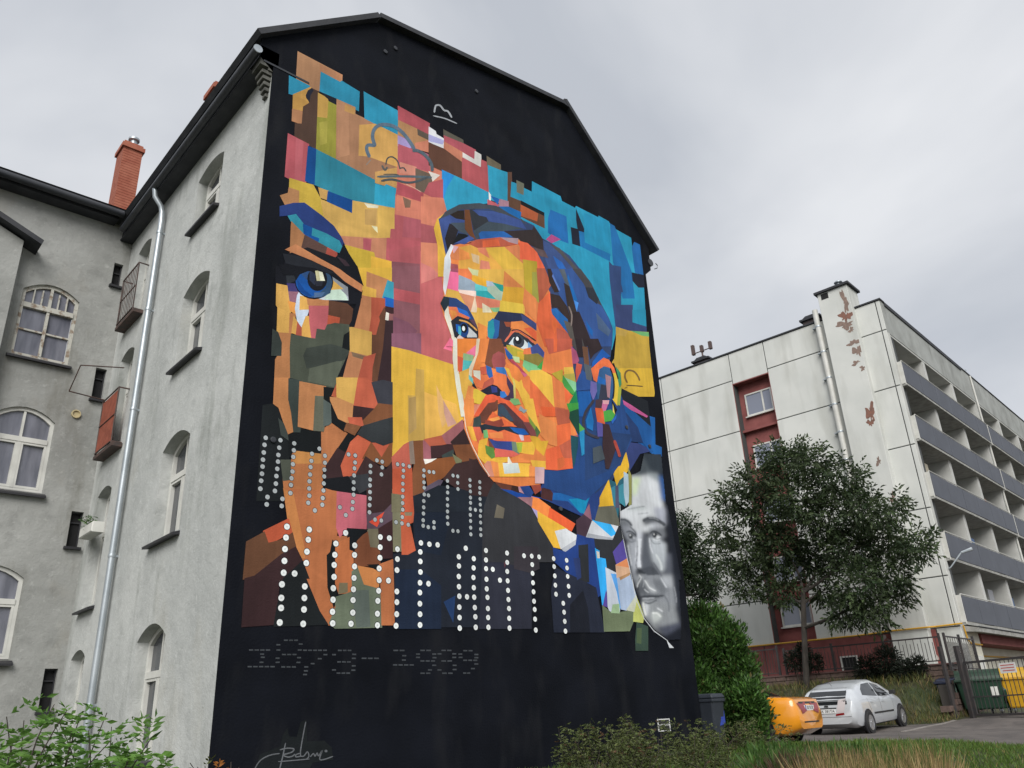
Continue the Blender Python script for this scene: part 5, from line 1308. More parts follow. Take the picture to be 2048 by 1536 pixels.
def stroke(pts, w_):
    qs = []; n = len(pts); L = []; R = []
    for i, p in enumerate(pts):
        a = pts[max(i - 1, 0)]; b = pts[min(i + 1, n - 1)]; dx, dy = b[0] - a[0], b[1] - a[1]; l = math.hypot(dx, dy) or 1
        k = w_ / 2 * (0.55 if i in (0, n - 1) else 1.0); L.append((p[0] - dy / l * k, p[1] + dx / l * k)); R.append((p[0] + dy / l * k, p[1] - dx / l * k))
    return [[L[i], L[i + 1], R[i + 1], R[i]] for i in range(n - 1)]
def smooth_line(pts, k=4):
    if len(pts) < 3: return pts
    P = [Vector((*p, 0)) for p in pts]; r = []
    for i in range(len(P) - 1):
        a, b, c, d = P[max(i - 1, 0)], P[i], P[i + 1], P[min(i + 2, len(P) - 1)]
        for j in range(k):
            t_ = j / k; v = 0.5 * ((2 * b) + (c - a) * t_ + (2 * a - 5 * b + 4 * c - d) * t_ ** 2 + (3 * b - a - 3 * c + d) * t_ ** 3); r.append((v.x, v.y))
    r.append(pts[-1]); return r
def parse(text):
    out = []; T = (0, 0, 1)
    P = lambda s: tuple(float(k) for k in s.split(','))
    for line in text.strip().split('\n'):
        w_ = line.split()
        if not w_: continue
        if w_[0] == 'T': T = (float(w_[1]), float(w_[2]), float(w_[3])); continue
        X = lambda q: (T[0] + q[0] * T[2], T[1] + q[1] * T[2])
        if w_[0] == 's': out.append((w_[2], stroke(smooth_line([X(P(q)) for q in w_[3:]]), float(w_[1]) * T[2])))
        elif w_[0] == 'e':
            c = P(w_[2]); r = P(w_[3]); out.append((w_[1], [[X((c[0] + r[0] * math.cos(a * math.pi / 12), c[1] + r[1] * math.sin(a * math.pi / 12))) for a in range(24)]]))
        else: out.append((w_[0], [[X(P(q)) for q in w_[1:]]]))
    return out
def grow(q, d):
    n = len(q); A = sum(q[i][0] * q[(i + 1) % n][1] - q[(i + 1) % n][0] * q[i][1] for i in range(n)); sg_ = 1 if A > 0 else -1; r = []
    for i in range(n):
        a, b, c = q[i - 1], q[i], q[(i + 1) % n]; e1 = (b[0] - a[0], b[1] - a[1]); e2 = (c[0] - b[0], c[1] - b[1]); l1 = math.hypot(*e1) or 1; l2 = math.hypot(*e2) or 1
        n1_ = (e1[1] / l1 * sg_, -e1[0] / l1 * sg_); n2_ = (e2[1] / l2 * sg_, -e2[0] / l2 * sg_); m_ = (n1_[0] + n2_[0], n1_[1] + n2_[1]); k = 1 + n1_[0] * n2_[0] + n1_[1] * n2_[1]
        k = d / max(k, 0.5); r.append((b[0] + m_[0] * k, b[1] + m_[1] * k))
    return r
class Paint:
    def __init__(s): s.v = []; s.f = []; s.c = []
    def put(s, polys, col, g=0.0):
        if g: polys = [grow(q, g) for q in polys]
        polys = [q for q in (clip_u(q) for q in polys) if len(q) >= 3]
        if not polys: return
        l = layer(polys); n = 0.003 + 0.0001 * l
        for q in polys:
            b = len(s.v); s.v += [FM(u, z, n) for u, z in q]
            for tr in tessellate_polygon([[Vector((u, z, 0)) for u, z in q]]): s.f.append([b + i for i in tr]); s.c.append(col)
    def build(s, name, parent):
        o = bpy.data.objects.new(name, bpy.data.meshes.new(name)); COL.objects.link(o); M = setparent(o, parent); Mi = M.inverted(); me = o.data
        fs = []
        for f in s.f:                                      # faces look out of the wall
            a, b, c = (s.v[i] for i in f); fs.append(f if (b - a).cross(c - a).dot(FM.n) > 0 else f[::-1])
        me.from_pydata([tuple(Mi @ p) for p in s.v], [], fs); me.update(); me.materials.append(M_paint)
        a = me.color_attributes.new('paint', 'FLOAT_COLOR', 'CORNER'); k = np.repeat(np.array([(*c, 1) for c in s.c], 'f'), 3, axis=0); jv = np.random.default_rng(5).uniform(0.86, 1.12, len(s.v)); k[:, :3] *= jv[np.array(fs).ravel()][:, None] if name != 'dotted_letter' else 1.0; a.data.foreach_set('color', k.ravel()); return o
def pcol(h): return tuple(v * PGAIN for v in lin(h))
for nm in ('mural_background', 'mural_eye', 'mural_portrait'):
    P_ = Paint()
    for c, polys in parse(MURAL[nm]): P_.put([[wuv(*p) for p in q] for q in polys], pcol(c), 0.014 if len(polys) == 1 else 0)
    P_.build(nm, HOUSE)
# grey portrait on a fine grid
def raster(text, x0, y0, w_, h_, cols=True):
    img = np.zeros((h_, w_, 3), 'f'); msk = np.zeros((h_, w_), bool); yy, xx = np.mgrid[0:h_, 0:w_]; xx = xx + x0; yy = yy + y0
    for c, polys in (parse(text) if cols else parse('\n'.join(l if l.startswith('T') else '#ffffff ' + l for l in text.strip().split('\n')))):
        for q in polys:
            ins = np.zeros((h_, w_), bool); n = len(q)
            for i in range(n):
                (ax, ay), (bx, by) = q[i], q[(i + 1) % n]
                if ay == by: continue
                cond = ((ay > yy) != (by > yy)) & (xx < (bx - ax) * (yy - ay) / (by - ay) + ax); ins ^= cond
            img[ins] = pcol(c); msk |= ins
    return img, msk
X0, Y0, W0, H0 = 1225, 880, 150, 425
img, _ = raster(GREY, X0, Y0, W0, H0); _, msk = raster(GREY_OUT, X0, Y0, W0, H0, False)
bgc = np.array(pcol('#14171f'), 'f'); img[img.sum(2) == 0] = bgc
def soft(a_, sg_):
    kr = np.exp(-0.5 * (np.arange(-12, 13) / sg_) ** 2); kr /= kr.sum()
    for ax in (0, 1): a_ = np.apply_along_axis(lambda v: np.convolve(np.pad(v, 12, 'edge'), kr, 'valid'), ax, a_)
    return a_
img = soft(img, 3.4); dimg, dm = raster(GREY_DET, X0, Y0, W0, H0); dm = soft(dm.astype('f'), 1.0); dimg = soft(dimg, 1.0) / np.maximum(dm, 1e-3)[..., None]; img = img * (1 - dm[..., None] * 0.92) + dimg * dm[..., None] * 0.92
fade = np.clip((np.mgrid[0:H0, 0:W0][1] + X0 - (1318 + (np.mgrid[0:H0, 0:W0][0]) * 0.105)) / 16, 0, 1)[..., None]; img = img * (1 - fade) + bgc * fade
P_ = MB(); o = bpy.data.objects.new('mural_grey_portrait', bpy.data.meshes.new('mural_grey_portrait')); COL.objects.link(o); Mi = setparent(o, HOUSE).inverted()
lay = max(l for b, l in LAY) + 1; vs = []; cs = []; fs = []; idx = -np.ones((H0, W0), int)
for j in range(H0):
    for i in range(W0):
        if msk[j, i]:
            u_, z_ = wuv(X0 + i, Y0 + j)
            if u_ > 10.92: continue
            idx[j, i] = len(vs); vs.append(tuple(Mi @ FM(u_, z_, 0.003 + 0.0001 * lay))); cs.append((*img[j, i], 1))
for j in range(H0 - 1):
    for i in range(W0 - 1):
        q = (idx[j, i], idx[j + 1, i], idx[j + 1, i + 1], idx[j, i + 1])
        if min(q) >= 0: fs.append([int(k) for k in q])
me = o.data; me.from_pydata(vs, [], fs); me.update(); me.materials.append(M_paint)
a = me.color_attributes.new('paint', 'FLOAT_COLOR', 'POINT'); a.data.foreach_set('color', np.array(cs, 'f').ravel())
P_ = Paint(); P_.put(stroke([wuv(*p) for p in ((1239, 1010), (1240, 1048), (1252, 1110), (1264, 1160), (1270, 1195), (1288, 1238), (1307, 1262), (1335, 1282))], 0.026), pcol('#c4c8cc'))
P_.put([[wuv(*p) for p in ((1332, 1280), (1347, 1296), (1338, 1296))]], pcol('#c8ccd0'))
P_.build('portrait_outline', HOUSE)
for nm in ('cloud_outline', 'signature'):
    for txt in MURAL[nm].split('%'):
        P_ = Paint()
        for c, polys in parse(txt): P_.put([[wuv(*p) for p in q] for q in polys], pcol(c))
        P_.build(nm, HOUSE)
DL = {1: [], 2: []}; T = None
for line in DOTS.strip().split('\n'):
    w_ = line.split()
    if w_[0] == 'T': T = (float(w_[1]), float(w_[2]), float(w_[3]), float(w_[4]), w_[5]); continue
    for q in w_:
        a, b = (float(k) for k in q.split(',')); DL[1 if T[3] < 0.042 else 2].append((*wuv(T[0] + a * T[2], T[1] + b * T[2]), T[3], T[4]))
for key, cuts in ((1, LET1), (2, LET2)):
    for a, b in zip(cuts, cuts[1:]):
        P_ = Paint()
        for u_, z_, r_d, c_d in DL[key]:
            if not a <= u_ < b: continue
            circ = lambda r: [(u_ + r * math.cos(k * math.pi / 8), z_ + r * math.sin(k * math.pi / 8)) for k in range(16)]
            P_.put([circ(r_d * 1.2)], pcol('#15181f')); P_.put([circ(r_d)], pcol(c_d)); P_.put([circ(r_d * 0.34)], pcol('#9fa6a8' if key == 1 else '#c8cecd'))
        P_.build('dotted_letter', HOUSE)
for grp in DASH.split('%'):
    P_ = Paint()
    for q in grp.split():
        a, y_ = q.split('@'); xs = [float(k) for k in a.split('-')]
        segs = [(xs[0] - 15, xs[0] + 15)] if len(xs) == 1 else [(xs[0] + (xs[1] - xs[0]) * i / n, xs[0] + (xs[1] - xs[0]) * (i + 0.78) / n) for n in [max(2, round((xs[1] - xs[0]) / 42))] for i in range(n)]
        for x0, x1 in segs:
            y = float(y_); P_.put([[wuv(470 + x * .2637, 1260 + yy * .2637) for x, yy in ((x0, y - 5.5), (x1, y - 5.5), (x1, y + 5.5), (x0, y + 5.5))]], pcol('#43474b'))
    P_.build('dashed_numeral', HOUSE)
print('LAYERS', max(l for b, l in LAY))
# small fixings and holes left in the wall
for px, py in ((790, 97), (770, 104), (952, 183), (1120, 1018), (1252, 855), (1298, 893), (545, 880)):
    u_, z_ = wuv(px, py); mb = MB(); mb.lathe(FM(u_, z_, 0.0), [(0.05, 0), (0.05, 0.03), (0.03, 0.035)], 10, (0, -1, 0)); mb.build('wall_anchor', M_gut, HOUSE)

# ------------------------------------------------------------------ apartment block
KX, KY = 35.328, 12.872
PD = Vector((0.082235, -0.996613, 0)); QD = Vector((0.996613, 0.082235, 0))
FG = Frame((KX, KY, 0), -PD, -QD)          # gable end, u = distance from the corner to the left
FF = Frame((KX, KY, 0), QD, PD)            # balcony front, u = distance from the corner
BLOCK = empty('apartment_block', (KX, KY, gz(KX, KY)), 'long white panel apartment block with rows of dark balcony fronts', 'building')
M_panel = mat('white_render', (0.56, 0.575, 0.55), 0.9, (0.65, 0.66, 0.63), 0.7, 8, 0.25, 30, lo=0.3, hi=0.7, spec=0.2, extra=((0.38, 0.385, 0.35), 1.3, (1, 1, 0.2), 0.5, 0.8, 0.75))
M_joint = mat('joint_mastic', (0.07, 0.075, 0.075), 0.9)
M_red = mat('red_brown_render', (0.20, 0.062, 0.058), 0.9, (0.26, 0.085, 0.078), 2, 7, 0.3, 30)
M_redw = mat('flaking_red_render', (0.19, 0.055, 0.05), 0.9, (0.25, 0.08, 0.07), 2, 7, 0.3, 30, extra=((0.42, 0.37, 0.34), 2.6, (1, 1, 1), 0.56, 0.6, 1.0))
M_bal = mat('dark_grey_panel', (0.052, 0.058, 0.075), 0.5, (0.065, 0.072, 0.092), 1.5, 5)
M_conc = mat('raw_concrete', (0.36, 0.36, 0.34), 0.9, (0.24, 0.24, 0.22), 4, 7, 0.3, 20)
M_duct = mat('painted_duct', (0.6, 0.6, 0.57), 0.5, (0.5, 0.5, 0.46), 3, 6)
M_gas = mat('yellow_gas_pipe', (0.62, 0.34, 0.03), 0.5)
M_expb = mat('bared_brick', (0.26, 0.12, 0.085), 0.9, (0.17, 0.10, 0.08), 9, 6, 0.5, 30)
M_expc = mat('bared_plaster_core', (0.27, 0.19, 0.155), 0.9, (0.2, 0.145, 0.12), 9, 6, 0.5, 30)
JZ = [17.36, 15.83, 13.06, 10.3, 7.5, 4.68, 2.7]
GW = 15.5
# body behind the panels (also the joints' dark ground)
mb = MB(); mb.box(FG, 0.03, 5.96, -1.2, 17.3, -0.7, -0.03); mb.box(FG, 7.94, GW, -1.2, 17.3, -0.7, -0.03); mb.box(FG, 5.96, 7.94, 15.62, 17.3, -0.7, -0.03); mb.build('end_wall_core', M_joint, BLOCK)
j = 0.022
def panel(u0, u1, z0, z1, m_=None, fr=FG, n1=0.0):
    k = MB(); k.bbox(fr, u0 + j, u1 - j, z0 + j, z1 - j, n1 - 0.06, n1, 0.012); return k.build('wall_panel', m_ or M_panel, BLOCK)
for i in range(len(JZ) - 1):
    z1, z0 = JZ[i], JZ[i + 1]
    panel(0.22, 5.96 - 0.0, z0, z1)
    if i == 0: panel(5.96, 7.94, 15.62, z1)
    panel(7.94, 12.2, z0, z1); panel(12.2, GW, z0, z1); panel(0.0, 0.22, z0, z1)
panel(0.0, 0.95, -1.2, JZ[-1]); panel(0.95, 3.1, -1.2, JZ[-1], M_redw); panel(3.1, 8.5, -1.2, JZ[-1], M_red); panel(8.5, GW, -1.2, JZ[-1], M_red)
# red recess with one window for each storey
mb = MB(); mb.box(FG, 5.96, 7.94, -1.2, 15.62, -0.75, -0.5); mb.box(FG, 7.94, 7.99, 2.7, 15.62, -0.6, -0.005); mb.box(FG, 5.91, 5.96, 2.7, 15.62, -0.6, -0.005); mb.box(FG, 5.91, 7.99, 15.6, 15.66, -0.6, -0.005)
for z in JZ[2:]: mb.box(FG, 5.96, 7.94, z - 0.06, z + 0.06, -0.5, -0.25)
mb.build('stair_recess', M_red, BLOCK)
def sash(fr, u0, u1, z0, z1, n, parent, door=False, fm=None):
    k = MB(); ring(k, fr, [(u0, z0), (u1, z0), (u1, z1), (u0, z1)], [(u0 + .07, z0 + .07), (u1 - .07, z0 + .07), (u1 - .07, z1 - .07), (u0 + .07, z1 - .07)], n, n + 0.07)
    um = u0 + (u1 - u0) * 0.36; k.box(fr, um - 0.04, um + 0.04, z0 + 0.06, z1 - 0.06, n, n + 0.065)
    w_ = k.build('window', fm or M_white, parent)
    for a, b in ((u0 + .05, um - .03), (um + .03, u1 - .05)):
        q = MB(); q.box(fr, a, b, z0 + .05, z1 - .05, n + 0.02, n + 0.03 + random.uniform(0, .006)); q.build('pane', M_pane3, w_)
    q = MB(); q.box(fr, u0 - 0.08, u1 + 0.08, z0 - 0.06, z0 - 0.005, n - 0.02, n + 0.14); q.build('sill', M_white, w_)
    return w_
M_pane3 = glass('pale_reflecting_pane', (0.20, 0.22, 0.28), 0.08)
for z in JZ[2:6]: sash(FG, 6.15, 7.62, z + 0.78, z + 1.98, -0.5, BLOCK)
sash(FG, 6.15, 7.62, 3.45, 4.55, -0.5, BLOCK)
k = MB(); ring(k, FG, [(4.3, 1.25), (5.05, 1.25), (5.05, 1.95), (4.3, 1.95)], [(4.36, 1.31), (4.99, 1.31), (4.99, 1.89), (4.36, 1.89)], -0.02, 0.05); cw = k.build('window', M_white, BLOCK)
q = MB(); q.box(FG, 4.33, 5.02, 1.28, 1.92, -0.01, 0.01); q.build('pane', M_hole, cw)
# parapet, chimney stack with fallen plaster, duct
mb = MB(); mb.box(FG, -0.05, GW, 17.36, 17.43, -0.5, 0.06); mb.box(FF, 0.51, 62, 17.36, 17.40, -0.5, 0.05); mb.build('parapet_cap', M_roof, BLOCK)
mb = MB(); mb.box(FG, -0.05, GW, 17.2, 17.36, -12, -0.5); mb.build('roof_deck', M_roof, BLOCK)
mb = MB(); mb.box(FG, 1.16, 2.62, 0.0, 18.55, -0.9, 0.38); st = mb.build('chimney_stack', M_panel, BLOCK, bevel=0.02)
mb = MB(); mb.box(FG, 1.04, 2.74, 18.55, 18.66, -1.0, 0.5); mb.build('stack_cap', M_roof, BLOCK)
mb = MB(); mb.box(FG, 2.1, 2.45, 18.2, 18.5, 0.37, 0.392); mb.build('flue_opening', M_hole, BLOCK)
mb = MB(); mb.lathe(FG(1.7, 18.66, -0.2), [(0.09, 0), (0.09, 0.35), (0.2, 0.4), (0.2, 0.44), (0.12, 0.5)], 14); mb.build('flue_cowl', M_zinc, BLOCK, True)
def patch(u, z, ru, rz, m_, seed, n=0.382):
    r = random.Random(seed); ph = [r.uniform(0, 6.28) for _ in range(4)]; rad = lambda t: max(0.25, 0.85 + 0.32 * math.sin(2 * t + ph[0]) + 0.26 * math.sin(3 * t + ph[1]) + 0.2 * math.sin(7 * t + ph[2]) + r.uniform(-.14, .14))
    c = []
    for a in range(40): t_ = a * math.pi / 20; q_ = rad(t_); c.append((u + ru * q_ * math.cos(t_), z + rz * q_ * math.sin(t_)))
    c = [(min(2.58, max(1.18, x)), y) for x, y in c]; k = MB(); k.prism(FG, c, n - 0.02, n + 0.004); k.build('fallen_plaster_patch', m_, BLOCK)
for i, (u, z, ru, rz) in enumerate([(1.4, 17.7, .16, .5), (1.5, 16.95, .28, .3), (1.62, 16.55, .38, .22), (1.4, 15.55, .3, .16), (1.34, 15.1, .2, .3), (1.55, 14.55, .2, .1), (1.3, 14.2, .14, .1), (1.4, 12.05, .18, .5), (1.5, 11.6, .14, .2), (1.3, 8.1, .12, .25), (1.42, 16.2, .14, .12), (1.55, 9.8, .1, .2)]):
    patch(u, z, ru, rz, M_expb if i in (1, 7, 8) else M_expc, i)
mb = MB(); du = 2.95; mb.tube([FG(du, 17.9, 0.2), FG(du, 2.8, 0.2)], 0.13, 14); dct = mb.build('ventilation_duct', M_duct, BLOCK, True)
for i in range(11):
    z = 17.0 - i * 1.35; k = MB(); k.lathe(FG(du, z, 0.2), [(0.14, -0.04), (0.148, 0), (0.14, 0.04)], 14); k.box(FG, du - .02, du + .3, z - .02, z + .02, 0.0, 0.2); k.build('duct_bracket', M_zinc, dct, True)
mb = MB(); mb.tube([FG(12.5, 2.72, 0.12), FG(4.2, 2.72, 0.12), FG(3.3, 2.74, 0.12)] + [FG(u, 2.74, 0.46) for u in (2.7, 1.1)] + [FG(0.9, 2.76, 0.12), FG(-0.1, 2.78, 0.1)], 0.035, 8); mb.build('gas_pipe', M_gas, BLOCK, True)
for i, (u, nn, hh) in enumerate([(10.2, -1.2, 0.75), (3.75, -1.2, 0.85)]):
    mb = MB(); mb.box(FG, u - 0.42, u + 0.42, 17.3, 17.36 + hh, nn - 0.8, nn); c_ = mb.build('roof_stack', M_brick if 0 else mat('dark_stack', (0.07, 0.055, 0.055), 0.9), BLOCK)
    mb = MB(); mb.box(FG, u - 0.55, u + 0.55, 17.36 + hh, 17.46 + hh, nn - 0.95, nn + 0.12); mb.prism(FG, [(u - 0.5, 17.46 + hh), (u + 0.5, 17.46 + hh), (u + 0.25, 17.62 + hh), (u - 0.25, 17.62 + hh)], nn - 0.8, nn); mb.build('stack_cap', M_roof, c_)
mb = MB(); zb = 18.2
mb.tube([FG(10.2, zb, -1.5), FG(10.2, zb + 0.8, -1.5)], 0.05, 8); mb.tube([FG(9.6, zb + 0.62, -1.5), FG(10.8, zb + 0.62, -1.5)], 0.03, 8)
for du_, h_ in ((-0.55, 0.45), (0.0, 0.4), (0.55, 0.6)): mb.box(FG, 10.2 + du_ - 0.08, 10.2 + du_ + 0.08, zb + 0.55, zb + 0.55 + h_, -1.6, -1.42)
mb.build('antenna', mat('brown_steel', (0.09, 0.06, 0.055), 0.7), BLOCK)
# balcony front
LEN = 62
M_fas = mat('grey_fascia', (0.36, 0.375, 0.36), 0.9, (0.27, 0.28, 0.265), 1.2, 8, 0.3, 30, extra=((0.18, 0.185, 0.17), 1.6, (1, 1, 0.3), 0.52, 0.75, 0.7))  # greyer than the end wall panels, with darker streaks
M_fin = mat('dull_white_render', (0.55, 0.555, 0.53), 0.9, (0.46, 0.465, 0.44), 1.5, 8, 0.2, extra=((0.32, 0.32, 0.29), 1.6, (1, 1, 0.3), 0.55, 0.75, 0.6))
mb = MB(); mb.box(FF, 0.07, 0.32, -1.2, 15.7, -1.6, 0.0); mb.build('end_wall_edge', M_fin, BLOCK)
mb = MB(); mb.box(FF, 0.07, LEN, 15.7, 17.36, -0.4, 0.0); mb.build('parapet_fascia', M_fas, BLOCK)
mb = MB(); mb.box(FF, 0.33, LEN, -1.2, 15.7, -2.2, -1.6); mb.build('loggia_back_wall', M_fin, BLOCK)
mb = MB(); mb.box(FF, 0.33, LEN, 15.6, 15.698, -1.6, -0.02); mb.build('loggia_ceiling', M_fin, BLOCK)
ROWS = [13.2, 10.6, 8.02, 5.42, 2.87]           # undersides of the balcony fronts
BAY = 4.45; NB = 13
for b in range(1, NB + 1):
    u = 0.15 + b * BAY
    mb = MB(); mb.box(FF, u, u + 0.36, 2.6, 15.6, -1.6, -0.03); mb.build('dividing_fin', M_fin, BLOCK)
UNIT = BAY * 3 - 0.1; rb = random.Random(21)
M_cloth = [mat('curtain_cream', (0.5, 0.46, 0.36), 0.9), mat('curtain_grey', (0.3, 0.31, 0.33), 0.9), mat('pot_terracotta', (0.3, 0.12, 0.06), 0.9), mat('towel_blue', (0.1, 0.16, 0.3), 0.9), mat('towel_red', (0.35, 0.07, 0.06), 0.9)]
for r, zb in enumerate(ROWS):
    for un in range(4):
        ua = 0.28 + un * (UNIT + 0.2); ub = ua + UNIT
        if ua > LEN - 8: continue
        mb = MB(); mb.hexa([FF(ua, zb - 0.17, -1.6), FF(ub, zb - 0.17, -1.6), FF(ub, zb - 0.13, 0.2), FF(ua, zb - 0.13, 0.2), FF(ua, zb - 0.03, -1.6), FF(ub, zb - 0.03, -1.6), FF(ub, zb - 0.03, 0.2), FF(ua, zb - 0.03, 0.2)]); bal = mb.build('balcony_slab', M_conc, BLOCK)
        n = 6; wv = (ub - ua) / n
        for i in range(n):
            k = MB(); k.bbox(FF, ua + i * wv + 0.012, ua + (i + 1) * wv - 0.012, zb + rb.uniform(-.01, .01), zb + 1.0, 0.17, 0.2 + rb.uniform(0, .008), 0.006); k.build('balcony_panel', M_bal, bal)
        k = MB(); k.tube([FF(ua, zb + 1.06, 0.19), FF(ub, zb + 1.06, 0.19)], 0.026, 6)
        for i in range(n + 1): k.tube([FF(ua + i * wv, zb - 0.1, 0.16), FF(ua + i * wv, zb + 1.06, 0.17)], 0.024, 6)
        k.build('handrail', M_duct, bal)
        k = MB(); k.box(FF, ua - 0.02, ua + 0.02, zb - 0.03, zb + 1.03, 0.0, 0.165); k.build('end_post', M_duct, bal)
    for b in range(NB):
        u = 0.5 + b * BAY
        if u > 42: continue
        z = zb
        sash(FF, u + 0.35, u + 1.75, z + 0.8, z + 2.2, -1.58, BLOCK); sash(FF, u + 2.35, u + 3.3, z + 0.02, z + 2.2, -1.58, BLOCK)
        if rb.random() < 0.4 and b < 6: k = MB(); kx = u + rb.uniform(0.6, 2.6); k.box(FF, kx, kx + rb.uniform(0.4, 0.9), z + 1.1, z + rb.uniform(1.5, 2.0), -0.5, -0.47); k.build('hung_laundry', rb.choice(M_cloth), BLOCK)
for un in range(3):
    u = 0.28 + (un + 1) * (UNIT + 0.2) - 0.1; mb = MB(); mb.tube([FF(u, 17.3, 0.05), FF(u, 0.5, 0.05)], 0.05, 10); mb.build('rain_pipe', M_duct, BLOCK, True)
    mb = MB(); mb.tube([FF(u, 17.46, -0.1), FF(u, 17.75, -0.1), FF(u + 0.15, 17.75, -0.1)], 0.03, 6); mb.build('roof_vent_pipe', M_zinc, BLOCK)
# canopy and service base
M_cream = mat('cream_render', (0.62, 0.60, 0.50), 0.9, (0.70, 0.68, 0.58), 1.5, 6, 0.2)
mb = MB(); mb.prism(Frame(FF(0.3, 0, 0), PD, QD), [(0.0, 2.72), (0.55, 2.6), (0.55, 2.44), (0.0, 2.5)], 0, 14); cp = mb.build('canopy', M_conc, BLOCK)
mb = MB(); mb.box(FF, 0.28, 14.4, 2.62, 2.65, 0.5, 0.58); mb.build('canopy_felt', M_roof, BLOCK)
mb = MB(); mb.box(FF, 0.33, 2.0, -1.2, 2.6, -1.5, 0.02); mb.build('service_wall', M_cream, BLOCK)
mb = MB(); mb.box(FF, 2.0, 19, -1.2, 2.6, -1.58, -0.75); mb.build('service_wall', M_cream, BLOCK)
mb = MB(); mb.box(FF, 2.05, 14, 2.1, 2.48, -0.74, 0.1); mb.build('red_fascia', M_red, BLOCK)
mb = MB(); mb.bbox(FF, 0.7, 0.95, 1.4, 1.95, 0.015, 0.035, 0.005)
for i in range(5): mb.box(FF, 0.72, 0.93, 1.44 + i * 0.1, 1.49 + i * 0.1, 0.03, 0.05)
mb.build('vent_grille', M_sill, BLOCK)
mb = MB(); mb.tube([FF(0.1, 2.72, 0.06), FF(0.25, 2.2, 0.06), FF(0.5, 2.05, 0.08), FF(1.95, 2.03, 0.08)], 0.03, 8); mb.tube([FF(2.2, 1.7, -0.7), FF(12, 1.76, -0.7)], 0.03, 8); mb.build('gas_pipe', M_gas, BLOCK, True)
mb = MB(); mb.box(FF, 1.15, 1.75, -0.55, 1.6, 0.02, 0.06); mb.build('service_door', M_white, BLOCK)
mb = MB(); u = 0.2; mb.tube([FF(u, 4.95, 0.02), FF(u, 5.0, 0.12), FF(u + 0.3, 5.55, 0.55)], 0.03, 8); mb.tube([FF(u + 0.3, 5.55, 0.55), FF(u + 0.6, 5.68, 0.9)], [0.05, 0.08], 8); mb.build('wall_lamp', M_zinc, BLOCK, True)

# ------------------------------------------------------------------ low wall and railing beside the block
M_stone = mat('rubble_stone', (0.085, 0.06, 0.05), 0.95, (0.14, 0.095, 0.08), 6, 7, 0.6, 25)
M_steel = mat('dark_painted_steel', (0.028, 0.028, 0.03), 0.55, (0.05, 0.04, 0.038), 5, 5)
FL = Frame((32.2, 12.4, 0), -PD, -QD)
LW = empty('low_wall', FL(0, 0.5), 'low brown brick wall carrying the dark railing behind the parked cars', 'wall')
r_ = random.Random(3)
for c in range(4):
    u = -0.2 + (0.3 if c % 2 else 0)
    while u < 16.5:
        l = r_.uniform(0.45, 0.75); k = MB(); z = 0.45 + c * 0.19; k.bbox(FL, u, u + l - 0.02, z, z + 0.175, -0.2, 0.1 + r_.uniform(0, 0.03), 0.015); k.build('stone', M_stone, LW); u += l
mb = MB(); mb.box(FL, -0.2, 16.5, 0.4, 1.19, -0.2, 0.085); mb.build('mortar', mat('dark_mortar', (0.05, 0.045, 0.04), 0.95), LW)
mb = MB(); mb.box(FL, -0.25, 16.5, 1.195, 1.25, -0.24, 0.16); mb.build('coping', M_conc if 0 else mat('brown_coping', (0.11, 0.06, 0.055), 0.9), LW)
def railing(fr, u0, u1, z0, z1, name, label, nbar=0.13, post=2.0, group=None, lean=0):
    R_ = empty(name, fr(u0, z0), label, 'fence', group)
    k = MB(); k.box(fr, u0, u1, z1 - 0.05, z1, -0.02, 0.02); k.build('top_rail', M_steel, R_); k = MB(); k.box(fr, u0, u1, z0 + 0.08, z0 + 0.12, -0.02, 0.02); k.build('bottom_rail', M_steel, R_)
    n = int((u1 - u0) / nbar)
    for i in range(1, n):
        u = u0 + (u1 - u0) * i / n; k = MB(); k.box(fr, u - 0.009, u + 0.009, z0 + 0.12, z1 - (0.05 if i % 2 else 0.2), -0.009, 0.009); k.build('bar', M_steel, R_)
    m_ = max(1, round((u1 - u0) / post))
    for i in range(m_ + 1): u = u0 + (u1 - u0) * i / m_; k = MB(); k.box(fr, u - 0.04, u + 0.04, z0, z1 + 0.1, -0.04, 0.04); k.build('post', M_steel, R_)
    return R_
FLr = Frame(FL(0, 0, -0.05), -PD, -QD)
railing(FLr, 6.6, 15.5, 1.25, 2.32, 'iron_railing', 'dark iron railing on the low wall left of the tree trunk')
railing(FLr, 0.2, 6.3, 1.25, 2.2, 'iron_railing', 'dark iron railing in front of the black evergreen bush')
# retaining wall between bank and bin yard
FT = Frame((29.6, 11.75, 0), QD, PD)
RW = empty('retaining_wall', FT(0, -0.6), 'rough dark stone retaining wall left of the steel gate', 'wall')
for c in range(7):
    u = (0.25 if c % 2 else 0)
    while u < 5.6:
        l = r_.uniform(0.35, 0.6); z = -0.75 + c * 0.2; k = MB(); top = -0.3 + 0.42 * min(1, u / 2.2) * 2.4
        if z < top: k.bbox(FT, u, u + l - 0.02, z, z + 0.185, -0.3, r_.uniform(0.0, 0.05), 0.02); k.build('stone', M_stone, RW)
        u += l
mb = MB(); mb.box(FT, 0.6, 5.6, -1.2, 0.5, -0.4, -0.06); mb.build('mortar', MATS['dark_mortar'], RW)
mb = MB()
for i, (a, b, z) in enumerate(((2.2, 4.6, 0.74), (2.5, 4.9, 0.80), (2.1, 4.4, 0.86))): mb.tube([FT(a, z, -0.1 - 0.06 * i), FT(b, z - 0.12, -0.05 - 0.07 * i)], 0.03, 8)
ps = mb.build('steel_pipes', M_zinc, None, True); tag(ps, 'loose bundle of pale metal pipes lying on the retaining wall', 'pipes', kind='stuff')
railing(Frame(FT(0, 0, -0.25), QD, PD), 2.0, 5.4, 0.95, 2.15, 'iron_railing', 'short dark railing above the retaining wall next to the gate post', 0.13, 1.7)

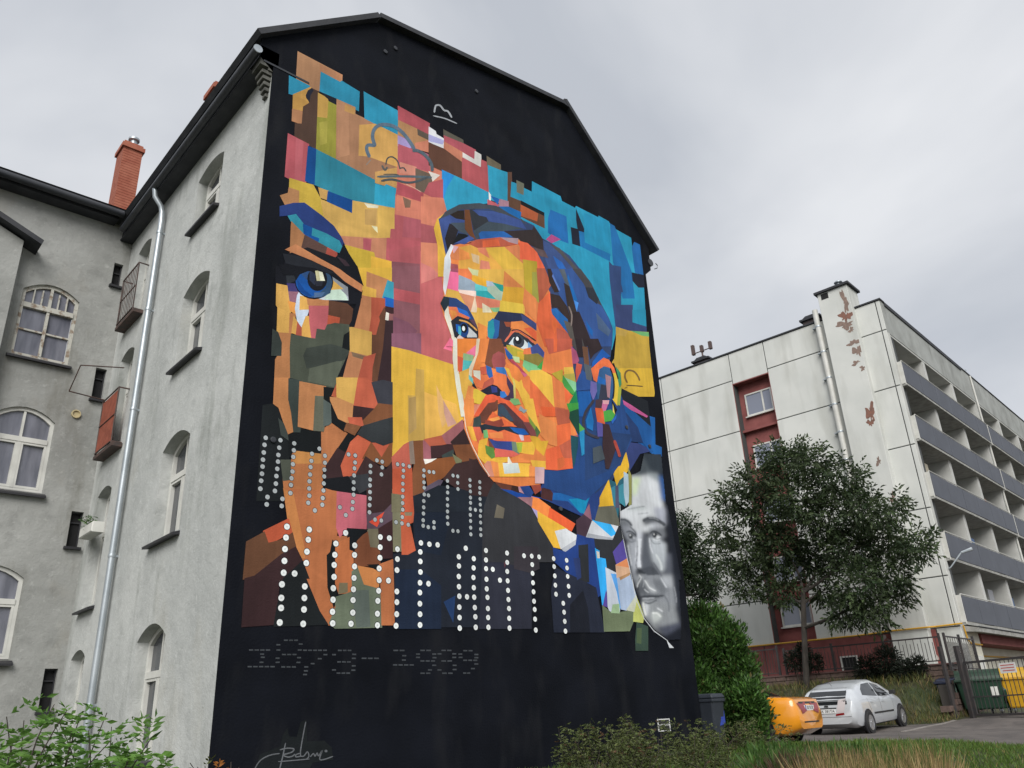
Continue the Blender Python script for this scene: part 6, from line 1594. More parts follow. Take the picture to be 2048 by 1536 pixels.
# ------------------------------------------------------------------ gate and bins
GA = Vector((30.0, 11.25, 0)); GB = Vector((27.7, 6.2, 0)); gd = (GB - GA).normalized()
FGt = Frame(GA, gd, Vector((gd.y, -gd.x, 0)) if Vector((gd.y, -gd.x, 0)).dot(-GA) > 0 else Vector((-gd.y, gd.x, 0)))
gz0 = gz(30, 11); gl = (GB - GA).length
GT = empty('steel_gate', GA + Vector((0, 0, gz0)), 'wide dark steel bar gate closing the bin yard', 'gate')
def bar(name, u0, u1, z0, z1, w_=0.03): k = MB(); k.box(FGt, u0, u1, gz0 + z0, gz0 + z1, -w_, w_); return k.build(name, M_steel, GT)
bar('gate_post', -0.07, 0.07, -0.2, 2.25, 0.07)
for a, b in ((0.15, 2.55), (2.65, gl)):
    bar('top_rail', a, b, 1.66, 1.73); bar('bottom_rail', a, b, 0.06, 0.13); bar('middle_rail', a, b, 0.62, 0.66, 0.02); bar('stile', a, a + 0.07, 0.13, 1.66); bar('stile', b - 0.07, b, 0.13, 1.66)
    n = int((b - a) / 0.16)
    for i in range(1, n): u = a + (b - a) * i / n; bar('bar', u - 0.008, u + 0.008, 0.13, 1.66, 0.008)
PO = empty('yard_post', FGt(-0.45, gz0, 0.25), 'slender dark steel post with a crossbar beside the bin yard gate', 'post')
k = MB(); k.box(FGt, -0.5, -0.4, gz0 - 0.2, gz0 + 2.28, 0.2, 0.3); k.build('post', M_steel, PO)
k = MB(); k.tube([FGt(-0.45, gz0 + 2.0, 0.25), FGt(-1.6, gz0 + 1.95, -0.9)], 0.03, 8); k.build('crossbar', M_steel, PO)
sg = MB(); sg.box(FGt, 1.55, 2.15, gz0 + 1.28, gz0 + 1.58, 0.035, 0.045); so = sg.build('gate_sign', mat('white_sign_sheet', (0.75, 0.74, 0.72), 0.5)); tag(so, 'small white notice with red lines hung on the steel gate', 'sign')
k = MB(); M_rl = mat('red_sign_print', (0.55, 0.06, 0.05), 0.5)
for i in range(3): k.box(FGt, 1.6 + 0.05 * (i == 0), 2.1, gz0 + 1.34 + i * 0.08, gz0 + 1.365 + i * 0.08, 0.045, 0.0475)
k.build('print_lines', M_rl, so)
def plastic(n, c): return mat(n, c, 0.45, tuple(v * 0.75 for v in c), 2.5, 5)
def dumpster(loc, rz, body, lid, label, dome=True, wdt=1.36, dep=1.05, tag_white=True):
    D_ = empty('bin_container', loc, label, 'bin', 'wheeled containers in the bin yard'); c, s_ = math.cos(rz), math.sin(rz)
    fr = Frame(loc, (c, s_, 0), (s_, -c, 0)); k = MB(); h = 1.05; w2, d2 = wdt / 2, dep / 2
    b0 = [(-w2 * .86, -d2 * .72), (w2 * .86, -d2 * .72), (w2 * .86, d2 * .72), (-w2 * .86, d2 * .72)]; b1 = [(-w2, -d2), (w2, -d2), (w2, d2), (-w2, d2)]
    k.hexa([fr(a, 0.16, b) for a, b in b0] + [fr(a, h, b) for a, b in b1]); k.build('body', body, D_, bevel=0.05)
    k = MB(); k.box(fr, -w2 - .05, w2 + .05, h - .02, h + .07, -d2 - .05, d2 + .05); k.build('rim', body, D_, bevel=0.02)
    if dome:
        k = MB(); prof = [(d2 * math.cos(a * math.pi / 12), h + .07 + 0.3 * math.sin(a * math.pi / 12)) for a in range(13)]; k.prism(Frame(fr.o, fr.n, fr.u), prof, -w2, w2); k.build('lid', lid, D_)
        for sd_ in (-1, 1):
            k = MB(); cc = [(0.42 * math.cos(a * math.pi / 8), 0.72 + 0.42 * math.sin(a * math.pi / 8)) for a in range(16)]; k.prism(Frame(fr.o, fr.n, fr.u), cc, sd_ * w2 - 0.03, sd_ * (w2 + 0.07)); k.build('hinge_disc', body, D_)
    else:
        k = MB(); k.hexa([fr(-w2, h + .07, -d2), fr(w2, h + .07, -d2), fr(w2, h + .07, d2), fr(-w2, h + .07, d2), fr(-w2 * .9, h + .2, -d2 * .8), fr(w2 * .9, h + .2, -d2 * .8), fr(w2 * .9, h + .14, d2 * .9), fr(-w2 * .9, h + .14, d2 * .9)]); k.build('lid', lid, D_, bevel=0.03)
    for a in (-1, 1):
        for b in (-1, 1):
            k = MB(); k.lathe(fr(a * w2 * .7, 0.085, b * d2 * .55) - fr.u * 0.025, [(0.085, 0), (0.085, 0.05)], 12, tuple(fr.u)); k.build('castor', M_sill, D_)
            k = MB(); k.box(fr, a * w2 * .7 - .04, a * w2 * .7 + .04, 0.09, 0.2, b * d2 * .55 - .03, b * d2 * .55 + .03); k.build('castor_fork', M_zinc, D_)
    for a in (-1, 1): k = MB(); k.tube([fr(a * w2, 0.85, d2 * .3), fr(a * (w2 + .09), 0.85, d2 * .3), fr(a * (w2 + .09), 0.85, -d2 * .3), fr(a * w2, 0.85, -d2 * .3)], 0.02, 6); k.build('handle', M_sill, D_)
    if tag_white: k = MB(); k.box(fr, w2 * .45, w2 * .75, 0.55, 0.85, d2 * .92, d2 * .955); k.build('sticker', M_white, D_)
    return D_
def at(px, py, X): p = on_x(px, py, X); return p
bz = gz(32.5, 10) + 0.02
def bpos(px, X): p = on_x(px, 1400, X); return (p.x, p.y, bz)
dumpster(bpos(1918, 31.9), math.radians(-75), plastic('dark_blue_plastic', (0.012, 0.018, 0.045)), plastic('dark_blue_lid', (0.02, 0.028, 0.06)), 'dark blue container at the end of the bin yard by the gate post', False, 1.2, 0.8)
dumpster(bpos(1966, 31.3), math.radians(-70), plastic('dark_green_plastic', (0.015, 0.05, 0.028)), plastic('dark_green_lid', (0.015, 0.045, 0.025)), 'dark green container with a round domed lid behind the gate')
dumpster(bpos(1998, 31.6), math.radians(-72), plastic('green_plastic', (0.022, 0.085, 0.035)), plastic('green_lid', (0.02, 0.07, 0.03)), 'smaller green bin between the domed container and the yellow one', False, 0.75, 0.7)
dumpster(bpos(2058, 31.8), math.radians(-72), plastic('yellow_plastic', (0.55, 0.30, 0.01)), plastic('yellow_lid', (0.62, 0.36, 0.015)), 'yellow recycling container behind the gate')
# kerb line and parking marks near the pale car
M_kerb = mat('pale_kerb', (0.28, 0.26, 0.24), 0.9, (0.2, 0.18, 0.165), 5, 6, 0.3)
def kerb(p, q, n, w_=0.12, h=0.03, grp='kerb_stone'):
    K_ = empty('kerb_line', (*p, gz(*p)), None, None)
    a = Vector((*p, 0)); b = Vector((*q, 0)); d = (b - a).normalized(); s_ = Vector((-d.y, d.x, 0)); L = (b - a).length
    for i in range(n):
        c0 = a + d * (L * i / n); c1 = a + d * (L * (i + 1) / n - 0.02); z0 = gz(c0.x, c0.y); z1 = gz(c1.x, c1.y); k = MB()
        P8 = [c0, c1, c1 + s_ * w_, c0 + s_ * w_]; zz = [z0, z1, z1, z0]; k.hexa([v + Vector((0, 0, z - 0.1)) for v, z in zip(P8, zz)] + [v + Vector((0, 0, z + h)) for v, z in zip(P8, zz)]); k.build('kerb_stone', M_kerb, K_)
    K_['kind'] = 'structure'; return K_
kerb((25.2, 11.4), (29.4, 11.55), 5); kerb((29.6, 10.3), (27.2, 4.6), 6, 0.14, 0.04)

# ------------------------------------------------------------------ cars
def interp(tab, x):
    for (a, va), (b, vb) in zip(tab, tab[1:]):
        if x <= b: t_ = max(0, (x - a) / (b - a)); t_ = t_ * t_ * (3 - 2 * t_) * 0.35 + t_ * 0.65; return va + (vb - va) * t_
    return tab[-1][1]
class Car:
    def __init__(s, name, loc, head, pitch, label, L, top, belt, width, paint, bot=0.2):
        s.root = empty(name, loc, label, 'car'); d = Vector((math.cos(head) * math.cos(pitch), math.sin(head) * math.cos(pitch), math.sin(pitch))); l = Vector((-math.sin(head), math.cos(head), 0)); u = d.cross(l)
        s.o = Vector(loc); s.d, s.l, s.u = d, l, u; s.paint = paint; s.L = L
        nx = 56; xs = [L * i / nx for i in range(nx + 1)]; rings = []; 
        for x in xs:
            zt = interp(top, x); w_ = interp(width, x); zb = bot + 0.14 * max(0, 1 - x / 0.35) + 0.10 * max(0, 1 - (L - x) / 0.35); bl = min(interp(belt, x), zt - 0.03); h = zt - bl; g = min(1, h / 0.5)
            wr = w_ * (0.93 - 0.24 * g)
            pts = [(0, zb), (w_ * .8, zb), (w_ * .93, zb + .05), (w_ * .985, zb + .16), (w_, zb + (bl - zb) * .45), (w_ * .985, zb + (bl - zb) * .8), (w_ * .955, bl), (w_ * .95 + (wr - w_ * .95) * .5, bl + h * .5), (wr, bl + h * .86), (wr * .86, bl + h * .965), (wr * .5, zt - 0.004), (0, zt)]
            rings.append([(x, y, z) for y, z in pts] + [(x, -y, z) for y, z in pts[-2:0:-1]])
        m = len(rings[0]); s.v = [Vector(p) for r in rings for p in r]; s.f = []
        for i in range(nx):
            for k in range(m): k2 = (k + 1) % m; s.f.append((i * m + k, i * m + k2, (i + 1) * m + k2, (i + 1) * m + k))
        s.f.append(tuple(range(m))); s.f.append(tuple(nx * m + k for k in range(m))[::-1])
        s.bvh = BVHTree.FromPolygons(s.v, s.f); mb = MB(); mb.add([s.W(p) for p in s.v], s.f); s.body = mb.build('body', paint, s.root, True)
    def W(s, p): return s.o + s.d * p[0] + s.l * p[1] + s.u * p[2]
    def decal(s, name, poly, axis, m, off=0.006, parent=None, cuts=3):
        """poly of 3-D points near the body, pressed onto it along axis"""
        ax = Vector(axis).normalized(); bm = bmesh.new(); vs = [bm.verts.new(p) for p in poly]; bm.faces.new(vs); bmesh.ops.triangulate(bm, faces=bm.faces)
        bmesh.ops.subdivide_edges(bm, edges=bm.edges, cuts=cuts, use_grid_fill=True)
        k = MB(); P = []
        for v in bm.verts:
            hit = s.bvh.ray_cast(v.co - ax * 4, ax); P.append((hit[0] if hit[0] is not None else v.co) - ax * off); 
        bm.verts.index_update(); k.add([s.W(p) for p in P], [[v.index for v in f.verts] for f in bm.faces]); bm.free()
        return k.build(name, m, parent or s.root, True)
    def side(s, name, pts, m, off=0.006, sides=(1, -1), parent=None):
        for sd_ in sides: s.decal(name, [(x, sd_ * 1.2, z) for x, z in pts], (0, -sd_, 0), m, off, parent)
    def rear(s, name, pts, m, off=0.006, parent=None): return s.decal(name, [(-1, y, z) for y, z in pts], (1, 0, 0), m, off, parent)
    def wheels(s, xr, xf, r, track, tw=0.2):
        for x in (xr, xf):
            for sd_ in (1, -1):
                c = Vector((x, sd_ * track, r)); ax = s.l * sd_
                k = MB(); k.lathe(s.W(c) - ax * 0.03, [(r + 0.055, 0), (r + 0.055, 0.036)], 28, tuple(ax)); k.build('arch_shade_disc', M_sill, s.root)  # dark disc stands for the shade in the gap around the tyre
                k = MB(); k.lathe(s.W(c) - ax * (tw - 0.045), [(r * .62, 0), (r * .93, 0), (r, 0.03), (r, tw - 0.03), (r * .94, tw), (r * .68, tw), (r * .66, tw - 0.02)], 28, tuple(ax)); w_ = k.build('wheel', M_tyre, s.root, True)
                k = MB(); cc = s.W(c); e1 = s.d; e2 = s.u
                k.lathe(cc + ax * 0.005, [(r * .68, 0.0), (r * .66, 0.035), (r * .6, 0.03)], 28, tuple(ax))
                for i in range(5):
                    a = 2 * math.pi * i / 5 + 0.3; dr = e1 * math.cos(a) + e2 * math.sin(a); tn = ax.cross(dr)
                    p0, p1 = cc + dr * (r * .1), cc + dr * (r * .66)
                    k.hexa([p0 - tn * .035 + ax * .0, p0 + tn * .035, p1 + tn * .055, p1 - tn * .055, p0 - tn * .03 + ax * .042, p0 + tn * .03 + ax * .042, p1 + tn * .045 + ax * .036, p1 - tn * .045 + ax * .036])
                k.lathe(cc + ax * 0.02, [(r * .15, 0), (r * .13, 0.03)], 16, tuple(ax)); k.build('rim', M_rim, w_, True)
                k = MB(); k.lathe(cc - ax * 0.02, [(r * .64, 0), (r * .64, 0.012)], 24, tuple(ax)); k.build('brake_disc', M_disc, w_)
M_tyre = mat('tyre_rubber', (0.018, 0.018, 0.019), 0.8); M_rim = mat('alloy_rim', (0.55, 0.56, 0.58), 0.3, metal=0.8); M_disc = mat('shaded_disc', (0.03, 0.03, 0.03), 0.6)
M_cglass = glass('car_glass', (0.012, 0.014, 0.016), 0.05); M_silver = mat('silver_car_paint', (0.62, 0.65, 0.68), 0.28, metal=0.25, coat=1.0, spec=0.5)
M_orange = mat('orange_car_paint', (0.76, 0.29, 0.015), 0.3, coat=1.0); M_trim = mat('black_trim', (0.02, 0.02, 0.021), 0.5); M_lampw = mat('clear_tail_lamp', (0.55, 0.5, 0.5), 0.15); M_lampr = mat('red_tail_lamp', (0.25, 0.01, 0.012), 0.15)
M_plate = mat('plate_white', (0.72, 0.73, 0.72), 0.45); M_blue = mat('plate_blue', (0.02, 0.06, 0.3), 0.5)
FONT = None
def text_obj(name, body, size, M, m, parent, ext=0.002):
    cu = bpy.data.curves.new(name, 'FONT'); cu.body = body; cu.size = size; cu.align_x = 'CENTER'; cu.align_y = 'CENTER'; cu.extrude = ext; cu.resolution_u = 2
    o = bpy.data.objects.new(name, cu); COL.objects.link(o); dg = bpy.context.evaluated_depsgraph_get(); me = bpy.data.meshes.new_from_object(o.evaluated_get(dg)); bpy.data.objects.remove(o); bpy.data.curves.remove(cu)
    ob = bpy.data.objects.new(name, me); COL.objects.link(ob); me.materials.clear(); me.materials.append(m)
    Mi = Matrix.Identity(4)
    if parent is not None: Mi = setparent(ob, parent).inverted()
    me.transform(Mi @ M); me.update(); return ob
def basis(o, x, y):
    x = Vector(x).normalized(); y = Vector(y).normalized(); z = x.cross(y); return Matrix(((x.x, y.x, z.x, o[0]), (x.y, y.y, z.y, o[1]), (x.z, y.z, z.z, o[2]), (0, 0, 0, 1)))
def plate(car, y, z, txt, w_=0.52, h=0.115):
    hit = car.bvh.ray_cast(Vector((-2, y, z)), Vector((1, 0, 0))); x = hit[0].x - 0.018
    k = MB(); k.hexa([car.W((x + a, y + b, z + c)) for a, b, c in ((0.03, -w_ / 2, -h / 2), (0.03, w_ / 2, -h / 2), (0, w_ / 2, -h / 2), (0, -w_ / 2, -h / 2), (0.03, -w_ / 2, h / 2), (0.03, w_ / 2, h / 2), (0, w_ / 2, h / 2), (0, -w_ / 2, h / 2))]); pl = k.build('number_plate', M_plate, car.root)
    k = MB(); k.hexa([car.W((x - 0.001 + a, y + w_ / 2 - 0.05 + b, z + c)) for a, b, c in ((0.002, 0, -h / 2), (0.002, .05, -h / 2), (0, .05, -h / 2), (0, 0, -h / 2), (0.002, 0, h / 2), (0.002, .05, h / 2), (0, .05, h / 2), (0, 0, h / 2))]); k.build('country_band', M_blue, pl)
    text_obj('plate_text', txt, 0.105, basis(car.W((x - 0.002, y - 0.02, z)), -car.l, car.u), M_trim, pl, 0.001)
# pale hatchback
w0 = Vector((24.73, 12.25)); hd = math.atan2(0.25, 2.67); r2 = Vector((-math.sin(hd), math.cos(hd))); f2 = Vector((math.cos(hd), math.sin(hd)))
base = w0 + r2 * 0.76 - f2 * 0.86
C1 = Car('silver_hatchback', (base.x, base.y, -0.80 - 0.86 * 0.04), hd, math.atan(0.04), 'silver grey hatchback parked with its tail to the lawn', 4.46,
         [(0, 0.72), (0.06, 0.98), (0.16, 1.08), (0.45, 1.28), (1.0, 1.43), (1.7, 1.49), (2.2, 1.48), (2.8, 1.36), (3.4, 1.06), (3.7, 0.94), (4.15, 0.82), (4.38, 0.66), (4.46, 0.52)],
         [(0, 0.98), (0.8, 0.98), (2.2, 0.94), (3.3, 0.88), (4.46, 0.7)], [(0, 0.72), (0.1, 0.80), (0.5, 0.86), (1.2, 0.873), (3.2, 0.873), (3.9, 0.84), (4.3, 0.72), (4.46, 0.55)], M_silver, 0.2)
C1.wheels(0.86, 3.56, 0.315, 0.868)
C1.side('side_window', [(0.88, 1.06), (1.95, 0.985), (1.95, 1.38), (1.35, 1.36), (1.0, 1.22)], M_cglass); C1.side('side_window', [(2.02, 0.98), (3.05, 0.95), (2.9, 1.10), (2.55, 1.28), (2.02, 1.38)], M_cglass)
C1.side('rub_strip', [(1.32, 0.52), (2.95, 0.50), (2.95, 0.545), (1.32, 0.565)], M_trim, 0.012); C1.side('door_seam', [(1.985, 0.3), (1.997, 0.3), (1.997, 0.95), (1.985, 0.95)], M_trim, 0.003); C1.side('door_seam', [(3.02, 0.32), (3.03, 0.32), (3.05, 0.92), (3.04, 0.92)], M_trim, 0.003); C1.side('door_seam', [(1.16, 0.62), (1.17, 0.62), (1.06, 0.98), (1.05, 0.98)], M_trim, 0.003)
C1.side('door_handle', [(1.2, 0.85), (1.4, 0.845), (1.4, 0.875), (1.2, 0.88)], M_silver, 0.03); C1.side('door_handle', [(2.12, 0.83), (2.32, 0.825), (2.32, 0.855), (2.12, 0.86)], M_silver, 0.03)
C1.rear('rear_window', [(-0.60, 0.97), (0.60, 0.97), (0.56, 1.20), (0.50, 1.30), (-0.50, 1.30), (-0.56, 1.20)], M_cglass, 0.008)
C1.rear('lower_rear_glass', [(-0.62, 0.86), (0.62, 0.86), (0.62, 0.955), (-0.62, 0.955)], M_cglass, 0.008)
for sd_ in (1, -1):
    C1.decal('tail_lamp', [(-0.6, sd_ * 0.66, 0.62), (-0.6, sd_ * 0.9, 0.64), (-0.4, sd_ * 0.92, 1.02), (-0.4, sd_ * 0.68, 0.98)], (0.75, -sd_ * 0.5, 0), M_lampw, 0.012)
    C1.decal('lamp_base', [(-0.6, sd_ * 0.64, 0.56), (-0.6, sd_ * 0.9, 0.59), (-0.6, sd_ * 0.9, 0.635), (-0.6, sd_ * 0.66, 0.615)], (0.75, -sd_ * 0.5, 0), M_lampr, 0.013)
C1.rear('bumper_seam', [(-0.7, 0.525), (0.7, 0.525), (0.7, 0.535), (-0.7, 0.535)], M_trim, 0.004); C1.rear('badge', [(-0.07, 0.80), (0.07, 0.80), (0.05, 0.85), (-0.05, 0.85)], M_trim, 0.014); C1.rear('tailgate_strip', [(-0.3, 0.755), (0.3, 0.755), (0.3, 0.785), (-0.3, 0.785)], M_trim, 0.008)
plate(C1, 0, 0.69, 'SK 381TA')
mb = MB()
for sd_ in (-1,): mb.hexa([C1.W((2.88 + a, sd_ * (0.86 + b), 0.98 + c)) for a, b, c in ((0, 0, 0), (.14, 0, 0), (.12, .17, 0), (0.02, .17, .02), (0, 0, .13), (.14, 0, .13), (.12, .17, .12), (.02, .17, .13))])
mb.build('wing_mirror', M_trim, C1.root, bevel=0.015)
mb = MB(); mb.tube([C1.W((0.7, 0, 1.36)), C1.W((0.55, 0, 1.46))], 0.006, 5); mb.build('aerial', M_trim, C1.root)
# orange saloon
C2 = Car('orange_saloon', (19.0, 10.75, gz(19.0, 11.5)), math.radians(98), 0.0, 'bright orange saloon car half hidden behind the dense green hedge', 4.65,
         [(0, 0.75), (0.08, 0.98), (0.25, 1.04), (0.9, 1.08), (1.35, 1.26), (1.8, 1.40), (2.3, 1.44), (2.8, 1.40), (3.4, 1.08), (3.7, 0.98), (4.4, 0.78), (4.65, 0.55)],
         [(0, 0.95), (2.2, 0.94), (4.65, 0.75)], [(0, 0.70), (0.12, 0.80), (0.5, 0.87), (1.2, 0.885), (3.4, 0.88), (4.3, 0.78), (4.65, 0.6)], M_orange, 0.2)
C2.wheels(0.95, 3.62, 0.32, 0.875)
C2.side('side_window', [(1.25, 1.06), (2.0, 1.0), (2.0, 1.34), (1.7, 1.32)], M_cglass); C2.side('side_window', [(2.06, 1.0), (3.15, 0.98), (2.7, 1.33), (2.06, 1.35)], M_cglass)
C2.decal('rear_window', [(0.9, -0.55, 2), (0.9, 0.55, 2), (1.6, 0.48, 2), (1.6, -0.48, 2)], (0, 0, -1), M_cglass, 0.008)
for sd_ in (1, -1): C2.decal('tail_lamp', [(-0.6, sd_ * 0.60, 0.72), (-0.6, sd_ * 0.88, 0.66), (-0.4, sd_ * 0.92, 0.90), (-0.6, sd_ * 0.56, 0.92)], (0.75, -sd_ * 0.5, 0), M_lampr, 0.012)
C2.rear('boot_trim', [(-0.5, 0.885), (0.5, 0.885), (0.5, 0.93), (-0.5, 0.93)], M_trim, 0.01); C2.rear('bumper_slot', [(-0.45, 0.47), (0.45, 0.47), (0.45, 0.50), (-0.45, 0.50)], M_trim, 0.006); C2.side('crease_shade', [(0.5, 0.80), (3.9, 0.80), (3.9, 0.815), (0.5, 0.815)], mat('orange_shade_line', (0.5, 0.19, 0.015), 0.4), 0.004)  # body crease is only its shade, drawn as a darker orange line
plate(C2, 0, 0.79, 'SK 9LT8')
# ------------------------------------------------------------------ wheelie bin and framed notice at the foot of the gable
bx, by = CX + 11.24, CY - 0.02; bz_ = gz(bx, by); WBn = empty('wheelie_bin', (bx, by, bz_), 'dark wheelie bin with a blue sticker at the corner of the black gable', 'bin'); fr = Frame((bx, by, bz_), (1, 0, 0), (0, -1, 0))
M_gp = plastic('dark_grey_plastic', (0.028, 0.034, 0.045)); k = MB(); k.hexa([fr(a * .17, 0.06, b * .22) for a, b in ((-1, -1), (1, -1), (1, 1), (-1, 1))] + [fr(a * .23, 0.98, b * .28) for a, b in ((-1, -1), (1, -1), (1, 1), (-1, 1))]); k.build('body', M_gp, WBn, bevel=0.04)
k = MB(); k.hexa([fr(a * .255, 0.98, b * .31) for a, b in ((-1, -1), (1, -1), (1, 1), (-1, 1))] + [fr(a * .22, 1.08, b * .27) for a, b in ((-1, -1), (1, -1), (1, 1), (-1, 1))]); k.build('lid', M_gp, WBn, bevel=0.03)
k = MB(); k.box(fr, -0.245, 0.245, 0.9, 0.975, -0.3, 0.3); k.build('rim', M_gp, WBn, bevel=0.02)
for a in (-1, 1): k = MB(); k.lathe(fr(a * .2, 0.1, -0.2), [(0.1, -0.03), (0.1, 0.03)], 16, (1, 0, 0)); k.build('wheel', M_tyre, WBn)
k = MB(); k.prism(Frame(fr(0.0, 0.42, 0.243), fr.u, fr.n), [(0, 0), (0.2, 0.02), (0.2, 0.3), (0.08, 0.24), (0.05, 0.1)], 0, 0.012); k.build('sticker', mat('blue_sticker', (0.03, 0.06, 0.35), 0.5), WBn)
sp = on_y(1328, 1450, 10.6); SG = empty('framed_notice', (sp.x, sp.y, gz(sp.x, sp.y)), 'small black notice in a white frame standing among plants before the gable', 'sign'); fr = Frame((sp.x, sp.y, sp.z), (1, 0, 0), (0, -1, 0))
k = MB(); k.box(fr, -0.17, 0.17, -0.1, 0.1, -0.012, 0.0); k.build('board', M_trim, SG)
k = MB(); ring(k, fr, [(-.18, -.11), (.18, -.11), (.18, .11), (-.18, .11)], [(-.163, -.093), (.163, -.093), (.163, .093), (-.163, .093)], -0.01, 0.008); k.build('frame', M_plate, SG)
text_obj('notice_text', 'NIEPODLEGŁA', 0.05, basis(fr(0, 0.0, 0.003), (1, 0, 0), (0, 0, 1)), M_plate, SG)
for a in (-0.1, 0.1): k = MB(); k.tube([fr(a, -0.1, -0.02), fr(a, gz(sp.x, sp.y) - sp.z - 0.05, -0.02)], 0.012, 6); k.build('leg', M_steel, SG)

# ------------------------------------------------------------------ vegetation
rng = np.random.default_rng(11)
M_leaf = leaf_mat('leaf'); M_bark = mat('bark', (0.03, 0.026, 0.022), 0.95, (0.06, 0.052, 0.044), 9, 7, 0.8, 30, stretch=(1, 1, 0.25)); M_twig = mat('twig', (0.045, 0.035, 0.028), 0.9)
def unit(v): return v / np.maximum(np.linalg.norm(v, axis=-1, keepdims=True), 1e-9)
def leaves(name, P, Dr, Sz, Tn, parent, aspect=0.42, fold=0.12, m=None, roll=None):
    """folded lance-shaped leaves: base P, axis Dr, length Sz, tint Tn"""
    n = len(P); up = rng.normal(size=(n, 3)) if roll is None else roll
    sd_ = unit(np.cross(Dr, up)); nr = np.cross(sd_, Dr); s_ = Sz[:, None]
    mid = P + Dr * s_ * 0.45
    v = np.empty((n, 5, 3), 'f'); v[:, 0] = P; v[:, 1] = mid + sd_ * s_ * aspect * 0.5 - nr * s_ * fold; v[:, 2] = P + Dr * s_; v[:, 3] = mid - sd_ * s_ * aspect * 0.5 - nr * s_ * fold; v[:, 4] = mid
    o = bpy.data.objects.new(name, bpy.data.meshes.new(name)); COL.objects.link(o); vv = v.reshape(-1, 3)
    if parent is not None:
        Mi = np.array(setparent(o, parent).inverted()); vv = vv @ Mi[:3, :3].T + Mi[:3, 3]
    me = o.data; me.vertices.add(n * 5); me.vertices.foreach_set('co', vv.astype('f').ravel())
    b = (np.arange(n) * 5)[:, None]; tri = np.concatenate([b + np.array([0, 4, 1]), b + np.array([1, 4, 2]), b + np.array([0, 3, 4]), b + np.array([3, 2, 4])], axis=1).ravel()
    me.loops.add(n * 12); me.loops.foreach_set('vertex_index', tri.astype('i')); me.polygons.add(n * 4); me.polygons.foreach_set('loop_start', np.arange(0, n * 12, 3, dtype='i')); me.polygons.foreach_set('loop_total', np.full(n * 4, 3, 'i'))
    me.update(calc_edges=True); me.validate(); me.materials.append(m or M_leaf)
    a = me.color_attributes.new('tint', 'FLOAT_COLOR', 'POINT'); c = np.ones((n, 5, 4), 'f'); c[:, :, :3] = Tn[:, None, :]; a.data.foreach_set('color', c.ravel()); return o
def tints(n, c0, c1, var=0.25, third=None, p3=0.0):
    t_ = rng.random((n, 1)); c = np.array(c0) * (1 - t_) + np.array(c1) * t_; c = c * (1 + rng.normal(size=(n, 1)) * var).clip(0.45, 1.7)
    if third is not None: k = rng.random(n) < p3; c[k] = np.array(third) * (1 + rng.normal(size=(k.sum(), 1)) * 0.2).clip(0.5, 1.5)
    return c
def ball(n, c, r, shell=0.5):
    d = unit(rng.normal(size=(n, 3))); k = (shell + (1 - shell) * rng.random((n, 1))) ; return c + d * np.array(r) * k, d
def sprays(centers, radii, per, leaflet, nl, c0, c1, droop=0.3, shell=0.35, var=0.25, flat=0.8):
    """pinnate sprays spread through clumps: returns P, D, S, T"""
    Ps, Ds, Ss, Ts = [], [], [], []
    for c, r in zip(centers, radii):
        k = int(per * (r / 1.0) ** 2) + 6; base, d = ball(k, c, (r, r, r * flat), shell)
        ax = unit(d + rng.normal(size=(k, 3)) * 0.6 + np.array([0, 0, -droop])); tone = tints(k, c0, c1, var)
        side = unit(np.cross(ax, rng.normal(size=(k, 3))))
        L = leaflet * nl * 0.32
        for j in range(nl):
            t_ = j / max(1, nl - 1); pos = base + ax * (L * t_)[..., None] if False else base + ax * (L * t_); sgn = 1 if j % 2 else -1
            dd = unit(ax * (0.55 + 0.5 * t_) + side * sgn * (0.9 - 0.5 * t_) + rng.normal(size=(k, 3)) * 0.18 + np.array([0, 0, -0.25]))
            Ps.append(pos); Ds.append(dd); Ss.append(leaflet * rng.uniform(0.7, 1.15, k)); Ts.append(tone * (1 + rng.normal(size=(k, 1)) * 0.1))
    return np.concatenate(Ps), np.concatenate(Ds), np.concatenate(Ss), np.concatenate(Ts)
def limb(mb, a, b, r0, r1, bend=0.12, seg=6, k=6):
    a, b = Vector(a), Vector(b); L = (b - a).length; pts = []; rs = []; off = Vector((random.uniform(-1, 1), random.uniform(-1, 1), random.uniform(-.2, .6))) * L * bend
    for i in range(k + 1): t_ = i / k; pts.append(a.lerp(b, t_) + off * math.sin(math.pi * t_)); rs.append(r0 + (r1 - r0) * t_)
    mb.tube(pts, rs, seg); return pts
